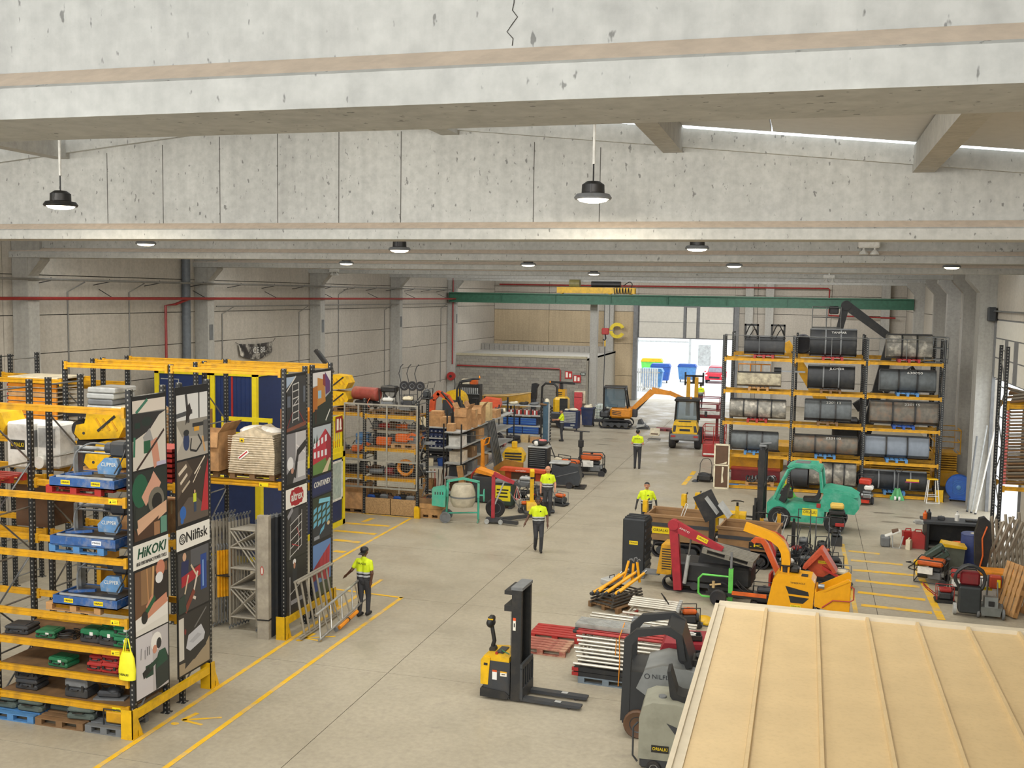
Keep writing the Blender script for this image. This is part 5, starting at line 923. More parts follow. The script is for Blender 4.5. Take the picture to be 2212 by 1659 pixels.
o = thing('top_rail', 'thin grey safety rail along the top of the bucket rack', 'railing', (bxs[0], 45.5, 6.0)); wid = bxs[3]-bxs[0]
ob('rail', [cy((0, 0, .62), (wid, 0, .62), .018, n=6)], 'steel', o)
for k in range(7): ob('rail_post', [cy((wid*k/6, 0, -.3), (wid*k/6, 0, .62), .015, n=6)], 'steel', o)
o = thing('rack_shoe', 'yellow post protector at the right foot of the bucket rack', 'guard', (bxs[3]+.02, 45.36, 0)); ob('shoe', [bx(-.17, .17, -.06, -.04, 0, .5), bx(-.17, -.15, -.06, .08, 0, .5), bx(.15, .17, -.06, .08, 0, .5)], 'yel', o); ob('foot', [bx(-.18, .18, -.08, .08, 0, .012)], 'yel', o)
def bucket(label, xc, z, w, h, d=.75, m='dgry', ribs=2, txt=None, rz=0, top='blk', style=0):
    o = thing('loader_bucket', label, 'bucket', (xc, 46.05, z), rz)
    n = 9
    if style == 0: prof = [(-d*.05, 0.), (-d*.36, h*.10), (-d*.46, h*.26), (-d*.49, h*.46), (-d*.45, h*.66), (-d*.36, h*.83), (-d*.22, h)]
    else: prof = [(-d*.05, 0.), (-d*.38, h*.16), (-d*.42, h*.4), (-d*.3, h*.8), (-d*.2, h)]
    prof = [(y, max(0, zz)) for y, zz in prof]
    inner = [(y+.03, zz) for y, zz in prof]
    ob('shell', [pr(prof+inner[::-1], -w/2, w/2, 'x')], m, o)
    side = prof + [(d*.5, h*.92), (d*.5, h*.05)]
    for s in (-1, 1): ob('side_plate', [pr(side, s*w/2-.02, s*w/2+.02, 'x')], m, o)
    ob('cutting_edge', [bx(-w/2, w/2, prof[0][0]-.02, d*.5, 0, .03)], 'gry', o)
    for k in range(ribs):
        x = -w/2+w*(k+1)/(ribs+1); ob('rib', [pr([(y-.07, zz) for y, zz in prof]+[(y+.01, zz) for y, zz in prof[::-1]], x-.03, x+.03, 'x')], top, o)
    ob('top_bar', [bx(-w/2, w/2, prof[-1][0]-.05, prof[-1][0]+.05, h-.03, h+.03)], top, o)
    ob('lip_bolt_bar', [bx(-w*.48, w*.48, prof[0][0]-.1, prof[0][0]-.02, .02, .07)], top, o)
    if txt: text(txt, .13, 'wht', o, (w*.12, prof[-2][0]-.035, h*.88), (rad(78), 0, 0), width=min(.6, w*.35), name='marking')
    return o
worn = mat('bucket_worn', '#7d7a72', .5, .35, var=.35, scale=4, grime='#cfc8b8', gscale=3, gamt=.8); grym = mat('bucket_grey', '#5d6264', .5, .3, var=.2, grime='#3c3a36'); dkb = mat('bucket_black', '#25272a', .5, .2, var=.2, grime='#4e4a44'); rst = mat('bucket_rust', '#6e685e', .55, .3, var=.3, grime='#7c5638', gscale=3, gamt=.7); blg = mat('bucket_bluegrey', '#7a828c', .45, .2, var=.1); mort = mat('bucket_mortar', '#b0a78e', .8, 0, var=.3, grime='#6d665a', gscale=4, gamt=.8)
def px2x(u): return AY(u, 800, 45.9).x
spec = [  # u0,u1, level, height, mat, ribs, txt, style, label, pallet colour
 (1607, 1692, 0, .78, dkb, 0, None, 1, 'black carriage unit with twin hydraulic hoses on the top level, leftmost', 'red'),
 (1748, 1847, 0, 1.15, dkb, 2, 'YANMAR', 0, 'tall black bucket in the middle of the top level', 'red'),
 (1913, 2010, 0, 1.0, worn, 2, None, 0, 'scuffed silver bucket at the right of the top level', 'red'),
 (1594, 1687, 1, .62, mort, 0, None, 1, 'mortar-caked pale trough at the left of the second level', 'wood'),
 (1746, 1846, 1, 1.0, dkb, 2, 'JLOYER', 0, 'black rounded bucket with white lettering on the second level', 'dwood'),
 (1902, 2022, 1, .92, grym, 2, '630000', 0, 'wide dark grey bucket at the right of the second level', 'lblu'),
 (1580, 1700, 2, .82, worn, 3, None, 0, 'shiny battered bucket at the left of the third level', 'red'),
 (1742, 1842, 2, .92, grym, 2, '220112', 1, 'grey bucket numbered 220112 in the middle of the third level', 'dwood'),
 (1884, 2030, 2, .98, rst, 2, '220115', 1, 'wide rust-stained bucket numbered 220115 on the third level', 'blu'),
 (1586, 1686, 3, .82, grym, 2, None, 0, 'plain grey bucket at the left of the fourth level', 'lblu'),
 (1722, 1858, 3, .8, rst, 2, '220110', 0, 'long bucket numbered 220110 in the middle of the fourth level', 'lblu'),
 (1876, 2014, 3, .92, blg, 2, None, 1, 'clean blue-grey bucket at the right of the fourth level', 'lblu'),
 (1758, 1858, 4, 1.02, worn, 3, None, 0, 'worn dark bucket in the middle of the lowest level', 'red'),
 (1874, 2012, 4, .82, dkb, 3, None, 0, 'long black bucket with yellow graffiti at the right of the lowest level', 'lblu')]
for u0, u1, l, h, m, rb_, tx, stl, lb, pc in spec:
    x0, x1 = px2x(u0), px2x(u1); xc = (x0+x1)/2
    pallet(dict(red='red', wood='pale wooden', dwood='brown', lblu='blue', blu='bright blue')[pc] + ' pallet under the ' + ' '.join(lb.split()[:11]), (xc, 46.05, BL[l]), rad(90), pc, L=1.2, Wd=.85)
    o = bucket(lb, xc, BL[l]+.145, x1-x0, h, .8, m, rb_, tx, 0, ('gry' if m is dkb else 'blk'), stl)
    if l == 0 and m is dkb and rb_ == 0:
        for s in (-.55, .55):
            ob('hydraulic_frame', [bx(s-.3, s-.22, -.3, -.2, .7, 1.3), bx(s+.22, s+.3, -.3, -.2, .7, 1.3), bx(s-.3, s+.3, -.3, -.2, 1.22, 1.3)], 'blk', o); hose(o, [(s-.25, -.35, .8), (s, -.4, 1.3), (s+.25, -.35, .85)], .025); hose(o, [(s-.1, -.35, .7), (s+.15, -.42, 1.1), (s+.3, -.3, .7)], .02)
    if l == 4 and m is dkb: flat(o, 'graffiti', [('#d8b020', rc(-.25, -.05, .25, .05)), ('#b0306a', rc(-.28, -.09, .26, -.06))], None, ((x1-x0)*.28, -.47, .5), FY)
x = px2x(1650)
t = thing('site_compressor', 'yellow box-shaped towable machine with a black wheel in the lowest left bay', 'machine', (px2x(1625), 48.0, 0)); ob('body', [rb(-1.0, 1.4, -.5, .5, .45, 1.25, .12)], 'dyel', t); ob('wheel', [wheel((-.5, -.55, .33), .33, .2, 'y')], 'rub', t); ob('wheel', [wheel((-.5, .55, .33), .33, .2, 'y')], 'rub', t); ob('drawbar', [bx(-1.6, -1.0, -.05, .05, .4, .5)], 'gry', t); ob('vent', [bx(.3, .42, -.51, -.5, .65, 1.0), bx(.55, .62, -.51, -.5, .65, .95)], 'blk', t); ob('support_leg', [bx(1.1, 1.18, -.05, .05, 0, .45)], 'gry', t)
pallet('wooden pallet with scrap metal in the lowest left bay', (x, 46.0, .14), 0, 'wood'); t = thing('scrap_heap', 'jumble of worn steel auger pieces on the wooden pallet', 'scrap', (x, 46.0, .285))
for k in range(6): ob('auger_piece', [xf(coil((0, 0, 0), .12, .035, 2.2, .16, 'x', 8), (-.55+.2*k, -.2+.07*(k % 3), .14), (0, 0, rad(20*k-40)))], 'steel' if k % 2 else 'dgry', t)
t = thing('red_crate', 'low dark red box behind the scrap heap', 'box', (px2x(1640), 47.2, 0)); ob('body', [bx(-1.1, 1.0, -.3, .3, 0, .62)], 'dred', t); ob('rim', [bx(-1.12, 1.02, -.32, .32, .6, .66)], 'red', t)
t = thing('dark_red_skip', 'dark red steel skip behind the forklift mast', 'skip', (px2x(1775), 47.3, 0)); ob('body', [pr([(-1.1, .05), (1.2, .05), (1.35, .95), (-1.25, .95)], -.5, .5, 'y')], mat('skip_red', '#5a1c26', .5), t); ob('rim', [bx(-1.28, 1.38, -.53, .53, .92, 1.0)], 'dred', t)
t = thing('cylinder_roller', 'large black roller drum in the lowest middle bay', 'drum', (px2x(1735), 46.1, .145)); ob('drum', [cy((-.35, 0, .5), (.35, 0, .5), .5, n=24)], 'dgry', t); ob('frame', [bx(-.42, -.37, -.1, .1, 0, .9), bx(.37, .42, -.1, .1, 0, .9)], 'blk', t)
t = thing('orange_ladder_frame', 'orange tubular frame hanging at the left end below the top level', 'frame', (px2x(1625), 46.3, 4.9)); ob('tube', [tb([(-.6, 0, 0), (.75, 0, 0), (.75, 0, .45), (-.6, 0, .45)], .03, 6, True), cy((-.1, 0, 0), (-.1, 0, .45), .025), cy((.35, 0, 0), (.35, 0, .45), .025)], 'ornge', t); ob('motor', [cy((.9, 0, .2), (1.2, 0, .2), .15, n=12)], 'blk', t); ob('arm', [bx(1.2, 2.2, -.04, .04, .15, .22)], 'steel', t)
t = thing('door_rack', 'white-framed glazed panel standing at the left foot of the bucket rack', 'panel', F(1557, 1056), rad(2)); ob('frame', [bx(-.33, -.27, -.03, .03, 0, 1.95), bx(.27, .33, -.03, .03, 0, 1.95), bx(-.33, .33, -.03, .03, 1.88, 1.95), bx(-.33, .33, -.03, .03, 0.0, .07), bx(-.33, .33, -.03, .03, 1.0, 1.06)], 'cream', t); ob('panel', [bx(-.27, .27, -.012, .012, .07, 1.0), bx(-.27, .27, -.012, .012, 1.06, 1.88)], 'brn', t); ob('torn_sheet', [pr([(-.0, .25), (.1, .3), (.06, .6), (.1, .95), (.02, .97)], -.02, -.014, 'y'), pr([(-.2, 1.06), (.2, 1.1), (.22, 1.2), (.05, 1.12)], -.02, -.014, 'y')], 'cream', t)
t = thing('boom_lift', 'black folded crane boom of the lift machine towering behind the bucket rack', 'lift', (px2x(1850), 48.4, 0))
def limb(p, q, a, b, w, y=0):
    p = Vector((p[0], 0, p[1])); q = Vector((q[0], 0, q[1])); d = (q-p).normalized(); n = Vector((-d.z, 0, d.x))
    return pr([tuple((p+n*a)[i] for i in (0, 2)), tuple((q+n*b)[i] for i in (0, 2)), tuple((q-n*b)[i] for i in (0, 2)), tuple((p-n*a)[i] for i in (0, 2))], y-w/2, y+w/2, 'y')
def B(u, v): q = AY(u, v, 48.4); return (q.x-px2x(1850), q.z)
ob('chassis', [rb(-1.0, 1.0, -.55, .55, .5, 1.0, .08)], 'dyel', t); ob('mast', [limb(B(1850, 1010), B(1925, 735), .22, .2, .35)], 'blk', t); ob('upper_arm', [limb(B(1930, 735), B(1832, 662), .16, .2, .3)], 'blk', t); ob('fore_arm', [limb(B(1828, 655), B(1805, 745), .17, .13, .26)], 'blk', t); ob('knuckle', [cy((B(1828, 660)[0], -.2, B(1828, 660)[1]), (B(1828, 660)[0], .2, B(1828, 660)[1]), .22, n=14)], 'blk', t)
for s in (-.6, .6): ob('wheel', [wheel((s, -.5, .4), .4, .3, 'y')], 'rub', t)
t2 = thing('lift_basket', 'grey tubular work basket of the lift above the middle of the rack', 'basket', (B(1785, 690)[0]+px2x(1850), 48.2, B(1785, 712)[1])); ob('basket_frame', [tb([(-.6, -.4, z), (.6, -.4, z), (.6, .4, z), (-.6, .4, z)], .022, 6, True) for z in (.1, .55, 1.0)] + [cy((x_, y_, 0), (x_, y_, 1.0), .02, n=6) for x_ in (-.6, .0, .6) for y_ in (-.4, .4)], 'steel', t2); ob('basket_floor', [bx(-.62, .62, -.42, .42, -.06, .0)], 'cream', t2); ob('control_box', [rb(.1, .5, -.2, .2, .7, 1.05, .04)], 'blk', t2); ob('support_arm', [bx(-.1, .1, .3, .5, -.65, 0.0)], 'blk', t2)
t = thing('telehandler', 'orange-yellow telescopic handler with sloping boom seen between the buckets', 'telehandler', (px2x(1790), 51.9, 0)); ob('chassis', [rb(-3.6, 3.4, -.7, .7, .6, 1.3, .15)], 'dyel', t); ob('boom', [limb((-1.9, 6.1), (.6, 2.2), .2, .28, .4)], 'dyel', t); ob('boom_lettering_side', [limb((1.4, 3.1), (4.0, 5.0), .22, .22, .4, -.1)], 'blk', t); 
text('MANITOU', .45, 'wht', t, (3.2, -.35, 4.45), (PI/2, rad(-36), 0), width=1.6); ob('cab', [rb(.4, 1.6, -.6, .6, 1.3, 2.6, .1)], 'blk', t)
for s in (-2.4, 2.2): ob('wheel', [wheel((s, -.8, .55), .55, .4, 'y')], 'rub', t)
t = thing('scissor_lift', 'yellow scissor lift deck behind the right end of the bucket rack', 'lift', (6.1, 48.6, 0)); ob('base', [rb(-.6, .45, -.9, .9, .25, .9, .05)], 'dyel', t); ob('scissor_pack', [bx(-.5, .35, -.85, .85, .9+.1*k, .96+.1*k) for k in range(8)], 'dyel', t); ob('guard_rail', [tb([(-.6, -.9, 1.7+z), (.45, -.9, 1.7+z), (.45, .9, 1.7+z), (-.6, .9, 1.7+z)], .03, 6, True) for z in (.0, .5, 1.0)] + [cy((x_, y_, 1.7), (x_, y_, 2.7), .025, n=6) for x_ in (-.6, .45) for y_ in (-.9, .9)], 'dyel', t)
for y_ in (-.7, .7): ob('wheel', [wheel((-.5, y_, .18), .18, .12, 'x')], 'rub', t)
t = thing('scissor_lift', 'yellow scissor lift platform visible below the fourth level buckets', 'lift', (px2x(1960), 47.5, 0)); ob('base', [rb(-1.3, 1.3, -.6, .6, .25, .8, .06)], 'dyel', t); ob('scissor_pack', [bx(-1.2, 1.2, -.5, .5, .8+.12*k, .87+.12*k) for k in range(6)], 'dyel', t); ob('deck', [bx(-1.35, 1.35, -.62, .62, 1.55, 1.7)], 'dyel', t)
for x_ in (-.9, .9): ob('wheel', [wheel((x_, -.62, .2), .2, .14, 'y')], 'rub', t)
t = thing('work_platform_cage', 'grey tubular platform cage on the right end of the top rack level', 'cage', (px2x(2020), 46.2, BL[0])); ob('cage_tube', [tb([(-.45, -.4, z), (.45, -.4, z), (.45, .5, z), (-.45, .5, z)], .02, 6, True) for z in (.15, .6, 1.05)] + [cy((x_, y_, .0), (x_, y_, 1.05), .018, n=6) for x_ in (-.45, 0, .45) for y_ in (-.4, .5)], 'steel', t); ob('floor_plate', [bx(-.45, .45, -.4, .5, 0, .03)], 'gry', t)
for k, u in enumerate((1700, 1800, 1925)):
    t = thing('tyre', ('left', 'middle', 'right')[k] + ' of three black machine parts showing over the second row top beam', 'machine part', (px2x(u)+.6, 50.2, 5.68)); ob('ring', [wheel((0, 0, .45), .45, .5, 'y')], 'rub', t); ob('bracket', [bx(-.5, .5, -.1, .1, 0, .08)], 'dgry', t)
t = thing('stump_grinder', 'red walk-behind stump grinder with white tank before the bucket rack', 'machine', F(1868, 1090)+Vector((0, .1, 0)), rad(-10)); mr2 = mat('grinder_red', '#b8331f', .42)
ob('body', [pr([(-.25, .12), (.25, .12), (.25, .35), (.12, .9), (-.22, 1.0), (-.3, .6)], -.2, .25, 'y')], 'blk', t); ob('red_hood', [rb(-.24, .22, -.24, .2, .82, 1.05, .05), bx(-.2, .2, -.42, -.1, .12, .22)], mr2, t); ob('fuel_tank', [rb(-.02, .32, -.3, .1, .62, .8, .05)], 'wht', t); engine(t, (.1, -.15, .28), .9, 'gry', 'steel'); ob('handle', [tb([(-.3, .25, .9), (-.35, .3, 1.15), (.3, .3, 1.15), (.25, .25, .9)], .018)], 'blk', t)
for x_ in (-.28, .28): ob('wheel', [wheel((x_, .05, .15), .15, .1, 'x')], 'rub', t)
def hand_pallet_jack(label, loc, rz, m='grn', hm='blk', name='pallet_truck', hh=1.2, lean=.25):
    o = thing(name, label, 'pallet truck', loc, rz)
    for s in (-1, 1):
        ob('fork', [bx(.1, 1.2, s*.19-.08, s*.19+.08, .05, .11)], m, o); ob('fork_wheel', [cy((1.05, s*.19-.05, .04), (1.05, s*.19+.05, .04), .04, n=10)], 'rub', o)
    ob('pump_body', [pr([(-.28, .0), (.28, 0), (.1, .5), (-.1, .5)], .02, .12, 'x'), cy((-.02, 0, .1), (-.02, 0, .5), .07, n=12)], m, o)
    for s in (-1, 1): ob('steer_wheel', [cy((-.08, s*.04, .09), (-.08, s*.12, .09), .09, n=14)], 'wht', o)
    h_ = ob('tiller', [cy((-.05, 0, .45), (-.05-lean, 0, hh), .025, n=8)], hm, o); ob('grip_loop', [tb([(-.05-lean, 0, hh-.02), (-.1-lean, -.14, hh+.1), (-.13-lean, -.1, hh+.2), (-.13-lean, .1, hh+.2), (-.1-lean, .14, hh+.1)], .018, 6, True)], 'blk', h_)
    return o
hand_pallet_jack('green hand pallet truck pushed under the bucket rack', F(1938, 1082)+Vector((0, .1, 0)), rad(88), mat('jack_green', '#5fae74', .45), 'gry')
t = thing('step_stool', 'tall white tubular stool with a yellow top at the right end of the bucket rack', 'stool', F(2012, 1086), rad(8))
for x_, y_ in ((-.25, -.2), (.25, -.2), (-.22, .2), (.22, .2)): ob('leg', [cy((x_, y_, 0), (x_*.65, y_*.6, .95), .02, n=8)], 'wht', t)
ob('seat', [rb(-.2, .2, -.15, .15, .95, 1.0, .02)], 'yel', t); ob('foot_ring', [tb([(-.22, -.18, .3), (.22, -.18, .3), (.2, .18, .3), (-.2, .18, .3)], .014, 6, True)], 'wht', t); ob('floor_bar', [cy((-.25, -.2, .02), (.25, -.2, .02), .018)], 'wht', t)
t = thing('fan_blower', 'blue round drum fan on a stand with castors by the side door', 'fan', F(2070, 1082), rad(-10)); ob('drum', [la([(.3, -.18), (.5, -.18), (.52, -.15), (.52, .15), (.5, .18), (.3, .18)], 26, (0, 0, .58), 'y')], mat('fan_blue', '#1f55a8', .4), t); ob('grille', [la([(.08, -.2), (.1, -.19)], 12, (0, 0, .58), 'y')] + [tb([(r_*math.cos(a), -.18, .58+r_*math.sin(a)) for a in [2*PI*i/20 for i in range(20)]], .008, 4, True) for r_ in (.15, .22, .29)], 'lblu', t); ob('stand', [bx(-.3, -.24, -.2, -.12, .08, .95), bx(.24, .3, -.2, -.12, .08, .95), bx(-.3, .3, -.2, -.12, .92, 1.02), bx(-.35, .35, -.25, .25, .08, .13)], mat('fan_blue', '#1f55a8'), t)
for x_ in (-.3, .3): ob('caster', [wheel((x_, -.2, .06), .06, .04, 'x', 10)], 'rub', t)
t = thing('floor_sweeper', 'small black push sweeper with a tall looped handle left of the bucket rack', 'sweeper', F(1520, 1040), 0); ob('hopper', [rb(-.25, .35, -.28, .28, .06, .34, .06), sp((0, 0, .33), (.26, .22, .08))], 'blk', t); ob('handle', [tb([(-.2, .15, .25), (-.2, .3, .75), (-.1, .38, .95), (.1, .4, 1.0), (.25, .38, .92), (.32, .3, .7), (.32, .15, .25)], .016, 6)], 'blk', t)
for x_ in (-.28, .38): ob('wheel', [wheel((x_, .05, .12), .12, .05, 'x')], 'rub', t)
ob('side_brush', [cy((-.36, -.2, .02), (-.36, -.2, .1), .16, .06, n=14)], 'dgry', t)
t = thing('tool_carton', 'small bright blue box on the floor by the glazed panel', 'box', F(1585, 1052)); ob('box', [rb(-.2, .2, -.1, .1, 0, .13, .015)], mat('box_blue', '#2a72b8', .5), t); ob('label', [bx(-.1, .1, -.103, -.1, .03, .1)], 'wht', t)
teal = mat('forklift_teal', '#37a083', .4, var=.12, grime='#7fb4a4', gscale=3, gamt=.5)
t = thing('forklift', 'sea-green forklift truck with open cab and dark mast', 'forklift', (0.15, 38.55, 0), rad(-6))
ob('lower_body', [pr([(-1.2, .35), (-.55, .32), (-.3, .3), (.75, .3), (.8, .75), (1.75, .8), (1.8, 1.15), (1.6, 1.3), (.75, 1.38), (.6, .95), (-.35, .95), (-.55, .85), (-.95, 1.05), (-1.2, .9)], -.6, .6, 'y')], teal, t)
ob('counterweight', [pr([(.75, .75), (1.8, .72), (1.95, .95), (1.9, 1.2), (1.55, 1.42), (.75, 1.42)], -.62, .62, 'y')], teal, t); ob('bonnet', [pr([(.7, 1.38), (1.7, 1.28), (1.9, 1.33), (1.6, 1.5), (.9, 1.58), (.72, 1.55)], -.55, .55, 'y')], teal, t)
for s in (-.52, .52): ob('cab_pillar', [tb([(-1.0, s, .95), (-.75, s, 1.6), (-.5, s, 2.12), (-.25, s, 2.26), (.35, s, 2.26), (.6, s, 2.12), (.68, s, 1.4)], .055, 8)], teal, t)
ob('cab_roof', [pr([(-.5, 2.2), (-.25, 2.28), (.4, 2.28), (.62, 2.15), (.6, 2.25), (.42, 2.36), (-.28, 2.36), (-.55, 2.25)], -.58, .58, 'y')], teal, t); ob('roof_hatch', [bx(-.3, .2, -.3, .3, 2.362, 2.37)], 'gry', t)
seat(t, (.25, 0, 1.0), PI, 'blk', 1.1); ob('dash', [pr([(-.85, .9), (-.6, .9), (-.5, 1.45), (-.62, 1.5)], -.4, .4, 'y')], 'blk', t); ob('steering_wheel', [tb([(-.38+.0*i, .18*math.cos(2*PI*i/14), 1.5+.18*math.sin(2*PI*i/14)) for i in range(14)], .018, 6, True)], 'blk', t); ob('floor_pan', [bx(-.9, .0, -.5, .5, .62, .7)], 'gry', t)
ob('mast', [bx(-1.48, -1.36, -.45, -.33, .12, 2.85), bx(-1.48, -1.36, .33, .45, .12, 2.85), bx(-1.58, -1.48, -.4, -.3, .12, 2.75), bx(-1.58, -1.48, .3, .4, .12, 2.75)], 'blk', t); ob('mast_cross', [bx(-1.52, -1.36, -.45, .45, z_, z_+.1) for z_ in (.4, 1.4, 2.75)], 'dgry', t); ob('lift_ram', [cy((-1.42, 0, .2), (-1.42, 0, 2.6), .06, n=12)], 'dgry', t); ob('hose_reel', [cy((-1.6, -.1, 2.85), (-1.35, -.1, 2.85), .06), cy((-1.6, .1, 2.9), (-1.2, .1, 2.95), .04)], 'gry', t)
ob('fork_carriage', [bx(-1.66, -1.58, -.55, .55, .2, .32), bx(-1.66, -1.58, -.55, .55, .55, .65), bx(-1.66, -1.58, -.5, -.42, .2, 1.0), bx(-1.66, -1.58, .42, .5, .2, 1.0)], 'blk', t)
for s in (-.35, .35): ob('fork', [bx(-2.7, -1.6, s-.07, s+.07, .1, .15), bx(-1.72, -1.64, s-.07, s+.07, .1, .7)], 'blk', t)
for x_, r in ((-.75, .40), (1.15, .36)):
    for s in (-.58, .58): w_ = ob('wheel', [wheel((x_, s, r), r, .28, 'y', 22)], 'rub', t); ob('rim', [rim((x_, s, r), r, .29, 'y')], 'gry', w_)
sticker(t, (-.05+.35, -.605, .68), FY, .52, .26, '#e3d024', 'ORIALKI'); ob('tail_lamp', [rb(.52, .66, -.625, -.6, .86, 1.02, .01)], 'red', t); beacon(t, (.5, .45, 2.3))
t = thing('pallet_truck', 'lime-green and black machine part standing beside the forklift mast', 'machine', F(1680, 1075)+Vector((.3, 0, 0))); ob('frame', [bx(-.5, .5, -.04, .04, .0, .08), pr([(-.5, 0), (-.4, 0), (.0, .6), (-.1, .6)], -.04, .04, 'y'), pr([(.4, 0), (.5, 0), (.1, .6), (.0, .6)], -.04, .04, 'y')], 'lime', t); ob('motor', [rb(-.3, .3, -.2, .2, .05, .4, .05)], 'blk', t); ob('post', [cy((0, 0, .5), (0, 0, 1.1), .03)], 'yel', t)
def XU(u, y): return AY(u, 750, y).x
cage = rack('tool_rack', 'caged rack of power tools behind sliding mesh doors', [-13.45, -15.55, -17.7], 35.3, 36.4, 4.3, {0: [3.72, 2.5, 1.4], 1: [3.76, 2.2, 1.45]}, deck=(3.72, 2.5, 1.4, 3.76, 2.2, 1.45))
mw = mat('mesh_wire', '#a9a69c', .45, .5)
md = thing('mesh_door', 'pair of grey sliding wire mesh doors in front of the caged tool rack', 'mesh door', (-16.3, 35.235, 0))
for x in (.0, .55, 1.68, 2.86): ob('stile', [bx(x-.025, x+.025, -.02, .02, 1.0, 4.12)], mw, md)
for z in (1.02, 2.02, 4.1): ob('rail', [bx(0, 2.86, -.025, .025, z-.03, z+.03)], mw, md)
ob('wire_mesh', [bx(0, 2.86, -.003, .003, 1.05+.085*k, 1.056+.085*k) for k in range(36)] + [bx(.1*k, .1*k+.004, -.003, .003, 1.05, 4.1) for k in range(29)], mw, md)['kind'] = 'stuff'
def tool(label, x, z, m, kind=0, y=35.75, rz=0, s=1.):
    o = thing(('chain_saw', 'disc_cutter', 'breaker', 'pump')[kind], label, 'power tool', (x, y, z), rz)
    if kind == 0:
        ob('body', [rb(-.25*s, .2*s, -.12, .12, .03, .27*s, .04)], m, o); ob('bar', [bx(.2*s, .75*s, -.02, .02, .08, .2)], 'steel', o); ob('handle', [tb([(-.2*s, 0, .25), (-.1*s, 0, .38), (.12*s, 0, .36), (.15*s, 0, .22)], .018)], 'blk', o)
    elif kind == 1:
        ob('motor', [rb(-.3*s, .1*s, -.14, .14, .04, .3*s, .05)], m, o); ob('disc', [cy((.3*s, -.02, .2), (.3*s, .02, .2), .2*s, n=18)], 'gry', o); ob('guard', [pr([(.1, .2), (.15, .36), (.3, .42), (.48, .34), (.4, .28), (.3, .32), (.2, .28)], -.06, .06, 'y')], m, o); ob('arm', [bx(-.1, .35, -.09, -.05, .14, .24)], m, o)
    elif kind == 2:
        ob('body', [cy((-.3*s, 0, .12), (.25*s, 0, .14), .1*s, n=12)], m, o); ob('chisel', [cy((.25*s, 0, .14), (.6*s, 0, .15), .025)], 'steel', o); ob('handle', [tb([(-.3*s, 0, .1), (-.42*s, 0, .2), (-.3*s, 0, .3), (-.18*s, 0, .2)], .02, 6, True)], 'blk', o)
    else:
        ob('casing', [cy((-.15*s, 0, .16), (.15*s, 0, .16), .15*s, n=14)], m, o); ob('base', [bx(-.25*s, .25*s, -.15, .15, 0, .03)], 'gry', o); ob('outlet', [cy((.15*s, 0, .2), (.3*s, 0, .26), .05)], 'blk', o)
    return o
pallet('dark pallet on the top beam of the caged rack, right bay', (-14.5, 35.85, 3.72), 0, 'dwood', L=1.6); pallet('dark pallet on the top beam of the caged rack, left bay', (-16.3, 35.85, 3.76), 0, 'dwood', L=1.1)
tool('long orange disc cutter body in the upper right cage bay', -14.9, 2.5, 'org', 0, s=1.3); pallet('pale wooden pallet in the upper right cage bay', (-14.05, 35.75, 2.5), 0, 'wood', L=.95, Wd=.7); tool('orange wheeled floor saw on the pale pallet in the cage', -14.1, 2.645, 'org', 1, s=1.2)
tool('orange breaker standing in the left cage bay', -15.95, 2.2, 'org', 1, s=.9); tool('dark grey drill lying deep in the left cage bay', -16.0, 1.45, 'dgry', 2); tool('red steel trap tool in the middle of the lower cage shelf', -14.7, 1.4, 'dred', 3); tool('grey breaker lying at the left of the lower cage shelf', -15.2, 1.4, 'gry', 2)
t = thing('hose_coil', 'thick orange hose coil lying on the lower shelf of the cage', 'hose', (-14.05, 35.6, 1.4)); ob('coil', [coil((0, 0, .36), .27, .05, 3.1, .04, 'y', 16)], 'ornge', t); ob('coupling', [cy((.27, 0, .36), (.27, 0, .5), .06, n=10)], 'dgry', t)
for k, (x, z, m) in enumerate(((-15.9, 2.95, 'lblu'), (-15.2, 2.95, 'blk'), (-14.6, 2.95, 'dgry'), (-13.85, 3.05, 'card'), (-14.3, 1.9, 'blk'), (-13.8, 1.85, 'dgry'))):
    case(('blue-grey slatted', 'black', 'charcoal', 'brown', 'second black', 'second charcoal')[k] + ' crate among the tools behind the cage mesh', (x, 36.05, z-.45), (.5, .4, .42), 0, m, lab=False)
carton('brown pallet carton on the floor under the left cage bay', (-16.05, 35.75, .15), (1.0, .8, .95), 0, 'card'); pallet('pallet under the brown pallet carton', (-16.05, 35.75, 0), 0, 'dwood', L=1.05)
osb = mat('osb_board', '#a5855c', .8, var=.3, scale=25)
for k, x in enumerate((-15.02, -13.98)):
    o = thing('osb_bin', ('left', 'right')[k] + ' open chipboard bin full of tools under the cage', 'bin', (x, 35.75, 0)); ob('side', [bx(-.5, .5, -.42, -.4, 0, .62), bx(-.5, .5, .4, .42, 0, .9), bx(-.5, -.48, -.4, .4, 0, .62), bx(.48, .5, -.4, .4, 0, .62), bx(-.5, .5, -.42, .42, 0, .02)], osb, o)
    for j in range(5):
        q = thing('bagged_tool', ('blue', 'black', 'dark red', 'grey', 'brown')[j] + ' tool lying in the ' + ('left', 'right')[k] + ' chipboard bin', 'tool', (x-.35+.17*j, 35.6+.12*(j % 3), .42+.05*(j % 2))); ob('body', [rb(-.16, .16, -.13, .13, 0, .26, .06)], ('blu', 'blk', 'dred', 'gry', 'brn')[j], q); ob('handle', [tb([(-.06, 0, .24), (-.06, 0, .33), (.06, 0, .33), (.06, 0, .24)], .015)], 'blk', q)
o = thing('rack_shoe', 'yellow post protector at the right foot of the caged rack', 'guard', (-13.4, 35.2, 0)); ob('shoe', [pr([(-.1, 0), (.1, 0), (.07, .45), (-.07, .45)], -.07, -.05, 'y'), bx(-.1, -.08, -.06, .06, 0, .4), bx(.08, .1, -.06, .06, 0, .4)], 'yel', o); ob('foot', [bx(-.12, .12, -.08, .08, 0, .01)], 'yel', o)
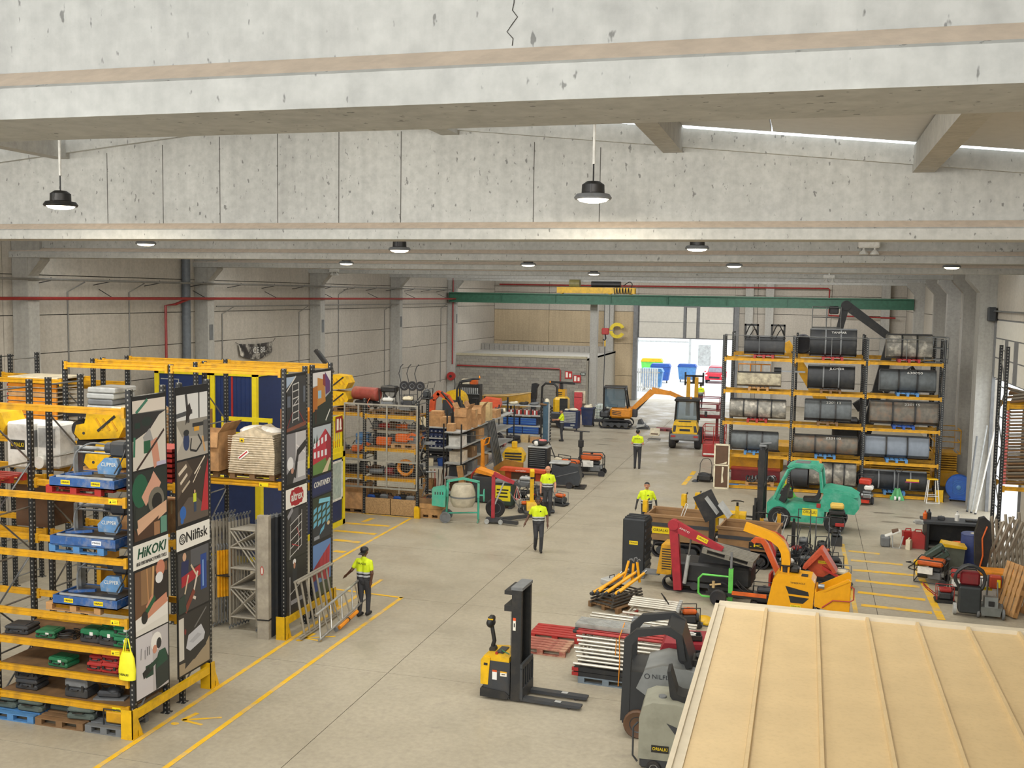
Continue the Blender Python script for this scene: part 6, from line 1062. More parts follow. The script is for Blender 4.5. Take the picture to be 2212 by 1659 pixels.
t = thing('space_heater', 'dull red cylindrical space heater on top of the caged rack', 'heater', (-15.65, 35.8, 3.91), rad(-15)); ob('barrel', [la([(.2, -.55), (.25, -.55), (.25, .5), (.2, .55), (.16, .56)], 20, (0, 0, .52), 'x')], mat('heater_red', '#8a3e34', .5, grime='#9a7a60'), t); ob('muzzle', [la([(.14, -.56), (.19, -.6), (.24, -.56), (.24, -.5)], 20, (0, 0, .52), 'x')], 'gry', t); ob('tank', [rb(-.45, .4, -.22, .22, .05, .26, .05)], 'blk', t)
for y in (-.25, .25): ob('wheel', [wheel((.25, y, .12), .12, .06, 'y')], 'rub', t)
hose(t, [(.3, -.2, .4), (.25, -.3, .2), (.35, -.3, .05)], .014, 'org', 'cable')
t = thing('pressure_washer', 'black machine wound with hoses on top of the caged rack', 'pressure washer', (-14.75, 35.8, 3.91)); ob('frame', [tb([(-.3, y, 0), (-.35, y, .75), (.3, y, .8), (.35, y, 0)], .02) for y in (-.2, .2)], 'blk', t); ob('hose_wind', [coil((0, -.05, .62), .24, .022, 5.2, .03, 'y')], 'blk', t); engine(t, (0, -.05, .02), 1.2, 'wht', 'gry'); ob('hood', [rb(-.3, .3, -.2, .2, .62, .85, .05)], 'blk', t)
t = plate_machine('concrete_saw', 'grey petrol machine with white engine cowl at the right end of the cage top', (-13.95, 35.7, 3.91), 0, 'gry', 'cream', 'dgry', 1.1, .75)
t = plate_machine('trench_rammer', 'dark petrol engine unit at the very edge of the cage top', (-13.35, 36.0, 4.3), rad(90), 'blk', 'gry', 'blk', .8, .6, False)
for k in range(3):
    q = AY(868+17*k, 830, 36.2); o = thing('trowel_trolley', ('left', 'middle', 'right')[k] + ' of three bent poles with a black wheel above the caged rack', 'trolley', (q.x, 36.2, 3.9)); ob('pole', [tb([(0, 0, .0), (.0, 0, .7), (-.05, 0, 1.05), (-.12, 0, 1.3), (-.05, 0, 1.55), (.05, 0, 1.65)], .016, 6)], 'dgry', o); ob('wheel', [wheel((.12, -.05, .85), .18, .06, 'y')], 'rub', o); ob('hub', [rim((.12, -.05, .85), .17, .07, 'y')], 'gry', o)
scarifier('lower yellow housing at the left end of the cage top', (-16.9, 35.8, 3.91)); scarifier('upper yellow housing at the left end of the cage top', (-16.9, 35.8, 4.52)); t = thing('conveyor_arm', 'black toothed arm sloping down onto the yellow housings', 'machine part', (-17.2, 35.8, 5.02)); ob('arm', [xf(bx(-.1, 1.0, -.08, .08, -.06, .06), (-.5, 0, .9), (0, rad(50), 0))], 'blk', t); ob('tooth_row', [xf(bx(0, .9, -.06, .06, .06, .1), (-.5, 0, .9), (0, rad(50), 0))], 'dgry', t)
pallet('wooden pallet under the collared crate', (-12.95, 35.75, 0), 0, 'wood', L=.85, Wd=.8)
o = thing('collar_crate', 'wooden collar crate heaped with cables beside the cement mixer', 'crate', (-12.95, 35.75, .145)); 
for k in range(3): ob('collar_board', [bx(-.42, .42, -.4, -.38, .2*k, .2*k+.19), bx(-.42, .42, .38, .4, .2*k, .2*k+.19), bx(-.42, -.4, -.38, .38, .2*k, .2*k+.19), bx(.4, .42, -.38, .38, .2*k, .2*k+.19)], 'wood' if k < 2 else 'dwood', o)
ob('base_board', [bx(-.4, .4, -.38, .38, 0, .02)], 'wood', o)
for j in range(6):
    q = thing('hand_tool', ('red', 'black', 'brown', 'grey', 'dark red', 'charcoal')[j] + ' cable-tangled tool heaped in the collared crate', 'tool', (-13.2+.12*j, 35.6+.1*(j % 3), .5+.08*(j % 2))); ob('body', [cy((-.15, 0, .08), (.15, .05, .1), .07, n=10)], ('red', 'blk', 'brn', 'gry', 'dred', 'dgry')[j], q); ob('cord', [coil((0, 0, .15), .11, .012, 2.2, .02)], ('red', 'blk', 'blk', 'org', 'red', 'blk')[j], q)
gs = 'lgry'
def shelf(label, x0, x1, y0, y1, h, levels, name='steel_shelf'):
    o = thing(name, label, 'shelf', (x0, y0, 0)); w, d = x1-x0, y1-y0
    for x in (0, w):
        for y in (0, d): ob('upright', [bx(x-.025, x+.025, y-.025, y+.025, 0, h)], 'blk', o)
        ob('brace', [cy((x, 0, .2), (x, d, h*.5), .012, n=5), cy((x, d, h*.5), (x, 0, h*.85), .012, n=5)], 'steel', o)
    for z in levels: ob('shelf_board', [bx(.03, w-.03, -.02, d+.02, z-.05, z)], gs, o)
    return o
shelf('black steel shelf with rows of dark blue parts bins', -15.3, -13.95, 40, 40.7, 3.5, [.12, 1.1, 1.9, 2.3, 2.74])
for r, z in enumerate((2.3, 2.52, 1.9, 2.1)):
    for k in range(7):
        o = thing('parts_bin', ('left end', 'second', 'third', 'middle', 'fifth', 'sixth', 'right end')[k] + ' dark blue parts bin in the ' + ('upper middle', 'top', 'bottom', 'lower middle')[r] + ' row of the bin shelf', 'bin', (-15.18+.18*k, 40.05, z), 0, 'blue parts bins'); ob('bin', [pr([(0, 0), (.3, 0), (.3, .17), (.08, .17), (0, .08)], -.08, .08, 'x')], 'navy', o); ob('label', [bx(-.03, .03, -.004, 0, .02, .06)], 'lgry', o)
carton('wide brown carton on top of the bin shelf', (-14.55, 40.35, 2.74), (.62, .5, .5), 0); carton('square brown carton with green mark on top of the bin shelf', (-14.12, 40.25, 2.74), (.34, .4, .42), 0); carton('flat carton lying on the wide carton of the bin shelf', (-14.5, 40.35, 3.245), (.5, .4, .12), .1); carton('small carton with red print at the left on the bin shelf', (-14.98, 40.2, 2.74), (.26, .3, .36), 0, 'cream'); carton('pale carton at the left end of the bin shelf top', (-15.22, 40.2, 2.74), (.2, .3, .3), 0, 'tan')
carton('little cream carton with red tape below the blue bins', (-14.75, 40.2, 1.1), (.28, .3, .3), .3, 'cream'); t = thing('bucket', 'blue plastic bucket on the shelf below the blue bins', 'bucket', (-14.3, 40.3, 1.1)); ob('pail', [la([(.13, 0), (.17, .3), (.18, .31), (.16, .31), (.12, .02), (.001, .02)], 16)], 'blu', t); ob('handle', [tb([(-.17, 0, .3), (-.12, 0, .38), (.12, 0, .38), (.17, 0, .3)], .008)], 'steel', t)
carton('brown carton low on the bin shelf', (-14.8, 40.3, .12), (.45, .4, .4), 0); 
for k in range(5): 
    t = thing('leaning_tool', ('leftmost', 'second', 'middle', 'fourth', 'rightmost')[k] + ' of five long-handled tools leaning under the blue bins', 'tool', (-14.5+.1*k, 39.9, 0), (rad(-6), rad(4*k-8), 0)); ob('shaft', [cy((0, 0, 0), (0, 0, 1.0), .015)], ('dwood', 'red', 'dgry', 'brn', 'dred')[k], t); ob('blade', [bx(-.06, .06, -.01, .01, .0, .2)], 'gry', t)
shelf('long steel shelf running towards the far wall with cartons on top', -13.95, -13.2, 39.6, 47.5, 2.95, [.12, .75, 1.35, 2.0, 2.62], 'long_shelf')
ob_ = [('tall brown carton standing on the near end of the long shelf', -13.5, 40.7, .55, .5, .85), ('slim brown carton beside the tall one on the long shelf', -13.35, 41.5, .35, .4, .75), ('large folded-open carton in the middle of the long shelf', -13.6, 42.7, .7, .9, .75), ('pale flattened carton leaning on the long shelf', -13.5, 43.9, .5, .3, .8), ('low carton at the far end of the long shelf', -13.6, 45.2, .6, .8, .35), ('small brown carton at the near edge of the long shelf', -13.75, 39.95, .3, .4, .3)]
for k, (lb, x, y, a, b, c) in enumerate(ob_): carton(lb, (x, y, 2.62), (a, b, c), .1*(k % 3-1), 'card' if k != 3 else 'tan', k in (0, 2))
for k, (z, y, m) in enumerate(((2.0, 40.2, 'wht'), (2.0, 41.4, 'dgry'), (2.0, 42.6, 'card'), (1.35, 40.3, 'ltw'), (1.35, 41.6, 'dwood'), (1.35, 43.0, 'gry'), (.75, 40.3, 'dgry'), (.75, 41.7, 'gry'), (.12, 40.4, 'brn'), (.12, 42.0, 'card'), (2.0, 44.2, 'lgry'), (1.35, 44.6, 'card'), (.75, 43.3, 'card'))):
    carton(('white', 'black', 'brown', 'cream', 'dark wooden', 'grey', 'charcoal', 'second grey', 'dark brown', 'second brown', 'pale grey', 'light brown', 'kraft')[k] + ' box inside the long shelf, ' + {2.0: 'upper', 1.35: 'middle', .75: 'lower', .12: 'bottom'}[z] + ' board', (-13.55, y, z), (.55, .7, .42 if z > .2 else .5), 0, m)
for k in range(5):
    t = thing('steel_section', ('nearest', 'second nearest', 'middle', 'second farthest', 'farthest')[k] + ' of five long steel sections leaning on the long shelf', 'steel section', (-12.75, 43.4+.22*k, 0), (0, rad(-11), 0)); ob('section', [bx(-.05, .05, -.04, -.03, 0, 2.7), bx(-.05, -.04, -.04, .04, 0, 2.7), bx(.04, .05, -.04, .04, 0, 2.7)], 'steel', t); ob('end_plate', [bx(-.06, .06, -.05, .05, 0, .02)], 'gry', t)
t = thing('yellow_hoist', 'tall narrow yellow stand before the long shelf', 'stand', (-12.6, 40.6, 0)); ob('column', [pr([(-.1, .1), (.1, .1), (.05, 2.0), (.12, 2.2), (-.08, 2.25), (-.05, 1.8)], -.07, .07, 'y'), bx(-.14, .14, -.1, .1, .55, 1.1)], 'ornge', t); ob('head', [tb([(0, 0, 2.1), (.15, 0, 2.3), (.3, 0, 2.35), (.25, 0, 2.1), (.05, 0, 2.0)], .03, 6)], 'ornge', t); ob('foot', [bx(-.25, .25, -.25, .25, 0.0, .12)], 'dgry', t)
t = thing('plough_blade', 'ochre steel dozer blade leaning by the long shelf', 'blade', (-12.0, 42.6, 0), rad(-8)); ob('blade', [pr([(-.75, .75), (-.2, 1.15), (.62, 1.05), (.62, .35), (-.6, .3)], -.05, .05, 'y')], mat('ochre', '#9c6c28', .55, grime='#5a4428'), t); ob('stand', [bx(-.5, -.4, -.05, .3, 0, .5), bx(.4, .5, -.05, .3, 0, .5)], 'dgry', t)
t = thing('timber_plank', 'pale wooden plank leaning at the foot of the long shelf', 'plank', (-13.0, 39.4, 0), (rad(8), rad(-6), 0)); ob('plank', [bx(-.12, .12, -.02, .02, 0, 1.35)], 'wood', t); ob('end_grain', [bx(-.12, .12, -.021, .021, 1.34, 1.352)], 'tan', t)
mt = mat('mixer_teal', '#3fa389', .45, var=.12, grime='#8a8a74')
t = thing('cement_mixer', 'turquoise cement mixer with pale caked drum', 'cement mixer', (-11.75, 35.2, 0), rad(12)); mt_c = mat('drum_caked', '#b3ab97', .8, var=.2, grime='#8a8068')
ob('drum', [la([(.2, -.38), (.36, -.38), (.45, -.2), (.46, .0), (.46, .1), (.38, .36), (.33, .42), (.28, .42)], 22, (.1, 0, .95))], mt_c, t); ob('gear_ring', [la([(.445, -.04), (.465, -.04), (.465, .02), (.445, .02)], 30, (.1, 0, .95))], 'gry', t)
ob('yoke', [bx(-.5, -.42, -.05, .05, .9, 1.5), bx(.62, .70, -.05, .05, .9, 1.48), pr([(-.5, 1.42), (.1, 1.54), (.7, 1.42), (.7, 1.5), (.1, 1.62), (-.5, 1.5)], -.05, .05, 'y')], mt, t); ob('motor_housing', [pr([(-1.0, .6), (-.52, .55), (-.5, 1.2), (-.62, 1.28), (-1.0, 1.2)], -.2, .22, 'y')], mt, t)
for k in range(4): ob('vent_slot', [bx(-.9+.09*k, -.86+.09*k, -.206, -.2, 1.0, 1.1)], 'dgry', t)
ob('frame', [cy((-.5, 0, .2), (-.45, 0, .95), .04), cy((.66, 0, .1), (.66, 0, .95), .04), cy((-.5, 0, .3), (.66, 0, .35), .03), cy((-.5, -.25, .18), (-.5, .25, .18), .03), cy((.66, -.25, .05), (.66, .25, .05), .03)], mt, t)
for y in (-.28, .28): ob('wheel', [la([(.02, -.01), (.15, -.01), (.15, -.03), (.2, -.03), (.2, .03), (.15, .03), (.15, .01), (.02, .01)], 18, (-.5, y, .2), 'y')], 'gry', t)
ob('tilt_wheel', [tb([(.86, .22*math.cos(2*PI*i/18), .98+.22*math.sin(2*PI*i/18)) for i in range(18)], .018, 6, True), cy((.7, 0, .98), (.88, 0, .98), .03)] + [cy((.86, 0, .98), (.86, .22*math.cos(PI/3*k), .98+.22*math.sin(PI/3*k)), .012, n=5) for k in range(6)], mt, t)
t = thing('engine_crane', 'red workshop crane with folded boom and black castored base', 'hoist', (-10.55, 35.35, 0), rad(8)); mred = mat('crane_red', '#9e2430', .42)
ob('mast', [bx(-.06, .06, -.06, .06, .1, 1.75)], mred, t); ob('boom', [limb((0, 1.8), (.75, 1.5), .08, .06, .12)], mred, t); ob('boom_end', [limb((.7, 1.52), (1.0, 1.36), .045, .04, .08)], 'dgry', t); ob('ram', [cy((.06, 0, .7), (.4, 0, 1.55), .03)], 'lgry', t)
ob('base_leg', [limb((.0, .12), (1.7, .12), .06, .06, .12, -.0)], 'dgry', t).rotation_euler = (0, 0, rad(38)); ob('base_leg', [limb((.0, .12), (1.0, .12), .06, .06, .12, 0)], 'dgry', t).rotation_euler = (0, 0, rad(-20)); ob('base_box', [bx(-.25, .35, -.14, .14, .06, .2)], 'dgry', t)
for x, y in ((-.2, -.12), (.3, -.12)): ob('castor', [wheel((x, y-.06, .09), .09, .06, 'y', 14)], 'lgry', t)
ob('chain', [tb([(.98, 0, 1.34), (.96, 0, 1.1), (1.0, 0, .95)], .015)], 'steel', t)
t = thing('sling_bundle', 'pink and white lifting slings hung on the red crane', 'slings', (-9.75, 35.6, .85)); ob('loop', [tb([(0, 0, .5), (-.1, 0, .1), (0, .02, 0), (.1, 0, .1)], .018, 6, True)], 'pink', t); ob('loop', [tb([(.03, 0, .5), (-.02, .05, .05), (.1, .05, .0), (.16, .0, .15)], .015, 6, True)], 'wht', t)
t = thing('rotary_tiller', 'orange flatbed attachment with grey engine on a black deck', 'attachment', (-10.9, 41.0, 0), rad(-4)); mor = mat('kub_orange', '#c8502a', .45)
ob('front_plate', [pr([(-.95, 1.0), (1.0, 1.0), (1.05, 1.12), (-.85, 1.14)], -.5, -.1, 'y'), pr([(-.8, .6), (.85, .6), (.9, 1.02), (-.85, 1.02)], -.1, -.04, 'y')], mor, t); text('orialki', .11, 'wht', t, (0.0, -.505, 1.06), FY, width=.45); ob('plate_window', [bx(-.55, .5, -.115, -.1, .62, .9)], 'brn', t); ob('tray', [bx(-.7, .5, -.8, -.2, .35, .42)], 'cream', t); engine(t, (.25, -.55, .42), 1.3, 'lgry', 'gry'); ob('deck', [pr([(-.6, .18), (.9, .18), (1.05, .3), (-.55, .33)], -1.1, -.2, 'y')], 'dgry', t); ob('rear_frame', [bx(-.9, 1.0, .0, .6, .0, .3)], 'blk', t); ob('ear', [rb(.9, 1.15, -.35, -.2, .95, 1.15, .03)], mor, t)
t = thing('tool_cabinet', 'tall black tool cabinet with many drawers and a cluttered top', 'cabinet', (-11.35, 45.2, 0), rad(-3)); ob('body', [bx(-.45, .45, -.3, .3, .08, 1.35)], mat('cab_black', '#202327', .4), t); ob('top_tray', [rb(-.48, .48, -.33, .33, 1.35, 1.42, .02)], 'lgry', t)
for k in range(9): d_ = ob('drawer', [bx(-.36, .36, -.325, -.3, .5+.09*k, .57+.09*k)], mat('cab_black', '#202327'), t); ob('drawer_pull', [bx(-.36, .36, -.335, -.325, .545+.09*k, .565+.09*k)], 'gry', d_)
ob('lower_door', [bx(-.4, .4, -.32, -.3, .12, .47)], 'dgry', t)
for x in (-.38, .38): ob('castor', [wheel((x, -.2, .05), .05, .04, 'x', 10)], 'rub', t)
t = thing('kit_bag', 'black holdall with a red flap on top of the black cabinet', 'bag', (-11.35, 45.25, 1.425)); ob('bag', [sp((0, 0, .14), (.38, .25, .15))], 'blk', t); ob('flap', [sp((.1, 0, .24), (.22, .18, .06))], 'pink', t); ob('cloth', [sp((-.12, -.2, .12), (.12, .08, .12))], 'wht', t)
t = thing('machine_grille', 'yellow grilled machine hood beside the black cabinet', 'machine', (-12.35, 44.6, 0), rad(6)); ob('hood', [pr([(-.4, .75), (.45, .75), (.5, 1.05), (.3, 1.35), (-.35, 1.35), (-.5, 1.1)], -.35, .3, 'y')], 'yel', t); ob('grille_bar', [bx(-.38, .38, -.362, -.35, .85+.13*k, .93+.13*k) for k in range(3)], 'blk', t); ob('legs', [bx(-.35, -.25, -.2, .2, 0, .75), bx(.25, .35, -.2, .2, 0, .75)], 'dgry', t); ob('top_box', [rb(-.12, .12, -.1, .1, 1.35, 1.65, .03)], 'yel', t)
t = generator('orange-topped open-frame generator at the aisle edge', (-9.25, 46.75, 0), rad(5), 'org', 'blk', 1.55)
t = generator('second orange-topped generator behind the dark scrubber', (-10.0, 45.4, 0), rad(-5), 'org', 'blk', 1.35)
t = thing('walk_scrubber', 'dark grey walk-behind floor scrubber with a sloping side panel', 'cleaning machine', (-9.6, 43.2, 0), rad(4)); ob('tank', [pr([(-.62, .15), (.55, .15), (.62, .5), (.5, .95), (.1, 1.0), (-.2, .92), (-.62, 1.02)], -.35, .35, 'y')], mat('scrub_slate', '#33373c', .4), t); ob('lid', [rb(-.75, .1, -.36, .36, 1.02, 1.1, .03)], 'lgry', t); ob('side_crease', [limb((-.55, .45), (.5, .75), .012, .012, .02, -.352)], 'gry', t); ob('wheel', [wheel((.15, -.36, .15), .15, .08, 'y')], 'rub', t); ob('squeegee', [bx(.35, .8, -.4, .4, .02, .08)], 'blk', t); ob('wheel', [wheel((.15, .36, .15), .15, .08, 'y')], 'rub', t)
t = thing('road_marker', 'black upright post tool standing by the generators', 'machine', (-9.95, 47.6, 0)); ob('post', [bx(-.06, .06, -.06, .06, .1, 1.85), rb(-.12, .12, -.1, .1, 1.1, 1.45, .03)], 'blk', t); ob('crossbar', [cy((-.35, 0, 1.85), (.4, 0, 1.85), .025)], 'blk', t); ob('foot', [rb(-.35, .3, -.25, .25, 0, .45, .06)], 'blk', t)
t = plate_machine('concrete_float', 'pale wheeled machine with black looped handle behind the dark scrubber', (-10.7, 46.6, 0), rad(150), 'lgry', 'cream', 'blk', 1.6, 1.3)
for k, (x, y, a, lb, tk) in enumerate(((-9.95, 37.6, 200, 'orange petrol brushcutter engine unit by the red crane', 'org'), (-9.55, 38.3, 170, 'black petrol unit with orange recoil cover by the yellow plate truck', 'org'), (-9.2, 37.9, 120, 'grey bare engine on wheels near the yellow plate truck', 'gry'), (-10.15, 38.9, 90, 'cream-tanked petrol compactor behind the orange units', 'cream'), (-9.0, 39.3, 160, 'orange-wheeled petrol unit behind the bald man', 'org'))):
    plate_machine('petrol_unit', lb, (x, y, 0), rad(a), 'dgry', tk, 'blk' if k % 2 else 'gry', .95+.1*(k % 3), .75)
t = thing('plate_lifter', 'upright yellow electric plate truck beside the bald man', 'pallet truck', F(1148, 1108), rad(-70)); ob('column', [bx(-.07, .07, -.07, .07, .35, 1.3)], 'yel', t); ob('head', [pr([(-.12, 1.38), (.08, 1.38), (.12, 1.6), (.0, 1.68), (-.14, 1.6)], -.08, .08, 'y')], 'yel', t); ob('collar', [cy((0, 0, 1.28), (0, 0, 1.4), .06)], 'blk', t); ob('body', [pr([(-.32, .1), (.32, .1), (.2, .45), (-.2, .45)], -.2, .2, 'y')], 'yel', t); ob('base', [rb(-.4, .4, -.3, .3, .02, .14, .03)], 'dgry', t); ob('white_tag', [bx(-.1, .1, -.305, -.3, .12, .24)], 'wht', t)
t = thing('yellow_excavator_arm', 'yellow cover plate and red lever among the petrol units', 'machine part', (-12.05, 39.0, 0)); ob('plate', [pr([(-.3, 1.2), (.55, 1.05), (.6, 1.12), (-.2, 1.35)], -.3, .3, 'y')], 'ornge', t); ob('pedestal', [rb(-.4, .5, -.3, .3, 0, 1.05, .05)], 'dgry', t); ob('red_lever', [tb([(-.45, -.2, .7), (-.42, -.2, 1.1), (-.2, -.2, 1.35)], .04, 8)], 'red', t)
t = thing('engine_box', 'dark green box-shaped engine unit with yellow warning panel', 'machine', (-10.95, 38.2, 0)); ob('box', [rb(-.35, .4, -.3, .3, .1, 1.0, .05)], mat('engine_green', '#2f3d36', .5), t); flat(t, 'warning_panel', [('#d8c81e', rc(-.3, -.3, .3, .3)), ('#20201c', rc(-.25, .1, .22, .16)), ('#20201c', rc(-.25, -.02, .18, .04)), ('#20201c', rc(-.25, -.16, .2, -.1))], None, (.02, -.302, .6), FY); ob('lid', [bx(-.38, .43, -.33, .33, 1.0, 1.06)], 'gry', t)
for x in (-.3, .3): ob('foot', [bx(x-.06, x+.06, -.25, .25, 0, .1)], 'dgry', t)
t = thing('tyre', 'large dark tyre standing behind the mixer wheel', 'tyre', (-10.75, 36.3, 0), rad(20)); ob('tyre', [wheel((0, 0, .36), .36, .22, 'y', 22)], 'rub', t); ob('rim', [rim((0, 0, .36), .34, .22, 'y')], 'gry', t)
t = thing('mini_digger', 'small red-orange digger arm rising behind the carton shelf', 'excavator', (XU(950, 48), 48, 0)); z0 = 1.6
ob('base', [rb(-.9, 1.3, -.6, .6, .45, 1.6, .1)], 'dgry', t)
def C(u, v, y, x0): q = AY(u, v, y); return (q.x-x0, q.z)
xo = XU(950, 48)
ob('boom', [limb(C(933, 890, 48, xo), C(936, 862, 48, xo), .14, .13, .2), limb(C(935, 862, 48, xo), C(948, 848, 48, xo), .13, .12, .2), limb(C(946, 848, 48, xo), C(968, 858, 48, xo), .12, .12, .2), limb(C(966, 856, 48, xo), C(986, 888, 48, xo), .12, .09, .2)], mor, t); ob('ram', [cy((C(955, 846, 48, xo)[0], -.1, C(955, 846, 48, xo)[1]), (C(985, 880, 48, xo)[0], -.1, C(985, 880, 48, xo)[1]), .05)], 'blk', t)
for s in (-.5, .5): track(t, (.2, s, 0), 1.9, .45, .25)
t = thing('compact_tractor', 'orange compact tractor with black roll bar and beacon', 'tractor', (XU(1030, 52), 52, 0), rad(10)); ob('bonnet', [pr([(.25, 1.9), (.3, 2.65), (.5, 2.8), (1.3, 2.72), (1.35, 2.4), (.7, 1.3), (.55, 1.3)], -.45, .45, 'y')], mor, t); ob('body', [rb(-1.3, .4, -.55, .55, .8, 2.1, .12)], 'dgry', t); ob('roll_bar', [tb([(-.95, -.5, 1.6), (-.95, -.5, 3.2), (-.8, -.5, 3.6), (-.2, -.5, 3.7)], .05, 8), tb([(-.95, .5, 1.6), (-.95, .5, 3.2), (-.8, .5, 3.6), (-.2, .5, 3.7), (.1, .5, 3.72)], .05, 8), cy((-.8, -.5, 3.6), (-.8, .5, 3.6), .045)], 'blk', t); beacon(t, (.1, .5, 3.75)); seat(t, (-.5, 0, 2.1), 0, 'blk', 1.3); ob('steering', [cy((.1, 0, 2.0), (-.05, 0, 2.7), .03), la([(.16, 0), (.19, .02), (.16, .04)], 14, (-.05, 0, 2.7))], 'blk', t)
for x, r in ((-.8, .65), (1.0, .45)):
    for s in (-.7, .7): ob('wheel', [wheel((x, s, r), r, .3, 'y')], 'rub', t)
t = thing('yellow_hood', 'rounded yellow plastic hood behind the digger arm', 'machine', (XU(985, 56), 56, 0)); ob('hood', [pr(arc(0, 2.1, .65, -10, 190, 12), -.45, .45, 'y')], 'yel', t); ob('stand', [bx(-.6, .6, -.5, .5, 0, 2.2)], 'dgry', t)
t = thing('parts_rack', 'black bottle rack with small cartons on top by the block wall', 'shelf', (XU(1018, 60), 60, 0)); ob('case', [bx(-.65, .65, -.3, .3, 0, 2.75)], 'blk', t); ob('bottle_row', [cy((-.55+.12*k, -.33, 2.2), (-.55+.12*k, -.33, 2.55), .04, n=8) for k in range(10)], 'lgry', t)['kind'] = 'stuff'; ob('shelf_lip', [bx(-.65, .65, -.4, -.3, 2.15, 2.2)], 'gry', t)
carton('small cream carton on the black bottle rack', (XU(1012, 60)-.1, 60, 2.75), (.5, .4, .3), 0, 'cream'); carton('small orange carton on the black bottle rack', (XU(1022, 60)+.1, 60, 2.75), (.4, .35, .26), 0, 'org')
t = thing('rowing_boat', 'weathered yellow rowing boat stored along the block wall', 'boat', (XU(1096, 66), 66, 0), 0); n = 12; v = []; f = []
Lb = 3.3
for i in range(n+1):
    u_ = i/n; x = -Lb/2+Lb*u_; wd = .62*(math.sin(min(1, .35+u_*.9)*PI*.5) if u_ < .5 else math.cos((u_-.5)*PI*.94)); wd = max(wd, .04); zt = 1.45+.35*u_*u_+.05*(1-u_); zb = .72+.5*max(0, u_-.7)
    for s in (-1, 1): v += [(x, s*wd, zt), (x, s*wd*.75, (zt+zb)/2), (x, s*wd*.3, zb)]
for i in range(n):
    a = i*6; b = a+6
    for k in (0, 1): f += [(a+k, a+k+1, b+k+1, b+k), (a+3+k+1, a+3+k, b+3+k, b+3+k+1)]
    f.append((a+2, a+5, b+5, b+2))
f += [(0, 3, 4, 5, 2, 1)]
hb_ = ob('hull', [(v, f)], mat('boat_yellow', '#b98f3a', .6, grime='#7a6a44'), t); ob('gunwale', [tb([v[i*6] for i in range(n+1)], .035, 6), tb([v[i*6+3] for i in range(n+1)], .035, 6)], 'tan', t); ob('thwart', [bx(-.5, -.25, -.5, .5, 1.3, 1.34), bx(.4, .65, -.45, .45, 1.35, 1.39)], 'tan', t)
ob('cradle', [bx(-1.1, -.95, -.5, .5, 0, .85), bx(.8, .95, -.5, .5, 0, .95)], 'dwood', t)
t = thing('outboard_cover', 'black shrouded outboard motor upright by the block wall', 'motor', (XU(1155, 67), 67, 0)); ob('cover', [pr([(-.2, 1.3), (.2, 1.3), (.22, 2.0), (.35, 2.25), (.12, 2.35), (-.12, 2.3), (-.15, 1.9)], -.15, .15, 'y')], 'blk', t); ob('stand', [bx(-.15, .15, -.15, .15, 0, 1.3)], 'dgry', t)
wy = 56.0
t = thing('workshop_shelf', 'grey steel workshop shelf with blue drawers and a row of spray cans', 'shelf', (-17.3, wy, 0)); ws = 3.3
for z in (.42, .9, 1.5, 2.05): ob('shelf_board', [bx(0, ws, 0, .7, z-.07, z)], gs, t)
for x in (0, 1.35, ws): ob('upright', [bx(x-.04, x+.04, -.03, .05, 0, 2.45 if x != ws else 2.1), bx(x-.04, x+.04, .65, .73, 0, 2.1)], 'blk', t)
for k, (x, z) in enumerate(((1.75, .92), (2.75, .92), (1.95, .44), (2.9, .44))):
    o = thing('drawer_unit', ('upper left', 'upper right', 'lower left', 'lower right')[k] + ' blue drawer block on the workshop shelf', 'drawers', (-17.5+x, wy+.05, z)); ob('carcass', [bx(-.47, .47, 0, .55, 0, .4)], 'navy', o)
    for j in range(3):
        d_ = ob('drawer', [bx(-.45, .45, -.02, 0, .02+.13*j, .13+.13*j)], 'blu', o); ob('drawer_lip', [bx(-.44, .44, -.035, -.02, .1+.13*j, .13+.13*j)], 'lblu', d_)
for k in range(16):
    m = ('red', 'wht', 'red', 'blk')[k % 4]; o = thing('spray_can', ('red', 'white', 'dark red', 'black')[k % 4] + ' can, ' + ('leftmost quarter', 'left of centre', 'right of centre', 'rightmost quarter')[k//4] + ' of the can row on the workshop shelf', 'can', (-15.9+.115*k, wy+.15, 1.5)); ob('can', [la([(.045, 0), (.045, .22), (.03, .25), (.001, .25)], 10)], m, o); ob('cap', [cy((0, 0, .25), (0, 0, .3), .025, n=8)], 'wht' if m == 'red' else 'red', o)
for k in range(6):
    o = thing('rag_heap', ('first', 'second', 'third', 'fourth', 'fifth', 'sixth')[k] + ' crumpled cloth from the left on the workshop shelf top', 'cloth', (-16.9+.6*k, wy+.3, 2.05)); ob('cloth', [sp((0, 0, .06), (.28, .25, .08)), sp((.15, .05, .1), (.14, .12, .07))], ('dgry', 'gry', 'cream', 'blk', 'gry', 'dwood')[k], o)
t = thing('lift_post', 'blue-grey vertical lift post with a serrated edge beside the mechanic', 'lift', (-13.75, 56.3, 0)); ob('post', [bx(-.18, .12, -.15, .15, 0, 2.25)], mat('post_slate', '#3f5a6c', .5), t); ob('toothed_strip', [bx(.12, .2, -.15, .12, 0.05, 2.15)], 'lgry', t)
for k in range(12): ob('tooth', [bx(.195, .24, -.12, .1, .12+.17*k, .2+.17*k)], 'dgry', t)
ob('top_cap', [sp((0, 0, 2.25), (.16, .15, .2))], 'cream', t)
for k in range(2):
    t = thing('loading_ramp', ('upper', 'lower')[k] + ' of two faded pink loading ramps leaning down from the shelf', 'ramp', (-16.55+.35*k, 54.3-.6*k, 0), (0, 0, rad(-6))); ob('ramp', [pr([(-.6, 1.35), (-.55, 1.45), (.85, .16), (.8, .05)], -.18, .18, 'y')], mat('ramp_pink', '#c9766c', .5), t); ob('ramp_edge', [pr([(-.6, 1.3), (-.6, 1.48), (.86, .19), (.82, .0)], -.22, -.18, 'y')], 'dred', t)
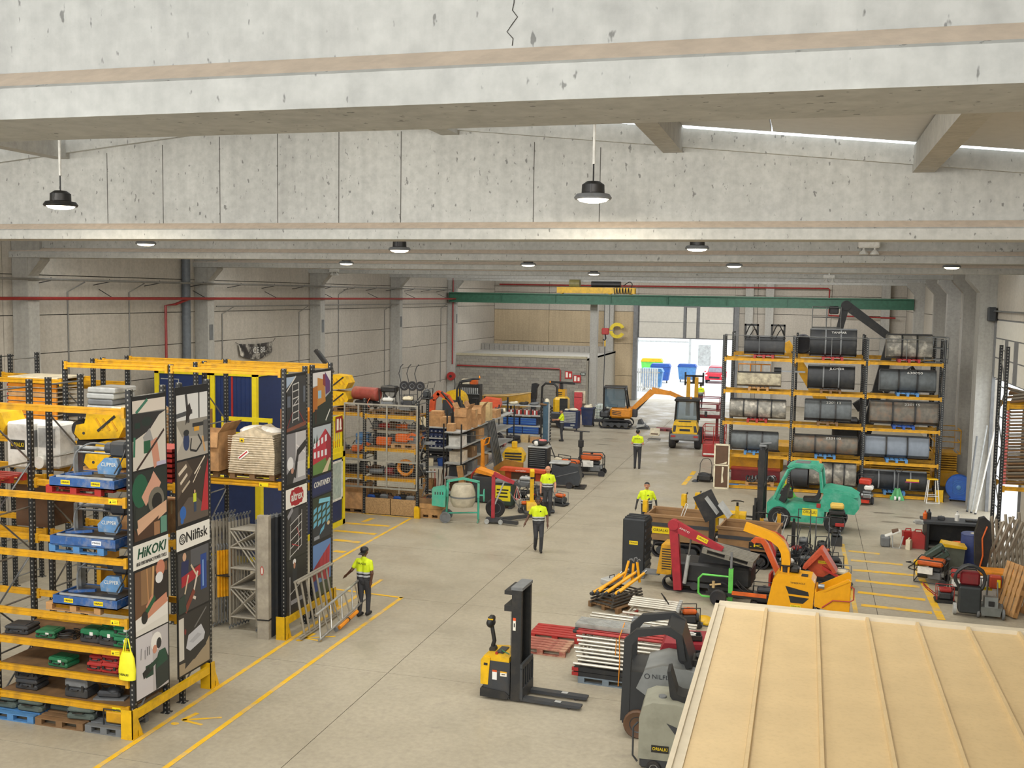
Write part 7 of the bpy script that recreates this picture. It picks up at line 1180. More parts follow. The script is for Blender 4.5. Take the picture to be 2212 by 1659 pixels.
t = thing('tyre', 'black tyre lying flat below the workshop shelf', 'tyre', (-15.4, 55.3, 0)); ob('tyre', [la([(.2, 0), (.4, .02), (.42, .1), (.4, .2), (.2, .22)], 20), la([(.2, .23), (.38, .24), (.4, .32), (.38, .38), (.2, .4)], 20)], 'rub', t)['kind'] = 'stuff'; ob('rim', [la([(.05, .1), (.2, .1), (.2, .3), (.05, .3)], 14)], 'dgry', t)
carton('stained paint-splashed box below the workshop shelf', (-14.85, 55.8, 0), (.45, .4, .4), 0, 'tan'); carton('low brown box with black bag below the workshop shelf', (-14.25, 55.8, 0), (.55, .4, .3), 0, 'card')
t = thing('tool_trolley', 'navy tool trolley with pale drawer fronts behind the mechanic', 'cabinet', F(1228, 930)+Vector((.1, .2, 0)), rad(-2)); ob('body', [bx(-.5, .5, -.3, .3, .15, 1.2)], 'navy', t)
for k in range(7): ob('drawer', [bx(-.42, .36, -.315, -.3, .5+.095*k, .575+.095*k)], 'lgry', t)
ob('label', [bx(.05, .3, -.31, -.3, .3, .4), bx(-.35, .2, -.31, -.3, .16, .24)], 'lgry', t)
for x in (-.4, .4): ob('castor', [wheel((x, -.2, .08), .08, .06, 'x', 10)], 'rub', t)
ob('top_goods', [sp((.15, 0, 1.27), (.3, .2, .1)), rb(-.4, -.15, -.1, .15, 1.2, 1.3, .03)], 'cream', t)
t = thing('compact_loader', 'yellow and black machine with rounded roll bar and beacon by the block wall', 'machine', (XU(1190, 63), 63, 0)); ob('roll_bar', [tb([(-.55, 0, 1.0), (-.5, 0, 2.5), (-.3, 0, 2.7), (.25, 0, 2.7), (.45, 0, 2.5), (.5, 0, 1.0)], .07, 8)], 'blk', t); ob('hood', [rb(.3, 1.2, -.5, .5, .8, 1.9, .15)], 'yel', t); ob('black_grille', [bx(.75, 1.25, -.56, -.5, .7, 1.85)], 'blk', t); beacon(t, (0, 0, 2.75)); ob('body', [rb(-.8, 1.2, -.6, .6, .3, 1.0, .1)], 'dgry', t); seat(t, (-.1, 0, 1.1), 0, 'blk', 1.2)
for x in (-.5, .9): ob('wheel', [wheel((x, -.6, .35), .35, .25, 'y')], 'rub', t)
t = thing('mini_loader', 'yellow slatted grille panel and black boom beyond the lift post', 'machine', (XU(1215, 66), 66, 0)); ob('panel', [bx(-.3, .3, -.3, .3, .5, 2.1)], 'dyel', t); ob('slat', [bx(-.32, .1, -.31, -.3, .8+.12*k, .86+.12*k) for k in range(10)], 'blk', t); ob('boom', [limb((-.8, 2.55), (.9, 2.5), .07, .07, .2)], 'blk', t); ob('base', [bx(-.6, .6, -.4, .4, 0, .5)], 'dgry', t); ob('boom_post', [bx(-.1, .1, -.1, .1, 2.1, 2.5)], 'blk', t)
t = thing('wheelie_bin', 'dark blue wheelie bin heaped with rubbish beside the pale tank', 'bin', F(1268, 922)+Vector((0, .3, 0))); ob('body', [pr([(-.3, .1), (.3, .1), (.38, 1.15), (-.38, 1.15)], -.35, .35, 'y')], 'navy', t); ob('rim', [bx(-.42, .42, -.39, .39, 1.12, 1.2)], 'navy', t); ob('rubbish', [sp((0, 0, 1.22), (.3, .28, .15)), sp((.15, 0, 1.32), (.12, .12, .1))], 'cream', t)
for x in (-.3, .3): ob('wheel', [wheel((x, .25, .1), .1, .06, 'x')], 'rub', t)
t = thing('red_stand_bin', 'narrow pinkish-red bin standing against the block wall', 'bin', (XU(1251, 70), 70.1, 0)); ob('bin', [pr([(-.16, 0), (.16, 0), (.26, .75), (.26, 1.55), (-.26, 1.55), (-.26, .75)], -.15, .15, 'y')], mat('bin_pink', '#c4484c', .5), t); ob('seam', [bx(-.27, .27, -.155, -.15, 1.2, 1.24)], 'dred', t)
t = thing('ibc_tank', 'white caged liquid tank on a pallet left of the excavator', 'tank', F(1302, 912)+Vector((0, .5, 0))); ob('bottle', [rb(-.55, .55, -.45, .45, .18, 1.1, .08)], mat('ibc_white', '#c9d2c6', .5), t); ob('cage', [tb([(-.6, -.5, z), (.6, -.5, z), (.6, .5, z), (-.6, .5, z)], .015, 5, True) for z in (.2, .42, .65, .88, 1.12)] + [cy((-.6+.2*k, -.5, .15), (-.6+.2*k, -.5, 1.15), .013, n=5) for k in range(7)], 'steel', t); ob('pallet_base', [bx(-.6, .6, -.5, .5, 0, .15)], 'dgry', t)
bt = mat('tipper_tan', '#8f6d47', .6, grime='#5c4a36', gscale=3)
def tipper(label, x0, x1, y, h, tx, rz):
    o = thing('tipper_body', label, 'dumper', ((x0+x1)/2, y, 0), rz); w = x1-x0
    ob('skip', [pr([(-w/2, .55), (w/2, .55), (w/2, h), (-w/2, h)], -.62, -.57, 'y'), pr([(-w/2, .55), (w/2, .55), (w/2, h), (-w/2, h)], .57, .62, 'y'), bx(-w/2, w/2, -.57, .57, .55, .6), bx(-w/2, -w/2+.05, -.57, .57, .55, h), bx(w/2-.05, w/2, -.57, .57, .55, h)], bt, o)
    ob('rim', [bx(-w/2-.04, w/2+.04, -.68, -.56, h-.06, h+.02)], bt, o); ob('rim', [bx(-w/2-.04, w/2+.04, .56, .68, h-.06, h+.02)], bt, o); ob('band', [bx(-w/2, w/2, -.635, -.62, h-.35, h-.24)], 'dgry', o)
    sticker(o, (-w*.25 if tx else w*.2, -.637, h-.48), FY, .55, .2, '#e3c714' if tx else '#1b1b1b', 'ORIALKI' if tx else '.KI', 'blk' if tx else mat('brand_yellow', '#e3c714'))
    ob('chassis', [bx(-w/2+.2, w/2-.2, -.35, .35, .3, .55)], 'dgry', o)
    for s in (-.5, .5): track(o, (0, s, 0), w*.8, .5, .24)
    return o
tipper('long tan dumper body with brand plate behind the tall black case', -4.6, -2.6, 33.0, 1.35, True, rad(-5)); tipper('second tan dumper body beside the folding black panels', -2.3, -.55, 32.6, 1.2, False, rad(-6))
t = thing('transit_case', 'tall black ribbed plastic case on castors at the aisle corner', 'case', (-4.55, 30.1, 0), rad(-6)); ob('shell', [rb(-.34, .34, -.38, .38, .12, 1.75, .04)], mat('case_black', '#22262a', .45), t)
for k in range(8): ob('ridge', [bx(.33, .36, -.36, .36, .25+.19*k, .33+.19*k)], mat('case_black', '#22262a'), t)
for k in range(3): ob('lid_ridge', [bx(-.3, .3, -.3+.22*k, -.18+.22*k, 1.74, 1.78)], mat('case_black', '#22262a'), t)
sticker(t, (0, -.383, 1.05), FY, .26, .11, '#e3c714', 'ORIALKI')
for x in (-.28, .28):
    for y in (-.3, .3): ob('castor', [wheel((x, y, .07), .07, .05, 'y', 10)], 'gry', t)
t = thing('spider_crane', 'red folded loading crane arm over a black tracked carrier', 'crane', (-3.05, 29.0, 0), rad(-6))
ob('column', [limb((-.05, .1), (-.22, 1.9), .11, .12, .16, -.4)], mred, t); ob('boom', [limb((-.26, 1.92), (1.15, 1.35), .16, .07, .16, -.4)], mred, t); ob('knuckle', [cy((-.22, -.5, 1.92), (-.22, -.3, 1.92), .15, n=14)], mred, t); sticker(t, (.6, -.485, 1.6), (PI/2, rad(22), 0), .32, .12, '#e3c714', 'ORIALKI'); text('AMCO', .08, 'wht', t, (.1, -.484, 1.8), (PI/2, rad(22), 0), width=.3)
ob('ram', [cy((.12, -.4, .3), (.22, -.4, 1.1), .055, n=10)], 'lgry', t); ob('ram_rod', [cy((.22, -.4, 1.1), (.28, -.4, 1.65), .025)], 'steel', t); ob('carrier', [rb(-.3, 1.9, -.25, .75, .3, .85, .06), pr([(.4, .8), (1.9, .8), (1.7, 1.2), (.5, 1.3)], .0, .7, 'y')], 'blk', t); ob('grille_hood', [pr([(-.75, .4), (-.2, .4), (-.25, 1.25), (-.62, 1.25)], -.1, .6, 'y')], 'dyel', t)
for k in range(9): ob('slot', [bx(-.6, -.34, -.106, -.1, .55+.07*k, .58+.07*k)], 'blk', t)
ob('foot_plate', [bx(-1.2, -.7, .0, .5, .32, .36)], 'gry', t); track(t, (.6, -.1, 0), 2.3, .42, .26); track(t, (.6, .75, 0), 2.3, .42, .26)
pallet('grey weathered pallet balanced on the black tracked carrier', (-1.75, 28.7, 1.14), (0, rad(10), rad(-8)), mat('pal_grey', '#77746a', .8, var=.25), L=1.4, Wd=1.0)
t = thing('panel_saw', 'black folding machine with two pale wing panels', 'machine', (-2.5, 31.5, 0)); ob('post', [bx(-.08, .08, -.08, .08, 0, 1.7)], 'blk', t); ob('wing', [xf(bx(-.42, .42, -.04, .04, -.3, .3), (-.12, -.05, 1.95), (0, rad(62), 0))], 'blk', t); ob('wing_face', [xf(bx(-.3, .3, -.25, .25, .04, .05), (.0, -.05, 2.0), (rad(20), rad(52), 0))], 'lgry', t); ob('wing_face', [xf(bx(-.25, .25, -.2, .2, .04, .05), (.35, -.1, 1.85), (rad(20), rad(52), 0))], 'lgry', t); ob('base', [rb(-.4, .4, -.3, .3, 0, .3, .05)], 'dgry', t)
def ejack(label, u, v, hgt_, rz, lean=(0, 0), body='yel', name='pallet_truck', s=1.):
    o = thing(name, label, 'pallet truck', F(u, v), rz); a, b = lean
    ob('power_unit', [rb(-.3, .25, -.3, .3, .08, .7, .08)], body, o); ob('tiller', [cy((0, 0, .6), (a, b, hgt_-.35), .045, n=8)], 'dyel', o); h = ob('tiller_head', [limb((a, hgt_-.38), (a-.02, hgt_), .1, .085, .15, b)], 'yel', o); ob('grip', [cy((a, b, hgt_-.08), (a+.38, b, hgt_-.02), .028, n=8), cy((a+.05, b, hgt_-.2), (a+.35, b, hgt_-.22), .015, n=6)], 'blk', h)
    for y in (-.18, .18): ob('fork', [bx(.25, .8, y-.08, y+.08, .05, .11)], 'dgry', o)
    ob('wheel', [cy((-.1, -.1, .09), (-.1, .1, .09), .09, n=12)], 'rub', o)
    return o
ejack('yellow pallet truck with a broad handle head, left of the pair of raised tillers', 1474, 1170, 1.62, rad(80), (0, -.02)); ejack('yellow pallet truck with a slim slanting tiller, right of the raised pair', 1492, 1168, 1.66, rad(80), (0, -.2)); ejack('yellow tiller standing in front of the smiling worker', 1400, 1164, 1.32, rad(80), (0, .12), 'dgry')
t = thing('yellow_machine_cover', 'yellow moulded machine cover behind the raised tillers', 'machine', F(1525, 1166)); ob('cover', [rb(-.4, .4, -.35, .35, .3, 1.05, .1)], 'yel', t); ob('deck', [bx(.4, 1.3, -.35, .35, .85, 1.0)], 'yel', t); ob('base', [bx(-.35, 1.2, -.3, .3, 0, .3)], 'blk', t)
for k, (u, v, h_, lb) in enumerate(((1590, 1176, 1.5, 'bright yellow post with round handle bar among the compactors'), (1643, 1195, 1.35, 'thin ochre post rising beside the forklift wheel'), (1680, 1195, 1.5, 'ochre handle post in front of the forklift'), (1712, 1205, 1.35, 'black and yellow striped post among the compactors'))):
    o = thing('tamper_post', lb, 'machine', F(u, v)); ob('post', [bx(-.06, .06, -.05, .05, .3, h_-.2)], 'yel' if k == 0 else ('dyel' if k < 3 else 'blk'), o); ob('neck', [cy((0, 0, h_-.22), (0, 0, h_-.08), .04)], 'blk', o); ob('handle_bar', [tb([(-.2, 0, h_-.05), (-.1, -.1, h_), (.1, -.1, h_), (.2, 0, h_-.05), (.1, .1, h_-.05), (-.1, .1, h_-.05)], .018, 6, True)], 'blk', o); ob('base', [rb(-.3, .3, -.25, .25, 0, .35, .06)], 'dgry', o)
for k, (u, v, a, b, tk, fm_, sc, hh) in enumerate(((1560, 1190, 30, 'blk', 'wht', 'dgry', 1.1, .9), (1620, 1185, 150, 'blk', 'gry', 'gry', 1.2, 1.0), (1665, 1180, 60, 'dgry', 'cream', 'lgry', 1.1, .95), (1735, 1195, 90, 'blk', 'gry', 'blk', 1.15, 1.3), (1775, 1205, 90, 'blk', 'blk', 'dgry', 1.2, 1.15), (1700, 1240, 20, 'blk', 'wht', 'blk', 1.1, .9), (1795, 1240, 200, 'blk', 'dgry', 'dgry', 1.2, .8), (1812, 1268, 170, 'dgry', 'cream', 'gry', 1.2, .7), (1600, 1262, 10, 'blk', 'yel', 'blk', 1.0, .7), (1650, 1310, 180, 'blk', 'dgry', 'blk', 1.2, .6), (1440, 1180, 20, 'dyel', 'yel', 'wht', .8, 1.0))):
    plate_machine('plate_compactor', ('black', 'grey', 'cream-tanked', 'tall-handled', 'wide black', 'white-tanked', 'dark', 'pale', 'small yellow', 'low black', 'yellow-based')[k] + ' petrol compactor ' + ('by the folding panels', 'behind the bright yellow post', 'near the forklift front wheel', 'before the forklift step', 'before the forklift brand plate', 'behind the crimson chute', 'behind the orange hopper flap', 'right of the orange hopper flap', 'under the grey weathered pallet', 'left of the yellow chipper', 'on the tan dumper body')[k], F(u, v) if k < 10 else Vector((-3.9, 33.0, .61)), rad(a), b, tk, fm_, sc, hh)
t = thing('trench_rammer', 'upright black rammer with yellow top at the edge of the hatched bay', 'machine', F(1805, 1178)); ob('bellows', [la([(.12, .3), (.16, .36), (.12, .42), (.16, .48), (.12, .54), (.16, .6), (.13, .66)], 14)], 'blk', t); ob('engine_block', [rb(-.22, .22, -.2, .2, .66, 1.0, .05), rb(-.26, .26, -.22, .22, 1.05, 1.2, .04)], 'blk', t); ob('top_cover', [rb(-.22, .22, -.2, .2, 1.25, 1.42, .05)], mat('rammer_yellow', '#d6b456', .5), t); ob('foot', [bx(-.16, .2, -.14, .14, .0, .3)], 'dgry', t); ob('red_guard', [rb(-.05, .24, -.24, -.1, .68, .8, .02)], 'red', t); ob('handle', [tb([(-.2, -.2, 1.0), (.32, -.2, 1.0), (.32, .2, 1.0), (-.2, .2, 1.0)], .02, 6, True)], 'blk', t)
t = thing('platform_trolley', 'bright green tubular trolley with a brass tap in front of the tracked carrier', 'trolley', F(1548, 1300), rad(-3)); ob('loop', [tb([(-.4, 0, .12), (-.5, 0, .2), (-.5, 0, .6), (-.4, 0, .72), (.35, 0, .72), (.35, 0, .12)], .03, 8, True)], 'lime', t); ob('post', [bx(.3, .42, -.06, .06, 0, .95)], 'lime', t); ob('tap', [cy((-.2, 0, .45), (.1, 0, .5), .025), cy((-.1, 0, .38), (-.1, 0, .56), .04)], 'tan', t); ob('upright', [bx(.33, .39, -.03, .03, .95, 1.4)], 'gry', t)
t = thing('trailer_frame', 'low black trailer frame with an orange crossbar left of the yellow chipper', 'trailer', F(1600, 1305), rad(-4)); ob('beam', [bx(-.9, .9, -.3, -.22, .25, .33), bx(-.9, .9, .22, .3, .25, .33)], 'blk', t); ob('cross_bar', [bx(-.2, .7, -.36, -.3, .33, .42)], 'org', t); ob('wheel', [wheel((-.55, -.4, .22), .22, .14, 'y')], 'rub', t); ob('wheel', [wheel((-.55, .4, .22), .22, .14, 'y')], 'rub', t)
for k, (u, v) in enumerate(((1572, 1268), (1588, 1266))):
    o = thing('fuel_can', ('left', 'right')[k] + ' of two yellow fuel cans under the grey pallet', 'can', F(u, v)); ob('can', [rb(-.12, .12, -.16, .16, 0, .38, .03)], 'yel', o); ob('handle', [tb([(-.06, 0, .37), (-.06, 0, .44), (.06, 0, .44), (.06, 0, .37)], .015)], 'yel', o)
for k in range(3):
    o = thing('steel_bar', ('front', 'middle', 'rear')[k] + ' of three long grey bars on the floor before the red crane', 'bar', (-2.2, 25.9+.25*k, 0), rad(-6)); ob('bar', [bx(-1.3, 1.3, -.05, .05, 0, .09)], ('gry', 'blk', 'lgry')[k], o); ob('end_plate', [bx(-1.32, -1.3, -.07, .07, 0, .11)], 'dgry', o)
t = thing('yellow_sheet', 'crumpled yellow plastic sheet beside the cabin corner', 'sheet', F(1520, 1345)); ob('sheet', [sp((0, 0, .08), (.22, .26, .09)), sp((.1, -.2, .06), (.16, .14, .07))], 'yel', t); ob('rod', [cy((-.25, -.1, .02), (-.2, .1, .3), .02)], 'lime', t)
t = thing('workbench', 'dark steel workbench cluttered with small parts by the side door', 'workbench', (5.05, 36.6, 0), rad(3)); ob('top', [bx(-1.1, 1.05, -.45, .45, .92, 1.0)], 'dgry', t); ob('side_panel', [bx(-1.0, -.92, -.4, .4, 0, .92), bx(.92, 1.0, -.4, .4, 0, .92), bx(-.92, .92, .34, .4, .05, .92)], 'blk', t); ob('shelf', [bx(-.92, .92, -.35, .35, .18, .22)], 'blk', t); ob('vice', [rb(-1.35, -1.05, -.3, -.15, .85, 1.0, .03), cy((-1.4, -.22, .92), (-1.0, -.22, .92), .03)], 'lgry', t); ob('inner_rail', [bx(.3, .9, -.36, -.34, .7, .73), bx(.3, .9, -.36, -.34, .6, .63)], 'tan', t)
for k, (x, m, h_, lb) in enumerate(((-1.0, 'org', .26, 'orange bottle at the left end of the workbench'), (-.88, 'blk', .32, 'black-capped bottle near the left end of the workbench'), (-.5, 'dgry', .12, 'grey metal part on the left half of the workbench'), (-.02, 'wht', .3, 'white square bottle in the middle of the workbench'), (.35, 'blk', .06, 'black ring part right of the white bottle'), (.55, 'dgry', .07, 'grey ring part near the right of the workbench'), (.85, 'yel', .05, 'yellow cloth at the right end of the workbench'))):
    o = thing('bench_item', lb, 'item', (5.05+x, 36.55, 1.0)); ob('body', [la([(.07, 0), (.075, h_*.7), (.03, h_*.85), (.03, h_), (.001, h_)], 10)] if h_ > .2 else [rb(-.11, .11, -.08, .08, 0, h_, .02)], m, o); ob('cap', [cy((0, 0, h_), (0, 0, h_+.02), .025, n=8)], 'red' if k == 0 else 'gry', o)
def jerry(label, u, v, m='red', s=1., rz=.2):
    o = thing('fuel_can', label, 'can', F(u, v), rz); ob('can', [pr([(-.2*s, 0), (.2*s, 0), (.2*s, .36*s), (.08*s, .46*s), (-.2*s, .46*s)], -.1*s, .1*s, 'y')], m, o); ob('handle', [tb([(-.12*s, 0, .45*s), (-.1*s, 0, .54*s), (.06*s, 0, .54*s), (.07*s, 0, .45*s)], .02*s)], m, o); ob('spout', [cy((.14*s, 0, .4*s), (.19*s, 0, .47*s), .03*s)], 'blk', o)
jerry('red fuel can at the back beside the workbench', 1962, 1176); jerry('larger red fuel can in front beside the workbench', 1984, 1184, 'red', 1.15, -.1); jerry('cream canister in front of the red fuel cans', 1963, 1186, 'cream', .7, 1.2)
t = thing('tile_cutter', 'small grey cutter with bent metal legs on the floor left of the fuel cans', 'machine', F(1922, 1180)); ob('body', [rb(-.3, .0, -.2, .2, .0, .35, .04)], 'gry', t); ob('plate', [xf(bx(-.3, .3, -.15, .15, 0, .03), (.05, 0, .42), (0, rad(-25), 0))], 'wht', t); ob('leg', [tb([(.05, -.15, .4), (.08, -.2, 0), (.3, -.2, 0), (.4, -.1, .4)], .025, 6)], 'lgry', t); ob('motor', [cy((.05, 0, .5), (.25, 0, .55), .08, n=10)], 'brn', t)
t = thing('roll_tube', 'white rolled sheet lying under the workbench', 'roll', F(2040, 1188), rad(-4)); ob('roll', [cy((-.5, 0, .12), (.7, 0, .12), .09, n=12)], 'wht', t); ob('core', [cy((-.62, 0, .12), (-.5, 0, .12), .09, n=12)], 'cream', t)
t = thing('plastic_drum', 'tall dark blue open plastic drum with rags inside', 'drum', F(2098, 1222), 0); ob('drum', [la([(.30, 0), (.33, .05), (.35, .5), (.34, .95), (.33, 1.0), (.3, 1.0), (.3, .9), (.001, .85)], 24)], mat('drum_blue', '#26356a', .5, grime='#566080'), t); ob('rim', [la([(.32, .98), (.345, 1.0), (.32, 1.03)], 24)], mat('drum_blue', '#26356a'), t); ob('rag', [sp((.05, 0, .97), (.2, .16, .08))], 'cream', t)
t = thing('litter_bin', 'grey bin with a yellow lid beside the blue drum', 'bin', F(2058, 1228)); ob('bin', [pr([(-.24, 0), (.24, 0), (.3, .7), (-.3, .7)], -.25, .25, 'y')], mat('bin_grey', '#55594f', .5), t); ob('lid', [pr([(-.38, .72), (.32, .68), (.34, .74), (-.34, .82)], -.3, .3, 'y')], 'yel', t)
t = thing('paint_bucket', 'black tub behind the green tilted case', 'bucket', F(2030, 1240)); ob('tub', [la([(.2, 0), (.27, .48), (.29, .5), (.25, .5), (.2, .03), (.001, .03)], 18)], 'dgry', t); ob('rim', [la([(.27, .47), (.3, .49), (.27, .51)], 18)], 'blk', t)
jerry('white canister with an orange funnel in front of the workbench', 2062, 1212, 'cream', .8, .1); t = thing('funnel', 'orange plastic funnel on the white canister', 'funnel', F(2065, 1212)+Vector((0, 0, .38))); ob('cone', [la([(.02, 0), (.03, .06), (.14, .22), (.15, .24), (.13, .22), (.01, .06)], 14)], 'org', t); ob('stem', [cy((0, 0, -.08), (0, 0, .02), .02)], 'org', t)
o = generator('black generator with orange wheels behind the vacuum', F(2010, 1258), rad(-15), 'org', 'blk', 1.15); t = case('dark green tilted tool case resting on the generator', F(2030, 1252)+Vector((0, -.1, .62)), (.6, .3, .4), (0, rad(-38), 0), mat('case_dgreen', '#33453c', .5), lab=False)
t = thing('hand_mixer', 'yellow electric paddle mixer with black cable on the floor', 'tool', F(1988, 1222), .3); ob('motor', [rb(-.2, .2, -.1, .1, .02, .2, .05)], 'yel', t); ob('handle', [tb([(-.25, -.1, .1), (-.45, 0, .12), (-.25, .12, .1)], .018)], 'blk', t); hose(t, [(-.2, 0, .05), (-.5, -.3, .02), (-.35, -.6, .02), (.1, -.65, .02), (.2, -.5, .03)], .016, 'blk', 'cable')
generator('orange-topped generator behind the coiled hose', F(2080, 1285), rad(-6), 'red', 'blk', 1.1); plate_machine('petrol_pump', 'small red petrol engine pump left of the vacuum', F(2040, 1300), rad(180), 'blk', 'red', 'red', .9, .45, False)
t = thing('industrial_vacuum', 'black wheeled vacuum with thick hose coiled on top', 'vacuum', F(2092, 1330), rad(-3)); ob('bag_body', [rb(-.27, .27, -.18, .22, .1, .8, .04)], mat('vac_slate', '#2b3032', .55), t); ob('hose_coil', [coil((0, -.05, .98), .36, .042, 2.6, .05, 'y', 18)], mat('hose_black', '#2c2e2f', .5), t); ob('engine_cover', [rb(-.24, .24, .0, .3, .8, 1.15, .05)], 'dred', t)
for x in (-.34, .34): ob('wheel', [la([(.08, -.03), (.15, -.04), (.15, .04), (.08, .03)], 18, (x, .05, .15), 'x')], 'lgry', t)
t = thing('lawn_mower', 'grey push mower body with four grey wheels', 'mower', F(2138, 1332), rad(-4)); ob('deck', [pr([(-.22, .08), (.22, .08), (.26, .3), (-.26, .3)], -.25, .35, 'y')], mat('mower_grey', '#6d716e', .45), t); ob('hood', [pr([(-.25, .3), (.3, .3), (.22, .5), (-.18, .56)], -.16, .16, 'x')], mat('mower_grey', '#6d716e'), t); ob('hood_slot', [bx(-.07, .07, -.262, -.2, .34, .46)], 'blk', t); ob('handle', [tb([(-.2, .3, .35), (-.2, .6, .85), (.2, .6, .85), (.2, .3, .35)], .018)], 'gry', t)
for x in (-.3, .3):
    for y in (-.18, .32): ob('wheel', [wheel((x, y, .14), .14, .07, 'x')], 'gry', t)
t = thing('welding_unit', 'white cabinet with black trim and yellow brand sticker behind the mower', 'machine', F(2125, 1305)); ob('cabinet', [rb(-.28, .28, -.25, .25, .05, .72, .03)], 'wht', t); sticker(t, (.02, -.253, .5), FY, .26, .09, '#e3c714', 'ORIALKI'); ob('frame', [tb([(-.35, -.28, 0), (-.35, -.28, .78), (.4, -.28, .78), (.4, -.28, 0)], .02, 6)], 'blk', t)
t = thing('drill_stand', 'orange-red motor on a grey tube stand behind the mower', 'machine', F(2146, 1318)); ob('motor', [rb(-.15, .15, -.12, .12, .6, .95, .04)], mat('motor_rust', '#a33c22', .45), t); ob('stand', [cy((-.2, 0, 0), (-.17, 0, .95), .025), cy((.2, 0, 0), (.17, 0, .95), .025), cy((-.2, 0, .3), (.2, 0, .3), .02)], 'gry', t); sticker(t, (.07, -.123, .75), FY, .09, .22, '#e3c714')
t = thing('yellow_box', 'ochre steel crate behind the white cabinet', 'crate', F(2160, 1290)+Vector((0, .4, 0))); ob('crate', [rb(-.5, .5, -.3, .3, .0, .62, .04)], 'dyel', t); ob('rim', [bx(-.53, .53, -.33, .33, .58, .65)], 'ornge', t)
for k in range(2):
    t = pallet(('left', 'right')[k] + ' wooden pallet standing on edge against the scaffold stack at the right edge', (5.55+.5*k, 29.5+.15*k, .66), (0, rad(-74), rad(28)), 'wood', L=1.35, Wd=.8)
t = thing('plank_stack', 'brown board leaning at the right edge of the picture', 'board', (6.45, 29.2, 0), rad(-60)); ob('board', [bx(-.35, .35, -.05, .05, 0, 1.1)], 'dwood', t); ob('second_board', [bx(-.3, .3, .06, .1, 0, 1.0)], 'brn', t)
sc_l = mat('scaff_tube_pale', '#a89e8c', .5, .2, grime='#6a6152', gscale=6); sc_m = mat('scaff_tube_dull', '#948b7c', .45, .5, grime='#5a5246', gscale=6)
rack('pallet_rack', 'black rack at the right edge carrying stacked scaffold frames', [5.75, 8.2], 33.4, 34.6, 6.9, {0: [2.75, 5.2]})
t = thing('scaffold_stack', 'tall stack of dull scaffold frames on the upper level at the right edge', 'stack', (6.5, 33.9, 2.8))
for k in range(24): ob('frame_tube', [cy((-.62, -.45+.012*(k % 3), .05+.096*k), (.5, -.45, .13+.096*k), .032, n=7), cy((-.62, .4, .05+.096*k), (.5, .4, .13+.096*k), .032, n=7), cy((-.55, -.45, .05+.096*k), (-.55, .4, .05+.096*k), .028, n=6)], sc_m if k % 2 else 'dwood', t); ob('end_cap', [cy((-.7, -.45, .04+.096*k), (-.62, -.45, .05+.096*k), .036, n=8)], 'pink', t)
t = thing('scaffold_stack', 'jumble of dull tubes heaped on the top level at the right edge', 'stack', (6.5, 33.9, 5.21))
for k in range(10): ob('tube', [cy((-.6+.05*(k % 3), -.4+.09*k, .05+.09*(k % 5)), (.6, -.4+.08*k, .05+.09*((k+2) % 5)), .04, n=7)], sc_m if k % 3 else 'dwood', t)
t = thing('scaffold_stack', 'tall leaning stack of silver scaffold frames behind the blue drum', 'stack', (5.95, 33.2, 0))
for k in range(16):
    s_ = 1 if k % 2 else -.35; ob('frame_tube', [cy((-.55+.075*k-.3*s_, -.6+.08*k, .04), (-.55+.075*k+.3*s_, -.6+.08*k, 1.75+.1*(k % 3)), .042, n=8)], sc_l, t)
t = thing('brace_stack', 'upright stack of orange-yellow braces at the right edge', 'stack', (6.5, 31.9, 0))
for k in range(12): ob('brace', [cy((-.3+.03*k, -.5+.06*k, .1), (-.05+.03*k, -.5+.06*k, 1.9), .03, n=7)], 'ornge', t)
t = thing('work_jacket', 'dark jacket and orange strap hanging at the scaffold stack end', 'jacket', (5.15, 32.4, 0)); ob('jacket', [pr([(-.16, .6), (.15, .5), (.26, 1.3), (.2, 1.85), (.05, 2.0), (-.1, 1.95), (-.2, 1.5)], -.12, .12, 'y')], 'blk', t); ob('strap', [tb([(.1, -.2, 1.75), (-.02, -.25, 1.4), (.02, -.22, .9), (-.05, -.2, .5)], .022, 6)], 'org', t); ob('hanger_pole', [cy((0, 0, 0), (0, 0, 2.0), .025)], 'dgry', t)
t = thing('crate_bin', 'white plastic canister below the scaffold stack', 'canister', F(2140, 1235)); ob('body', [rb(-.18, .18, -.18, .18, 0, .42, .04)], 'wht', t); ob('cap', [cy((.08, 0, .42), (.08, 0, .46), .04)], 'wht', t)
for k in range(3): 
    o = thing('wall_pole', ('left', 'middle', 'right')[k] + ' of three thin poles leaning by the side doorway column', 'pole', (6.35+.12*k, 43.6-.2*k, 0), (rad(3*k), rad(4+2*k), 0)); ob('pole', [cy((0, 0, 0), (0, 0, 3.0+.5*k), .035, n=8)], ('gry', 'lgry', 'wht')[k], o); ob('end_cap', [cy((0, 0, 0), (0, 0, .06), .045, n=8)], 'dgry', o)
t = thing('excavator', 'orange and black tracked excavator with glazed cab and raised arm', 'excavator', (-11.2, 64.3, 0), rad(4)); eo = mat('exc_orange', '#d0851e', .42)
for s in (-.7, .7): track(t, (0, s, 0), 2.05, .55, .35)
ob('turntable', [cy((0, 0, .5), (0, 0, .65), .5, n=16)], 'dgry', t); ob('engine_cover', [rb(-.35, 1.0, -.75, .75, .65, 1.3, .12)], eo, t); ob('counterweight', [rb(-1.0, -.4, -.75, .75, .65, 1.1, .1)], 'dgry', t)
for k in range(3): ob('vent', [pr([(-.2, .9+.1*k), (.35, .83+.1*k), (.35, .86+.1*k), (-.2, .95+.1*k)], -.77, -.74, 'y')], 'blk', t)
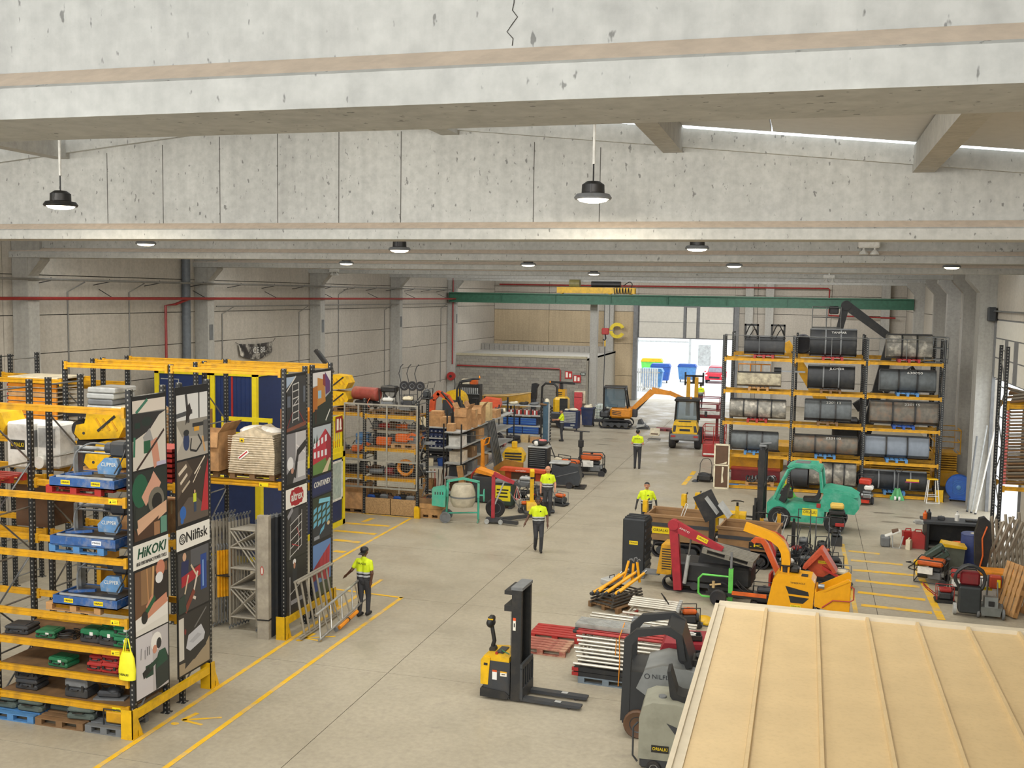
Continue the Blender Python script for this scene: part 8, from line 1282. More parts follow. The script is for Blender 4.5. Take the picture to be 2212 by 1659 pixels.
ob('cab_frame', [tb([(-.75, s, 1.1), (-.72, s, 2.55), (.55, s, 2.55), (.75, s, 1.3)], .06, 6) for s in (-.72, .3)] + [rb(-.8, .62, -.76, .34, 2.5, 2.62, .04), bx(-.8, -.72, -.74, .3, 1.0, 2.5)], 'blk', t); ob('cab_glass', [bx(-.7, .58, -.72, -.70, 1.35, 2.48), bx(.55, .58, -.7, .3, 1.4, 2.48)], mat('cab_glass', '#5f7480', .08, alpha=.6), t); seat(t, (-.2, -.2, 1.3), 0, 'blk', 1.2)
ob('boom', [limb((.9, 1.1), (2.2, 2.35), .12, .2, .22), limb((2.15, 2.4), (3.3, 2.25), .2, .12, .22)], eo, t); ob('stick', [limb((3.2, 2.3), (4.6, 1.75), .13, .1, .2)], eo, t); ob('boom_ram', [cy((1.0, 0, .85), (2.1, 0, 2.1), .06)], 'dgry', t); ob('swing_bracket', [rb(.85, 1.3, -.25, .25, .7, 1.2, .05)], 'dgry', t); ob('blade', [pr([(1.3, .1), (1.8, .2), (1.8, .3), (1.3, .3)], -.6, .6, 'y')], 'lgry', t)
t = thing('digger_bucket', 'small black digging bucket lying by the excavator blade', 'bucket', F(1388, 926)); ob('bucket', [pr([(-.35, 0), (.4, 0), (.35, .15), (.1, .25), (-.1, .6), (-.25, .55), (-.3, .2)], -.3, .3, 'y')], 'dgry', t)
for k in range(4): ob('tooth', [bx(.38, .48, -.28+.16*k, -.2+.16*k, 0, .05)], 'gry', t)
t = thing('wheel_loader', 'yellow compact wheel loader seen from behind with a black cab', 'loader', (-6.1, 57.2, 0), rad(2)); ly = mat('loader_yellow', '#ddb01a', .4)
ob('engine_hood', [pr([(-.62, .75), (.62, .75), (.7, 1.05), (.58, 1.5), (-.58, 1.5), (-.7, 1.05)], -1.0, .2, 'y')], ly, t); ob('bumper', [rb(-.78, .78, -1.15, -.8, .5, .85, .06)], 'gry', t); ob('hood_grille', [bx(-.28, .28, -1.01, -1.0, 1.0, 1.12), bx(-.4, .4, -1.01, -1.0, 1.25, 1.29), bx(-.35, .3, -1.005, -.7, 1.5, 1.52)], 'blk', t)
for s in (-1, 1): ob('tail_lamp', [bx(s*.6-.12, s*.6+.12, -1.16, -1.14, .68, .78)], 'red', t); ob('side_vent', [pr([(s*.66, .95), (s*.6, 1.3), (s*.45, 1.3), (s*.5, .95)], -1.006, -.99, 'y')], 'dgry', t)
ob('cab', [tb([(s*.62, y, 1.4), (s*.55, y, 2.55)], .06, 6) for s in (-1, 1) for y in (.0, 1.1)] + [rb(-.68, .68, -.1, 1.25, 2.5, 2.65, .05), bx(-.6, .6, 0, 1.1, 1.2, 1.45)], 'blk', t); ob('cab_glass', [bx(-.56, .56, .01, .02, 1.5, 2.5)], mat('cab_glass', '#5f7480'), t); beacon(t, (.2, .2, 2.65))
for s in (-1, 1):
    for y in (-.5, 1.7): w_ = ob('wheel', [wheel((s*.68, y, .48), .48, .34, 'x', 20)], 'rub', t); ob('rim', [rim((s*.68, y, .48), .46, .35, 'x')], 'lgry', w_)
ob('lift_arm', [limb((0, 0), (0, 2.2), .12, .1, .12)], 'dyel', t, (.35, 2.2, 1.5)); ob('lift_arm', [limb((0, 0), (0, 2.2), .12, .1, .12)], 'dyel', t, (-.1, 2.2, 1.5)); ob('fork_frame', [bx(-.35, .75, 2.4, 2.5, 3.3, 3.4), bx(-.35, .75, 2.4, 2.5, 3.7, 3.8), bx(-.35, -.25, 2.4, 2.5, 3.2, 3.95), bx(.65, .75, 2.4, 2.5, 3.2, 3.95), bx(.1, .3, 2.4, 2.5, 3.3, 3.8)], 'blk', t); ob('mirror', [rb(.95, 1.1, .2, .25, 1.7, 2.0, .02)], 'blk', t)
t = thing('lift_platform', 'red railed scissor platform partly hidden by the left post of the bucket rack', 'lift', (-4.35, 54.6, 0)); ob('base', [rb(-.55, .55, -.6, .6, .0, .7, .05)], 'red', t); ob('rail', [tb([(-.55, -.6, z), (.55, -.6, z), (.55, .6, z), (-.55, .6, z)], .025, 6, True) for z in (.8, 1.2, 1.6)] + [cy((x, y, .7), (x, y, 1.6), .022, n=6) for x in (-.55, 0, .55) for y in (-.6, .6)], 'red', t); ob('stripe', [bx(-.5, .5, -.61, -.6, .12, .2)], 'wht', t)
t = thing('lift_platform', 'red and grey work basket raised right of the wheel loader', 'lift', AY(1532, 898, 60)); ob('basket', [tb([(-.6, -.4, z), (.6, -.4, z), (.6, .4, z), (-.6, .4, z)], .03, 6, True) for z in (.35, .7, 1.05)] + [cy((x, y, .0), (x, y, 1.05), .025, n=6) for x in (-.6, .6) for y in (-.4, .4)] + [bx(-.65, .65, -.45, .45, -.1, .1)], 'dred', t); ob('toe_board', [bx(-.62, .62, -.42, -.4, .05, .3)], 'wht', t); ob('mast', [bx(.35, .5, .3, .45, -t.location.z, .6), bx(-.6, .6, .0, .7, -t.location.z, -t.location.z+.3)], 'dred', t)
t = thing('camp_seat', 'small cream framed wheeled tray on the wet floor', 'trolley', F(1413, 950)); ob('tray', [bx(-.28, .28, -.2, .2, .25, .32), xf(bx(-.28, .28, -.02, .02, 0, .35), (0, .2, .3), (rad(-15), 0, 0))], 'cream', t); ob('seat_pad', [bx(-.2, .2, -.15, .15, .32, .36)], 'brn', t); ob('frame', [tb([(-.35, -.2, .04), (.35, -.2, .04), (.35, .2, .04), (-.35, .2, .04)], .02, 6, True)], 'gry', t)
pallet('dark red pallet lying behind the wheel loader', F(1438, 930), 0, 'dred')
yard = struct(ob('floor_yard', [bx(-60, 40, 82.3, 140, -.2, -.02)], concrete('yard', '#c8c9c8', .4, blot=.05))); yard['label'] = 'pale wet yard outside'
sy_ = struct(ob('floor_side_yard', [bx(7.4, 60, 10, 82, -.2, -.02)], concrete('yard', '#c8c9c8')))
wx = struct(ob('wall_opposite', [bx(-60, 40, 112, 112.4, 0, 12)], mat('opp_white', '#e6e8ea', .6))); wx['label'] = 'white building across the yard'
for a, b, c, d, m in ((-24.5, -20.0, 0, 12, 'lgry'), (-19.7, -12.0, 3.4, 3.5, 'lgry'), (-11.9, -11.7, 0, 9, 'lgry'), (-23.8, -21.6, .1, 2.6, 'lblu'), (-10.9, -9.6, 1.0, 3.2, 'lgry')): ob('panel', [bx(a, b, 111.9, 112, c, d)], m, wx)
def skip_bin(label, u, v, m, lid, y, s=1.):
    q = AY(u, v, y); o = thing('waste_bin', label, 'bin', (q.x, y, -.02)); ob('body', [pr([(-.65*s, .25), (.65*s, .25), (.8*s, 1.35*s), (-.8*s, 1.35*s)], -.5, .5, 'y')], m, o); ob('lid', [pr([(-.85*s, 1.35*s), (.85*s, 1.35*s), (.7*s, 1.6*s), (-.7*s, 1.6*s)], -.55, .55, 'y')], lid, o)
    for x in (-.55, .55): ob('wheel', [wheel((x*s, -.3, .12), .12, .08, 'x')], 'rub', o)
skip_bin('green waste bin with yellow lid in the yard', 1408, 810, 'lime', 'yel', 104, 1.3); skip_bin('bright blue waste bin beside the green one in the yard', 1427, 815, 'blu', 'blu', 100, 1.15); skip_bin('pale blue waste bin alone in front of the white building', 1484, 820, 'lblu', 'blu', 102, 1.1); skip_bin('blue bin by the white fence outside the door', 1408, 840, 'lblu', 'lblu', 92, 1.2)
t = thing('site_fence', 'white ribbed fence panel at the left of the doorway outside', 'fence', (-14.3, 90, 0))
for k in range(12): ob('slat', [bx(-.2+.2*k, -.06+.2*k, -.03, .03, 0.0, 2.0)], 'wht', t)
ob('rail', [bx(-.2, 2.3, .03, .07, .3, .4), bx(-.2, 2.3, .03, .07, 1.6, 1.7)], 'lgry', t)
q = AY(1546, 830, 103); t = thing('parked_car', 'red car parked across the yard, facing the hall', 'car', (q.x, 103, -.02)); cr_ = mat('car_red', '#c22a3a', .3)
ob('body', [pr([(-.9, .35), (.9, .35), (.92, .85), (.8, 1.0), (-.8, 1.0), (-.92, .85)], -1.9, 1.9, 'y')], cr_, t); ob('cabin', [pr([(-.75, 1.0), (.75, 1.0), (.58, 1.55), (-.58, 1.55)], -.9, 1.6, 'y')], cr_, t); ob('windscreen', [pr([(-.68, 1.03), (.68, 1.03), (.55, 1.48), (-.55, 1.48)], -.93, -.9, 'y')], 'glass', t); ob('grille', [bx(-.5, .5, -1.92, -1.9, .5, .68)], 'blk', t)
for s in (-.78, .78):
    ob('headlamp', [bx(s-.12, s+.12, -1.92, -1.9, .7, .85)], 'wht', t); ob('mirror', [rb(s*1.28-.08, s*1.28+.08, -.7, -.6, 1.0, 1.12, .02)], cr_, t)
    for y in (-1.2, 1.2): ob('wheel', [wheel((s, y, .32), .32, .2, 'x')], 'rub', t)
cg = mat('crane_green', '#2f6049', .5); yy_ = 70.0; a = AY(972, 644, yy_); b = AY(1996, 660, yy_); zg = 8.0
t = thing('crane_girder', 'long dark green overhead crane girder across the far end', 'crane', (a.x, yy_, zg)); Lg = min(b.x, 6.45)-a.x
ob('web', [bx(0, Lg, -.1, .1, -.32, .22)], cg, t); ob('flange', [bx(0, Lg, -.24, .24, .22, .3)], cg, t); ob('flange', [bx(0, Lg, -.24, .24, -.4, -.32)], cg, t)
for k in range(9): ob('stiffener', [bx(Lg*k/8-.02, Lg*k/8+.02, -.2, .2, -.32, .22)], cg, t)
q = AY(1290, 632, 70.0); t = thing('hoist_trolley', 'yellow hoist trolley riding on the green girder', 'hoist', (q.x, 70.0, 8.3))
ob('frame', [bx(-2.75, 2.6, -.3, -.2, .06, .46), bx(-2.75, 2.6, .2, .3, .06, .46)], 'yel', t); ob('drum', [cy((-1.9, 0, .7), (-1.2, 0, .7), .32, n=16)], mat('hoist_olive', '#7c7444', .5), t); ob('motor', [cy((-.4, 0, .68), (1.6, 0, .68), .2, n=12)], 'blk', t)
for x in (-2.45, .9, 2.3): ob('wheel', [cy((x, -.22, .16), (x, .22, .16), .16, n=14)], 'yel', t)
ob('cable_loop', [tb([(1.2+.2*k, -.3, .45), (1.25+.2*k, -.33, .05), (1.35+.2*k, -.33, .05), (1.38+.2*k, -.3, .4)], .03, 5) for k in range(6)], 'blk', t); hose(t, [(1.8, 0, .6), (2.2, -.1, .85), (2.4, -.1, .7), (2.3, -.1, .4)], .03)
q = AY(1304, 720, 69.6); t = thing('crane_hook', 'red hook block hanging from the crane on two ropes', 'hook', (q.x, 69.6, q.z)); ob('rope', [cy((-.05, .4, .2), (-.05, .4, 8.36-q.z), .02, n=5)], 'dgry', t); ob('rope', [cy((.3, .4, .2), (.3, .4, 8.36-q.z), .02, n=5)], 'dgry', t); ob('block', [rb(-.2, .3, .25, .5, -.1, .35, .05)], 'red', t); ob('hook', [tb([(.03, .4, -.1), (.08, .4, -.35), (.0, .4, -.5), (-.12, .4, -.42)], .05, 8)], 'blk', t); ob('chain', [tb([(.03, .4, -.5), (.03, .4, -.9)], .05, 6)], 'yel', t); ob('long_sling', [cy((.03, .4, -.9), (.0, .4, -4.3), .03, n=6)], 'dgry', t)
q = AY(1333, 714, YF-.62); t = thing('letter_sign', 'large yellow letter C on the far column', 'sign', (q.x, YF-.6, q.z)); g = []
for a0, a1 in ((25, 175), (185, 335)):
    P1 = arc(0, 0, .62, a0, a1, 10); P2 = arc(0, 0, .36, a0, a1, 10)[::-1]; ob('letter_half', [pr(P1+P2, -.03, .0, 'y')], mat('sign_yellow', '#d8c02c', .5), t)
def run(name, label, pts, r, m): return tag(ob(name, [tb(pts, r, 8)], m), label, 'pipe')
pr_ = mat('pipe_red', '#8e2c2a', .4); xw = XL+.75
run('fire_pipe', 'long red sprinkler pipe along the left wall', [(xw, 20, 7.83), (xw, 70.8, 7.83)], .055, pr_); run('fire_pipe', 'red branch pipe dropping beside the thick grey downpipe', [(xw, 36.9, 7.83), (xw-.45, 36.6, 7.6), (xw-.5, 36.0, 7.55), (xw-.5, 36.0, 4.8)], .055, pr_); run('fire_pipe', 'red riser at the far left corner column', [(xw-.3, 70.24, 9.6), (xw-.3, 70.24, 3.2)], .05, pr_); run('fire_pipe', 'red pipe crossing the block wall and dropping to the hose box', [(XL+.72, BY-.12, 3.1), (-16.4, BY-.12, 3.1), (-16.3, BY-.12, 3.0), (-16.3, BY-.12, 1.0)], .05, pr_); run('fire_pipe', 'red pipe along the top of the far wall', [(-24, YF-.66, 9.0), (1.5, YF-.66, 9.0), (1.6, YF-.66, 8.9), (1.6, YF-.66, 7.0), (6.3, YF-.66, 6.9)], .06, pr_)
gp = mat('pipe_grey', '#77756f', .5)
run('air_pipe', 'thin grey air pipe along the left wall below the red pipe', [(xw-.2, 39.2, 7.5), (xw-.2, 69.5, 7.5)], .03, gp); run('cable_tray', 'grey cable tray line high on the left wall', [(XL+.7, 20, 8.45), (XL+.7, 69, 8.45)], .04, gp)
for k, (y, z1) in enumerate(((30.6, 8.4), (34.0, 8.4), (40.5, 7.5), (47.7, 7.5), (52.3, 8.4), (58.8, 7.5), (68.9, 7.5))): run('conduit', ('first', 'second', 'third', 'fourth', 'fifth', 'sixth', 'seventh')[k] + ' thin vertical conduit from the left on the long side wall', [(XL+.35, y+.5, z1), (XL+.03, y, z1-.35), (XL+.03, y, 2.0)], .025, gp)
for k in range(14):
    y = 29+3.0*k; tag(ob('pipe_bracket', [tb([(XL, y, 8.3), (XL+.68, y, 8.42), (XL+.68, y, 8.52)], .016, 5)], 'dgry'), ORD[k] + ' tray bracket from the left, above the red pipe' if k < 10 else ('eleventh', 'twelfth', 'thirteenth', 'fourteenth')[k-10] + ' tray bracket from the left, above the red pipe', 'bracket')
    if k % 2: tag(ob('pipe_bracket', [tb([(XL, y+.3, 8.15), (xw, y, 7.88)], .016, 5)], 'dgry'), ('first', 'second', 'third', 'fourth', 'fifth', 'sixth', 'seventh')[k//2] + ' slanting support from the left holding the red pipe', 'bracket')
q = AX(515, 742, XL+.1); q2 = AX(590, 742, XL+.1); t = thing('wall_banner', 'dark printed banner sagging on the left wall', 'banner', (XL+.1, q.y, q.z)); Lb2 = q2.y-q.y; n = 10
ob('cloth', [([(0, Lb2*i/n, -.02-.1*math.sin(PI*i/n)*.6) for i in range(n+1)]+[(.03, .12+(Lb2-.3)*i/n, -.55-.25*math.sin(PI*i/n)) for i in range(n+1)], [(i, i+1, n+2+i, n+1+i) for i in range(n)])], mat('banner_dark', '#3c3836', .7, var=.6, scale=3, grime='#d8d2c4', gscale=2.4, gamt=1.), t); ob('rope', [cy((0, -.25, .05), (0, 0, -.02), .012, n=5), cy((0, Lb2, -.02), (0, Lb2+.2, .12), .012, n=5)], 'blk', t)
text('CE 88', .4, 'wht', t, (.06, Lb2*.55, -.38), FX, width=1.1)
def sgn(label, x, y, z, w, h, bg, marks): return tag(flat(None, 'wall_sign', [(bg, rc(-w/2, -h/2, w/2, h/2))]+marks, None, (x, y, z), FY), label, 'sign')
for k, (u, v) in enumerate(((1228, 810), (1247, 818))): q = AY(u, v, BY-.05); sgn(('left', 'right')[k] + ' red fire equipment sign on the block wall', q.x, BY-.03-.1*k, q.z, .52, .52, '#a82424', [('#e8dcd0', rc(-.2, -.18, -.05, .18)), ('#e8dcd0', rc(.04, -.16, .18, .1))])
q = AY(1259, 808, BY-.05); sgn('small dark exit direction sign on the block wall', q.x, BY-.03, q.z, .36, .18, '#26302a', [('#d8e0d8', rc(-.12, -.03, .12, .03)), ('#d8e0d8', [(.06, -.07), (.14, 0), (.06, .07)])])
q = AY(1252, 858, BY-.2); t = thing('hose_box', 'cream and dark red fire hose cabinet on the block wall', 'cabinet', (q.x, BY, q.z)); ob('box', [bx(-.38, .38, -.2, 0, -.42, .42)], 'cream', t); ob('window', [bx(-.24, .24, -.21, -.2, -.26, .28)], mat('hose_dark', '#5a1c28', .4), t); ob('hose_ring', [tb([(.1*math.cos(PI/6*i), -.215, .02+.1*math.sin(PI/6*i)) for i in range(12)], .015, 5, True)], 'pink', t)
q = AY(948, 812, 69.8); t = thing('hose_reel', 'red hose reel on the corner column of the block wall', 'hose reel', (XL+.45, 69.99, q.z)); ob('reel', [la([(.1, -.12), (.3, -.12), (.3, .12), (.1, .12)], 18, (0, 0, 0), 'y')], 'red', t); ob('hub', [cy((0, -.14, 0), (0, .3, 0), .1, n=12)], 'blk', t); hose(t, [(.25, 0, -.1), (.3, 0, -.6), (.25, 0, -1.0)], .03)
le = mat('lamp_glow', '#fff0d0', .5, var=.02, emit=9)
def highbay(label, x, y, z, on=True, rod=True, s=1., top=None, power=120):
    o = thing('highbay_lamp', label, 'lamp', (x, y, z)); ob('housing', [la([(.001, .22*s), (.1*s, .22*s), (.17*s, .17*s), (.175*s, .05*s), (.16*s, .04*s)], 20)] + [bx(.1*s*math.cos(a_)-.01, .1*s*math.cos(a_)+.01, .17*s*math.sin(a_)-.01, .17*s*math.sin(a_)+.01, .03, .17*s) for a_ in [PI/6*i for i in range(12)]], 'blk', o); ob('reflector_ring', [la([(.15*s, .05*s), (.25*s, .03*s), (.285*s, -.02*s), (.27*s, -.05*s), (.25*s, -.045*s)], 28)], 'gry' if on else 'blk', o); ob('led_disc', [la([(.001, -.1*s), (.12*s, -.095*s), (.2*s, -.075*s), (.25*s, -.03*s)], 24)], le, o)
    if rod: ob('hook_cable', [cy((0, 0, .22*s), (0, 0, .5*s), .012, n=6)], 'blk', o); ob('suspension_rod', [cy((0, 0, .48*s), (0, 0, (top or z+1.5)-z), .022, n=8)], 'wht', o)
    l = bpy.data.lights.new('highbay_light', 'AREA'); l.shape = 'DISK'; l.size = .5*s; l.energy = power; l.color = (1, .88, .68); lo = bpy.data.objects.new('highbay_light', l); COL.objects.link(lo); lo.parent = o; lo.location = (0, 0, -.11*s)
    return o
for k, (u, v, y, lb) in enumerate(((131, 440, 15.4, 'black high-bay lamp hanging at the upper left'), (1281, 424, 15.6, 'glowing high-bay lamp hanging in the middle before the second beam'), (315, 524, 25.6, 'small dark high-bay lamp just under the second beam at the left'), (863, 537, 24.8, 'small dark high-bay lamp under the second beam left of centre'), (1506, 534, 24.8, 'small lit high-bay lamp under the second beam right of centre'), (748, 567, 36, 'tiny high-bay lamp under the third beam at the left'), (1141, 570, 36, 'tiny high-bay lamp under the third beam near the middle'), (1586, 572, 36, 'tiny high-bay lamp under the third beam right of the middle'), (2056, 575, 36, 'tiny high-bay lamp under the third beam at the far right'), (1283, 590, 46, 'tiny high-bay lamp beyond the fourth beam'))):
    q = AY(u, v, y); highbay(lb, q.x, y, q.z, k != 0, True, 1., zr(q.x)-.015, 110 if k < 5 else 90)
def emerg(label, u, v, y, s=1.):
    q = AY(u, v, y); o = thing('emergency_light', label, 'lamp', (q.x, y, q.z)); ob('box', [rb(-.26*s, .26*s, -.08, .08, .0, .17*s, .03)], 'wht', o)
    for x in (-.12, .14): h = ob('lamp_head', [cy((x*s, 0, 0), (x*s, 0, -.06*s), .02), la([(.03*s, .0), (.11*s, -.08*s), (.12*s, -.12*s), (.001, -.13*s)], 14, (x*s, 0, -.04*s))], 'wht', o)
    ob('bracket', [bx(-.03, .03, .0, .13, .15*s, 9.2-q.z if q.z < 9 else .25)], 'wht', o)
emerg('white twin-head emergency light under the third beam at the right', 1877, 536, 27.76); emerg('small white twin emergency light on the fourth beam at the left', 722, 588, 48.66); emerg('small white twin emergency light on the fourth beam at the right', 1791, 602, 48.66)
t = thing('door_motor', 'grey door motor and shaft above the side doorway', 'motor', (XR-.15, 43.9, 7.75)); ob('motor', [rb(-.2, .1, -.2, .15, -.3, .25, .04)], 'dgry', t); ob('shaft', [cy((0, -6.4, .1), (0, 0, .1), .03, n=8)], 'steel', t)
def person(label, loc, rz, J, cap=None, skin='skin', hair='blk', bald=False, long_sleeve=False, gloves=False, txt=False, hgt=1.76):
    K = dict(pel=(0, 0, .95), chest=(0, 0, 1.32), neck=(0, .01, 1.5), head=(0, -.02, 1.66), shL=(.18, 0, 1.41), shR=(-.18, 0, 1.41), elL=(.25, .03, 1.14), elR=(-.25, .03, 1.14), haL=(.25, -.06, .9), haR=(-.25, -.06, .9), hiL=(.09, 0, .92), hiR=(-.09, 0, .92), knL=(.1, -.02, .5), knR=(-.1, -.02, .5), anL=(.1, .02, .09), anR=(-.1, .02, .09)); K.update(J)
    V = {k: Vector(q) for k, q in K.items()}; P = []   # (a, b, ra, rb, tag)
    def c(a, b, ra, rb_, tg): P.append((Vector(a), Vector(b), ra, rb_, tg))
    for x in (-.07, .07): c(V['pel']+Vector((x, 0, .02)), V['chest']+Vector((x*1.3, 0, .04)), .125, .13, 1)
    c(V['shL'], V['shR'], .068, .068, 1); c(V['neck']-Vector((0, 0, .03)), V['shL']-Vector((.03, 0, .0)), .06, .064, 1); c(V['neck']-Vector((0, 0, .03)), V['shR']+Vector((.03, 0, 0)), .06, .064, 1); c(V['chest'], V['neck'], .1, .065, 1); c(V['neck'], V['head']-Vector((0, 0, .05)), .055, .058, 0)
    hd = V['head']; c(hd+Vector((0, .015, .03)), hd+Vector((0, -.01, -.03)), .098, .078, 0); c(hd+Vector((0, -.04, -.06)), hd+Vector((0, -.03, -.09)), .05, .04, 0); c(hd+Vector((0, -.1, .0)), hd+Vector((0, -.118, -.025)), .012, .018, 0)
    for s in (-1, 1): c(hd+Vector((s*.092, .01, .01)), hd+Vector((s*.096, .015, -.03)), .018, .014, 0); c(hd+Vector((s*.032, -.084, .012)), hd+Vector((s*.038, -.083, .012)), .01, .009, 5)
    c(hd+Vector((-.02, -.088, -.058)), hd+Vector((.02, -.088, -.058)), .011, .011, 6)
    for s, S_ in ((1, 'L'), (-1, 'R')):
        sh, e, h = V['sh'+S_], V['el'+S_], V['ha'+S_]
        mid = sh.lerp(e, .62); c(sh, mid, .068, .06, 1); c(mid, e, .047, .042, 1 if long_sleeve else 0); c(e, h, .043, .028, 2 if long_sleeve else 0)
        d = (h-e).normalized(); sd = Vector((0, -1, 0)) if abs(d.y) < .8 else Vector((0, 0, -1)); sd = (sd-d*sd.dot(d)).normalized(); gt = 2 if gloves else 0
        c(h, h+d*.07, .032, .034, gt)
        for k in range(4):
            o = sd*(.027-.018*k); b0 = h+d*.075+o; m0 = b0+d*(.045-.004*abs(k-1)); inn = Vector((-s*.4, -.2, 0)); c(b0, m0, .0105, .01, gt); c(m0, m0+(d+inn*.6).normalized()*.04, .01, .009, gt)
        tb0 = h+d*.02+sd*.03; c(tb0, tb0+(d*.6+sd).normalized()*.055, .012, .01, gt)
        hi, kn, an = V['hi'+S_], V['kn'+S_], V['an'+S_]; c(hi, kn, .1, .072, 3); c(kn, an, .07, .055, 3); ft = Vector((0, -1, 0)) if 'ft' not in K else Vector(K['ft'])
        c(an-ft*.05-Vector((0, 0, .045)), an+ft*.14-Vector((0, 0, .05)), .05, .04, 4)
    c(V['hiL'], V['hiR'], .1, .1, 3); c(V['pel'], V['pel']-Vector((0, 0, .04)), .13, .12, 3)
    gs_ = []
    for a, b, ra, rb_, tg in P:
        if (b-a).length < 1e-4: b = a+Vector((0, 0, .001))
        gs_ += [cy(a, b, ra, rb_, 10), sp(a, ra, 10, 6), sp(b, rb_, 10, 6)]
    me = mesh('body', gs_, False); o = bpy.data.objects.new('tmp', me); COL.objects.link(o); r = o.modifiers.new('r', 'REMESH'); r.mode = 'VOXEL'; r.voxel_size = .0095; sm = o.modifiers.new('s', 'SMOOTH'); sm.iterations = 2; sm.factor = .4
    bpy.context.view_layer.update(); nm = bpy.data.meshes.new_from_object(o.evaluated_get(bpy.context.evaluated_depsgraph_get())); bpy.data.objects.remove(o)
    n = len(nm.polygons); ce = np.empty(n*3); nm.polygons.foreach_get('center', ce); ce = ce.reshape(-1, 3); best = np.full(n, 9.); idx = np.zeros(n, int)
    for a, b, ra, rb_, tg in P:
        a_ = np.array(a); ab = np.array(b)-a_; t_ = np.clip(((ce-a_)@ab)/max(ab@ab, 1e-9), 0, 1); dd = np.linalg.norm(ce-a_-t_[:, None]*ab, axis=1)-(ra+(rb_-ra)*t_); dd[:] -= .0025*(tg in (5, 6)); w = dd < best; best[w] = dd[w]; idx[w] = tg
    z = ce[:, 2]; tor = idx == 1; w0 = V['pel'].z
    tor2 = tor & (np.abs(ce[:, 0]-V['chest'].x) < .24) if not long_sleeve else tor
    out = idx.copy(); out[tor] = 1; out[tor & (z < w0+.19)] = 2; out[tor & (z < w0+.05)] = 3; out[tor2 & (z > w0+.17) & (z < w0+.215)] = 7; out[tor2 & (z > w0+.085) & (z < w0+.13)] = 7
    if not bald: hz = (idx == 0) & (ce[:, 2] > hd.z+.035+.5*(ce[:, 1]*-1+hd.y-.03)*(ce[:, 1] < hd.y-.03)) & (ce[:, 2] > hd.z-.03); hz &= ~((ce[:, 1] < hd.y-.055) & (ce[:, 2] < hd.z+.05)); hz |= (idx == 0) & (ce[:, 1] > hd.y+.045) & (ce[:, 2] > hd.z-.07); out[hz] = 5
    for m in (skin, 'hiv', 'blk', mat('trouser', '#35363a', .8), mat('boot', '#1e1c1a', .7), hair, mat('lips', '#8a4a42', .5), mat('reflect', '#b4b8ba', .4)): nm.materials.append(m_(m))
    nm.polygons.foreach_set('material_index', out.astype(np.int32)); nm.polygons.foreach_set('use_smooth', [True]*n)
    t = thing('person', label, 'person', loc, rz); t.scale = (hgt/1.76,)*3; ob('body', nm, None, t)
    if cap: ob('cap', [sp((hd.x, hd.y+.01, hd.z+.05), (.107, .115, .085)), xf(bx(-.07, .07, .08, .2, -.01, .005), (hd.x, hd.y, hd.z+.02), (rad(-18), 0, 0))], 'blk', t)
    if txt: text('ORIALKI', .075, 'blk', t, (V['chest'].x, V['chest'].y+.138, V['chest'].z+.06), (PI/2, 0, PI), width=.26)
    else: ob('chest_logo', [pr([(-.03, 0), (.03, 0), (0, .05)], -.002, .002, 'y')], 'blk', t, (.05, V['chest'].y-.136, V['chest'].z))
    return t
walk = dict(knL=(.09, -.14, .52), anL=(.08, -.1, .1), knR=(-.08, -.05, .5), anR=(-.08, .16, .13))
person('man in backward black cap and hi-vis polo walking away, dragging a lattice ladder', F(786, 1330), rad(172), dict(elL=(.3, .1, 1.17), haL=(.5, .04, 1.0), elR=(-.26, .04, 1.14), haR=(-.22, .02, .92), knL=(.08, .02, .5), anL=(.07, .1, .1), knR=(-.07, -.1, .5), anR=(-.07, -.08, .1)), cap=True, skin='dskin', txt=True)
person('young dark-skinned worker in hi-vis t-shirt walking towards the camera', F(1162, 1192), rad(20), dict(elR=(-.3, .1, 1.16), haR=(-.42, -.02, .95), elL=(.28, -.02, 1.15), haL=(.28, -.12, .93), head=(-.02, -.03, 1.66), **walk), skin='dskin')
person('bald worker in hi-vis t-shirt walking behind the younger man', F(1182, 1112), rad(15), dict(elL=(.27, .0, 1.15), haL=(.26, -.16, .95), **{k: (-q[0], q[1], q[2]) for k, q in ()}, **walk), bald=True, hgt=1.82)
person('worker with back turned and hands in front, alone in the middle aisle', F(1376, 1012), rad(180), dict(haL=(.14, -.24, 1.12), haR=(-.14, -.24, 1.12)), txt=True, hgt=1.86)
person('smiling dark-haired worker in long-sleeved hi-vis jacket behind the tillers', F(1395, 1150)+Vector((0, 0, 0)), rad(5), dict(elR=(-.31, .05, 1.16), haR=(-.36, -.05, .9), elL=(.31, .05, 1.16), haL=(.36, -.05, .9)), long_sleeve=True, gloves=True)
person('mechanic standing sideways and reaching into the blue lift post', F(1213, 953), rad(-75), dict(elL=(.2, -.2, 1.2), haL=(.1, -.42, 1.2), elR=(-.2, -.2, 1.18), haR=(-.08, -.42, 1.15)), hgt=1.8)
person('distant worker in hi-vis walking out in the bright doorway', AY(1513, 866, 84)*Vector((1, 1, 0)) if False else Vector((AY(1513, 866, 78).x, 78, 0)), rad(185), walk, hgt=1.8, txt=True)
rr = random.Random(3)
cn = [('red', 'red'), ('orange', 'org'), ('black', 'blk'), ('grey', 'gry'), ('dark grey', 'dgry'), ('pale', 'cream'), ('brown', 'brn'), ('steel', 'steel')]
pos9 = ['far left', 'left', 'left of middle', 'middle', 'right of middle', 'right', 'far right']
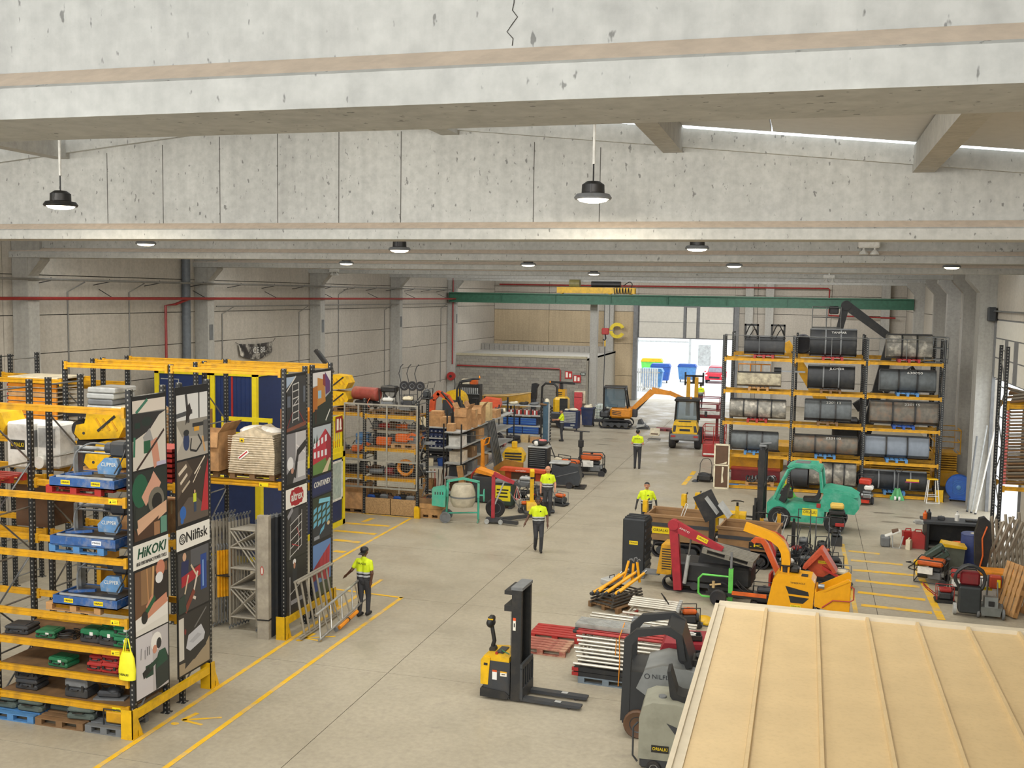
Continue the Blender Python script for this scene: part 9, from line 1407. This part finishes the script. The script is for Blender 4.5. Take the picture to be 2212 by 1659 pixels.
for sn, z, x0, x1, n in (('upper right', 2.5, -15.4, -13.7, 7), ('lower right', 1.4, -15.4, -13.7, 7), ('upper left', 2.2, -17.2, -15.75, 4), ('lower left', 1.45, -17.2, -15.75, 4), ('topmost right', 3.1, -15.4, -13.7, 6)):
    if sn[0] == 't':
        o = thing('tool_board', 'plank of hung tools below the top beam of the cage', 'shelf', (-14.5, 36.1, 3.1)); ob('board', [bx(-.98, .98, -.25, .25, -.03, 0)], 'dwood', o); ob('hanger', [bx(-.97, -.94, -.02, .02, 0, .56)], 'steel', o); ob('hanger', [bx(.94, .97, -.02, .02, 0, .56)], 'steel', o)
    for k in range(n):
        nm, m = cn[rr.randrange(8)]
        tool(nm + ' power tool at the ' + pos9[k] + ' back of the ' + sn + ' cage shelf', x0+(x1-x0)*k/(n-1), z, m, rr.randrange(4), 36.12, rr.uniform(-.4, .4), rr.uniform(.7, 1.1))
for k in range(9):
    nm, m = cn[k % 8]; u = 1045+14*k; y = 39.6+.5*(k % 4)
    plate_machine('petrol_unit', nm + ' small engine, ' + ORD[k] + ' from the left in the crowd behind the red crane', (XU(u, y), y, 0), rr.uniform(0, 6), 'dgry', m, 'blk', .8, .55)
for k in range(12):
    nm, m = cn[(k*3) % 8]; u = 1560+20*k; p = F(u, 1215-10*(k % 3)+1.5*k)
    plate_machine('plate_compactor', nm + ' engine unit packed ' + ('left of', 'behind', 'right of')[k % 3] + ' the chippers, ' + ('first', 'second', 'third', 'fourth')[k//3] + ' such from the left', p, rr.uniform(0, 6), 'blk', m, 'dgry', rr.uniform(.8, 1.1), rr.uniform(.6, 1.1))
for k in range(8):
    nm, m = cn[k]; o = thing('loose_part', nm + ' loose machine part, ' + ORD[k] + ' from the left on top of the long shelf', 'machine part', (-13.85+.08*(k % 3), 46.2+.15*k, 2.62)); ob('part', [cy((-.15, 0, .1), (.2, .05, .12), .1, n=10)], m, o); ob('flange', [cy((-.18, 0, .1), (-.14, 0, .1), .14, n=12)], 'dgry', o)
for k, (u, v) in enumerate(((1320, 948), (1345, 935), (1300, 960), (1905, 1108), (1960, 1118), (1925, 1128))):
    p = F(u, v); tag(ob('floor_stain', [([(p.x+rr.uniform(.6, 1.1)*.5*math.cos(a), p.y+rr.uniform(.6, 1.1)*.16*math.sin(a), .002) for a in [2*PI*i/12 for i in range(12)]], [tuple(range(12))])], mat('oil_stain', '#7d7566', .35)), ('left of the lone worker', 'nearest the excavator', 'by the orange generator', 'left before the bucket rack', 'right before the bucket rack', 'middle before the bucket rack')[k] + ' dark oily patch on the floor', 'stain')
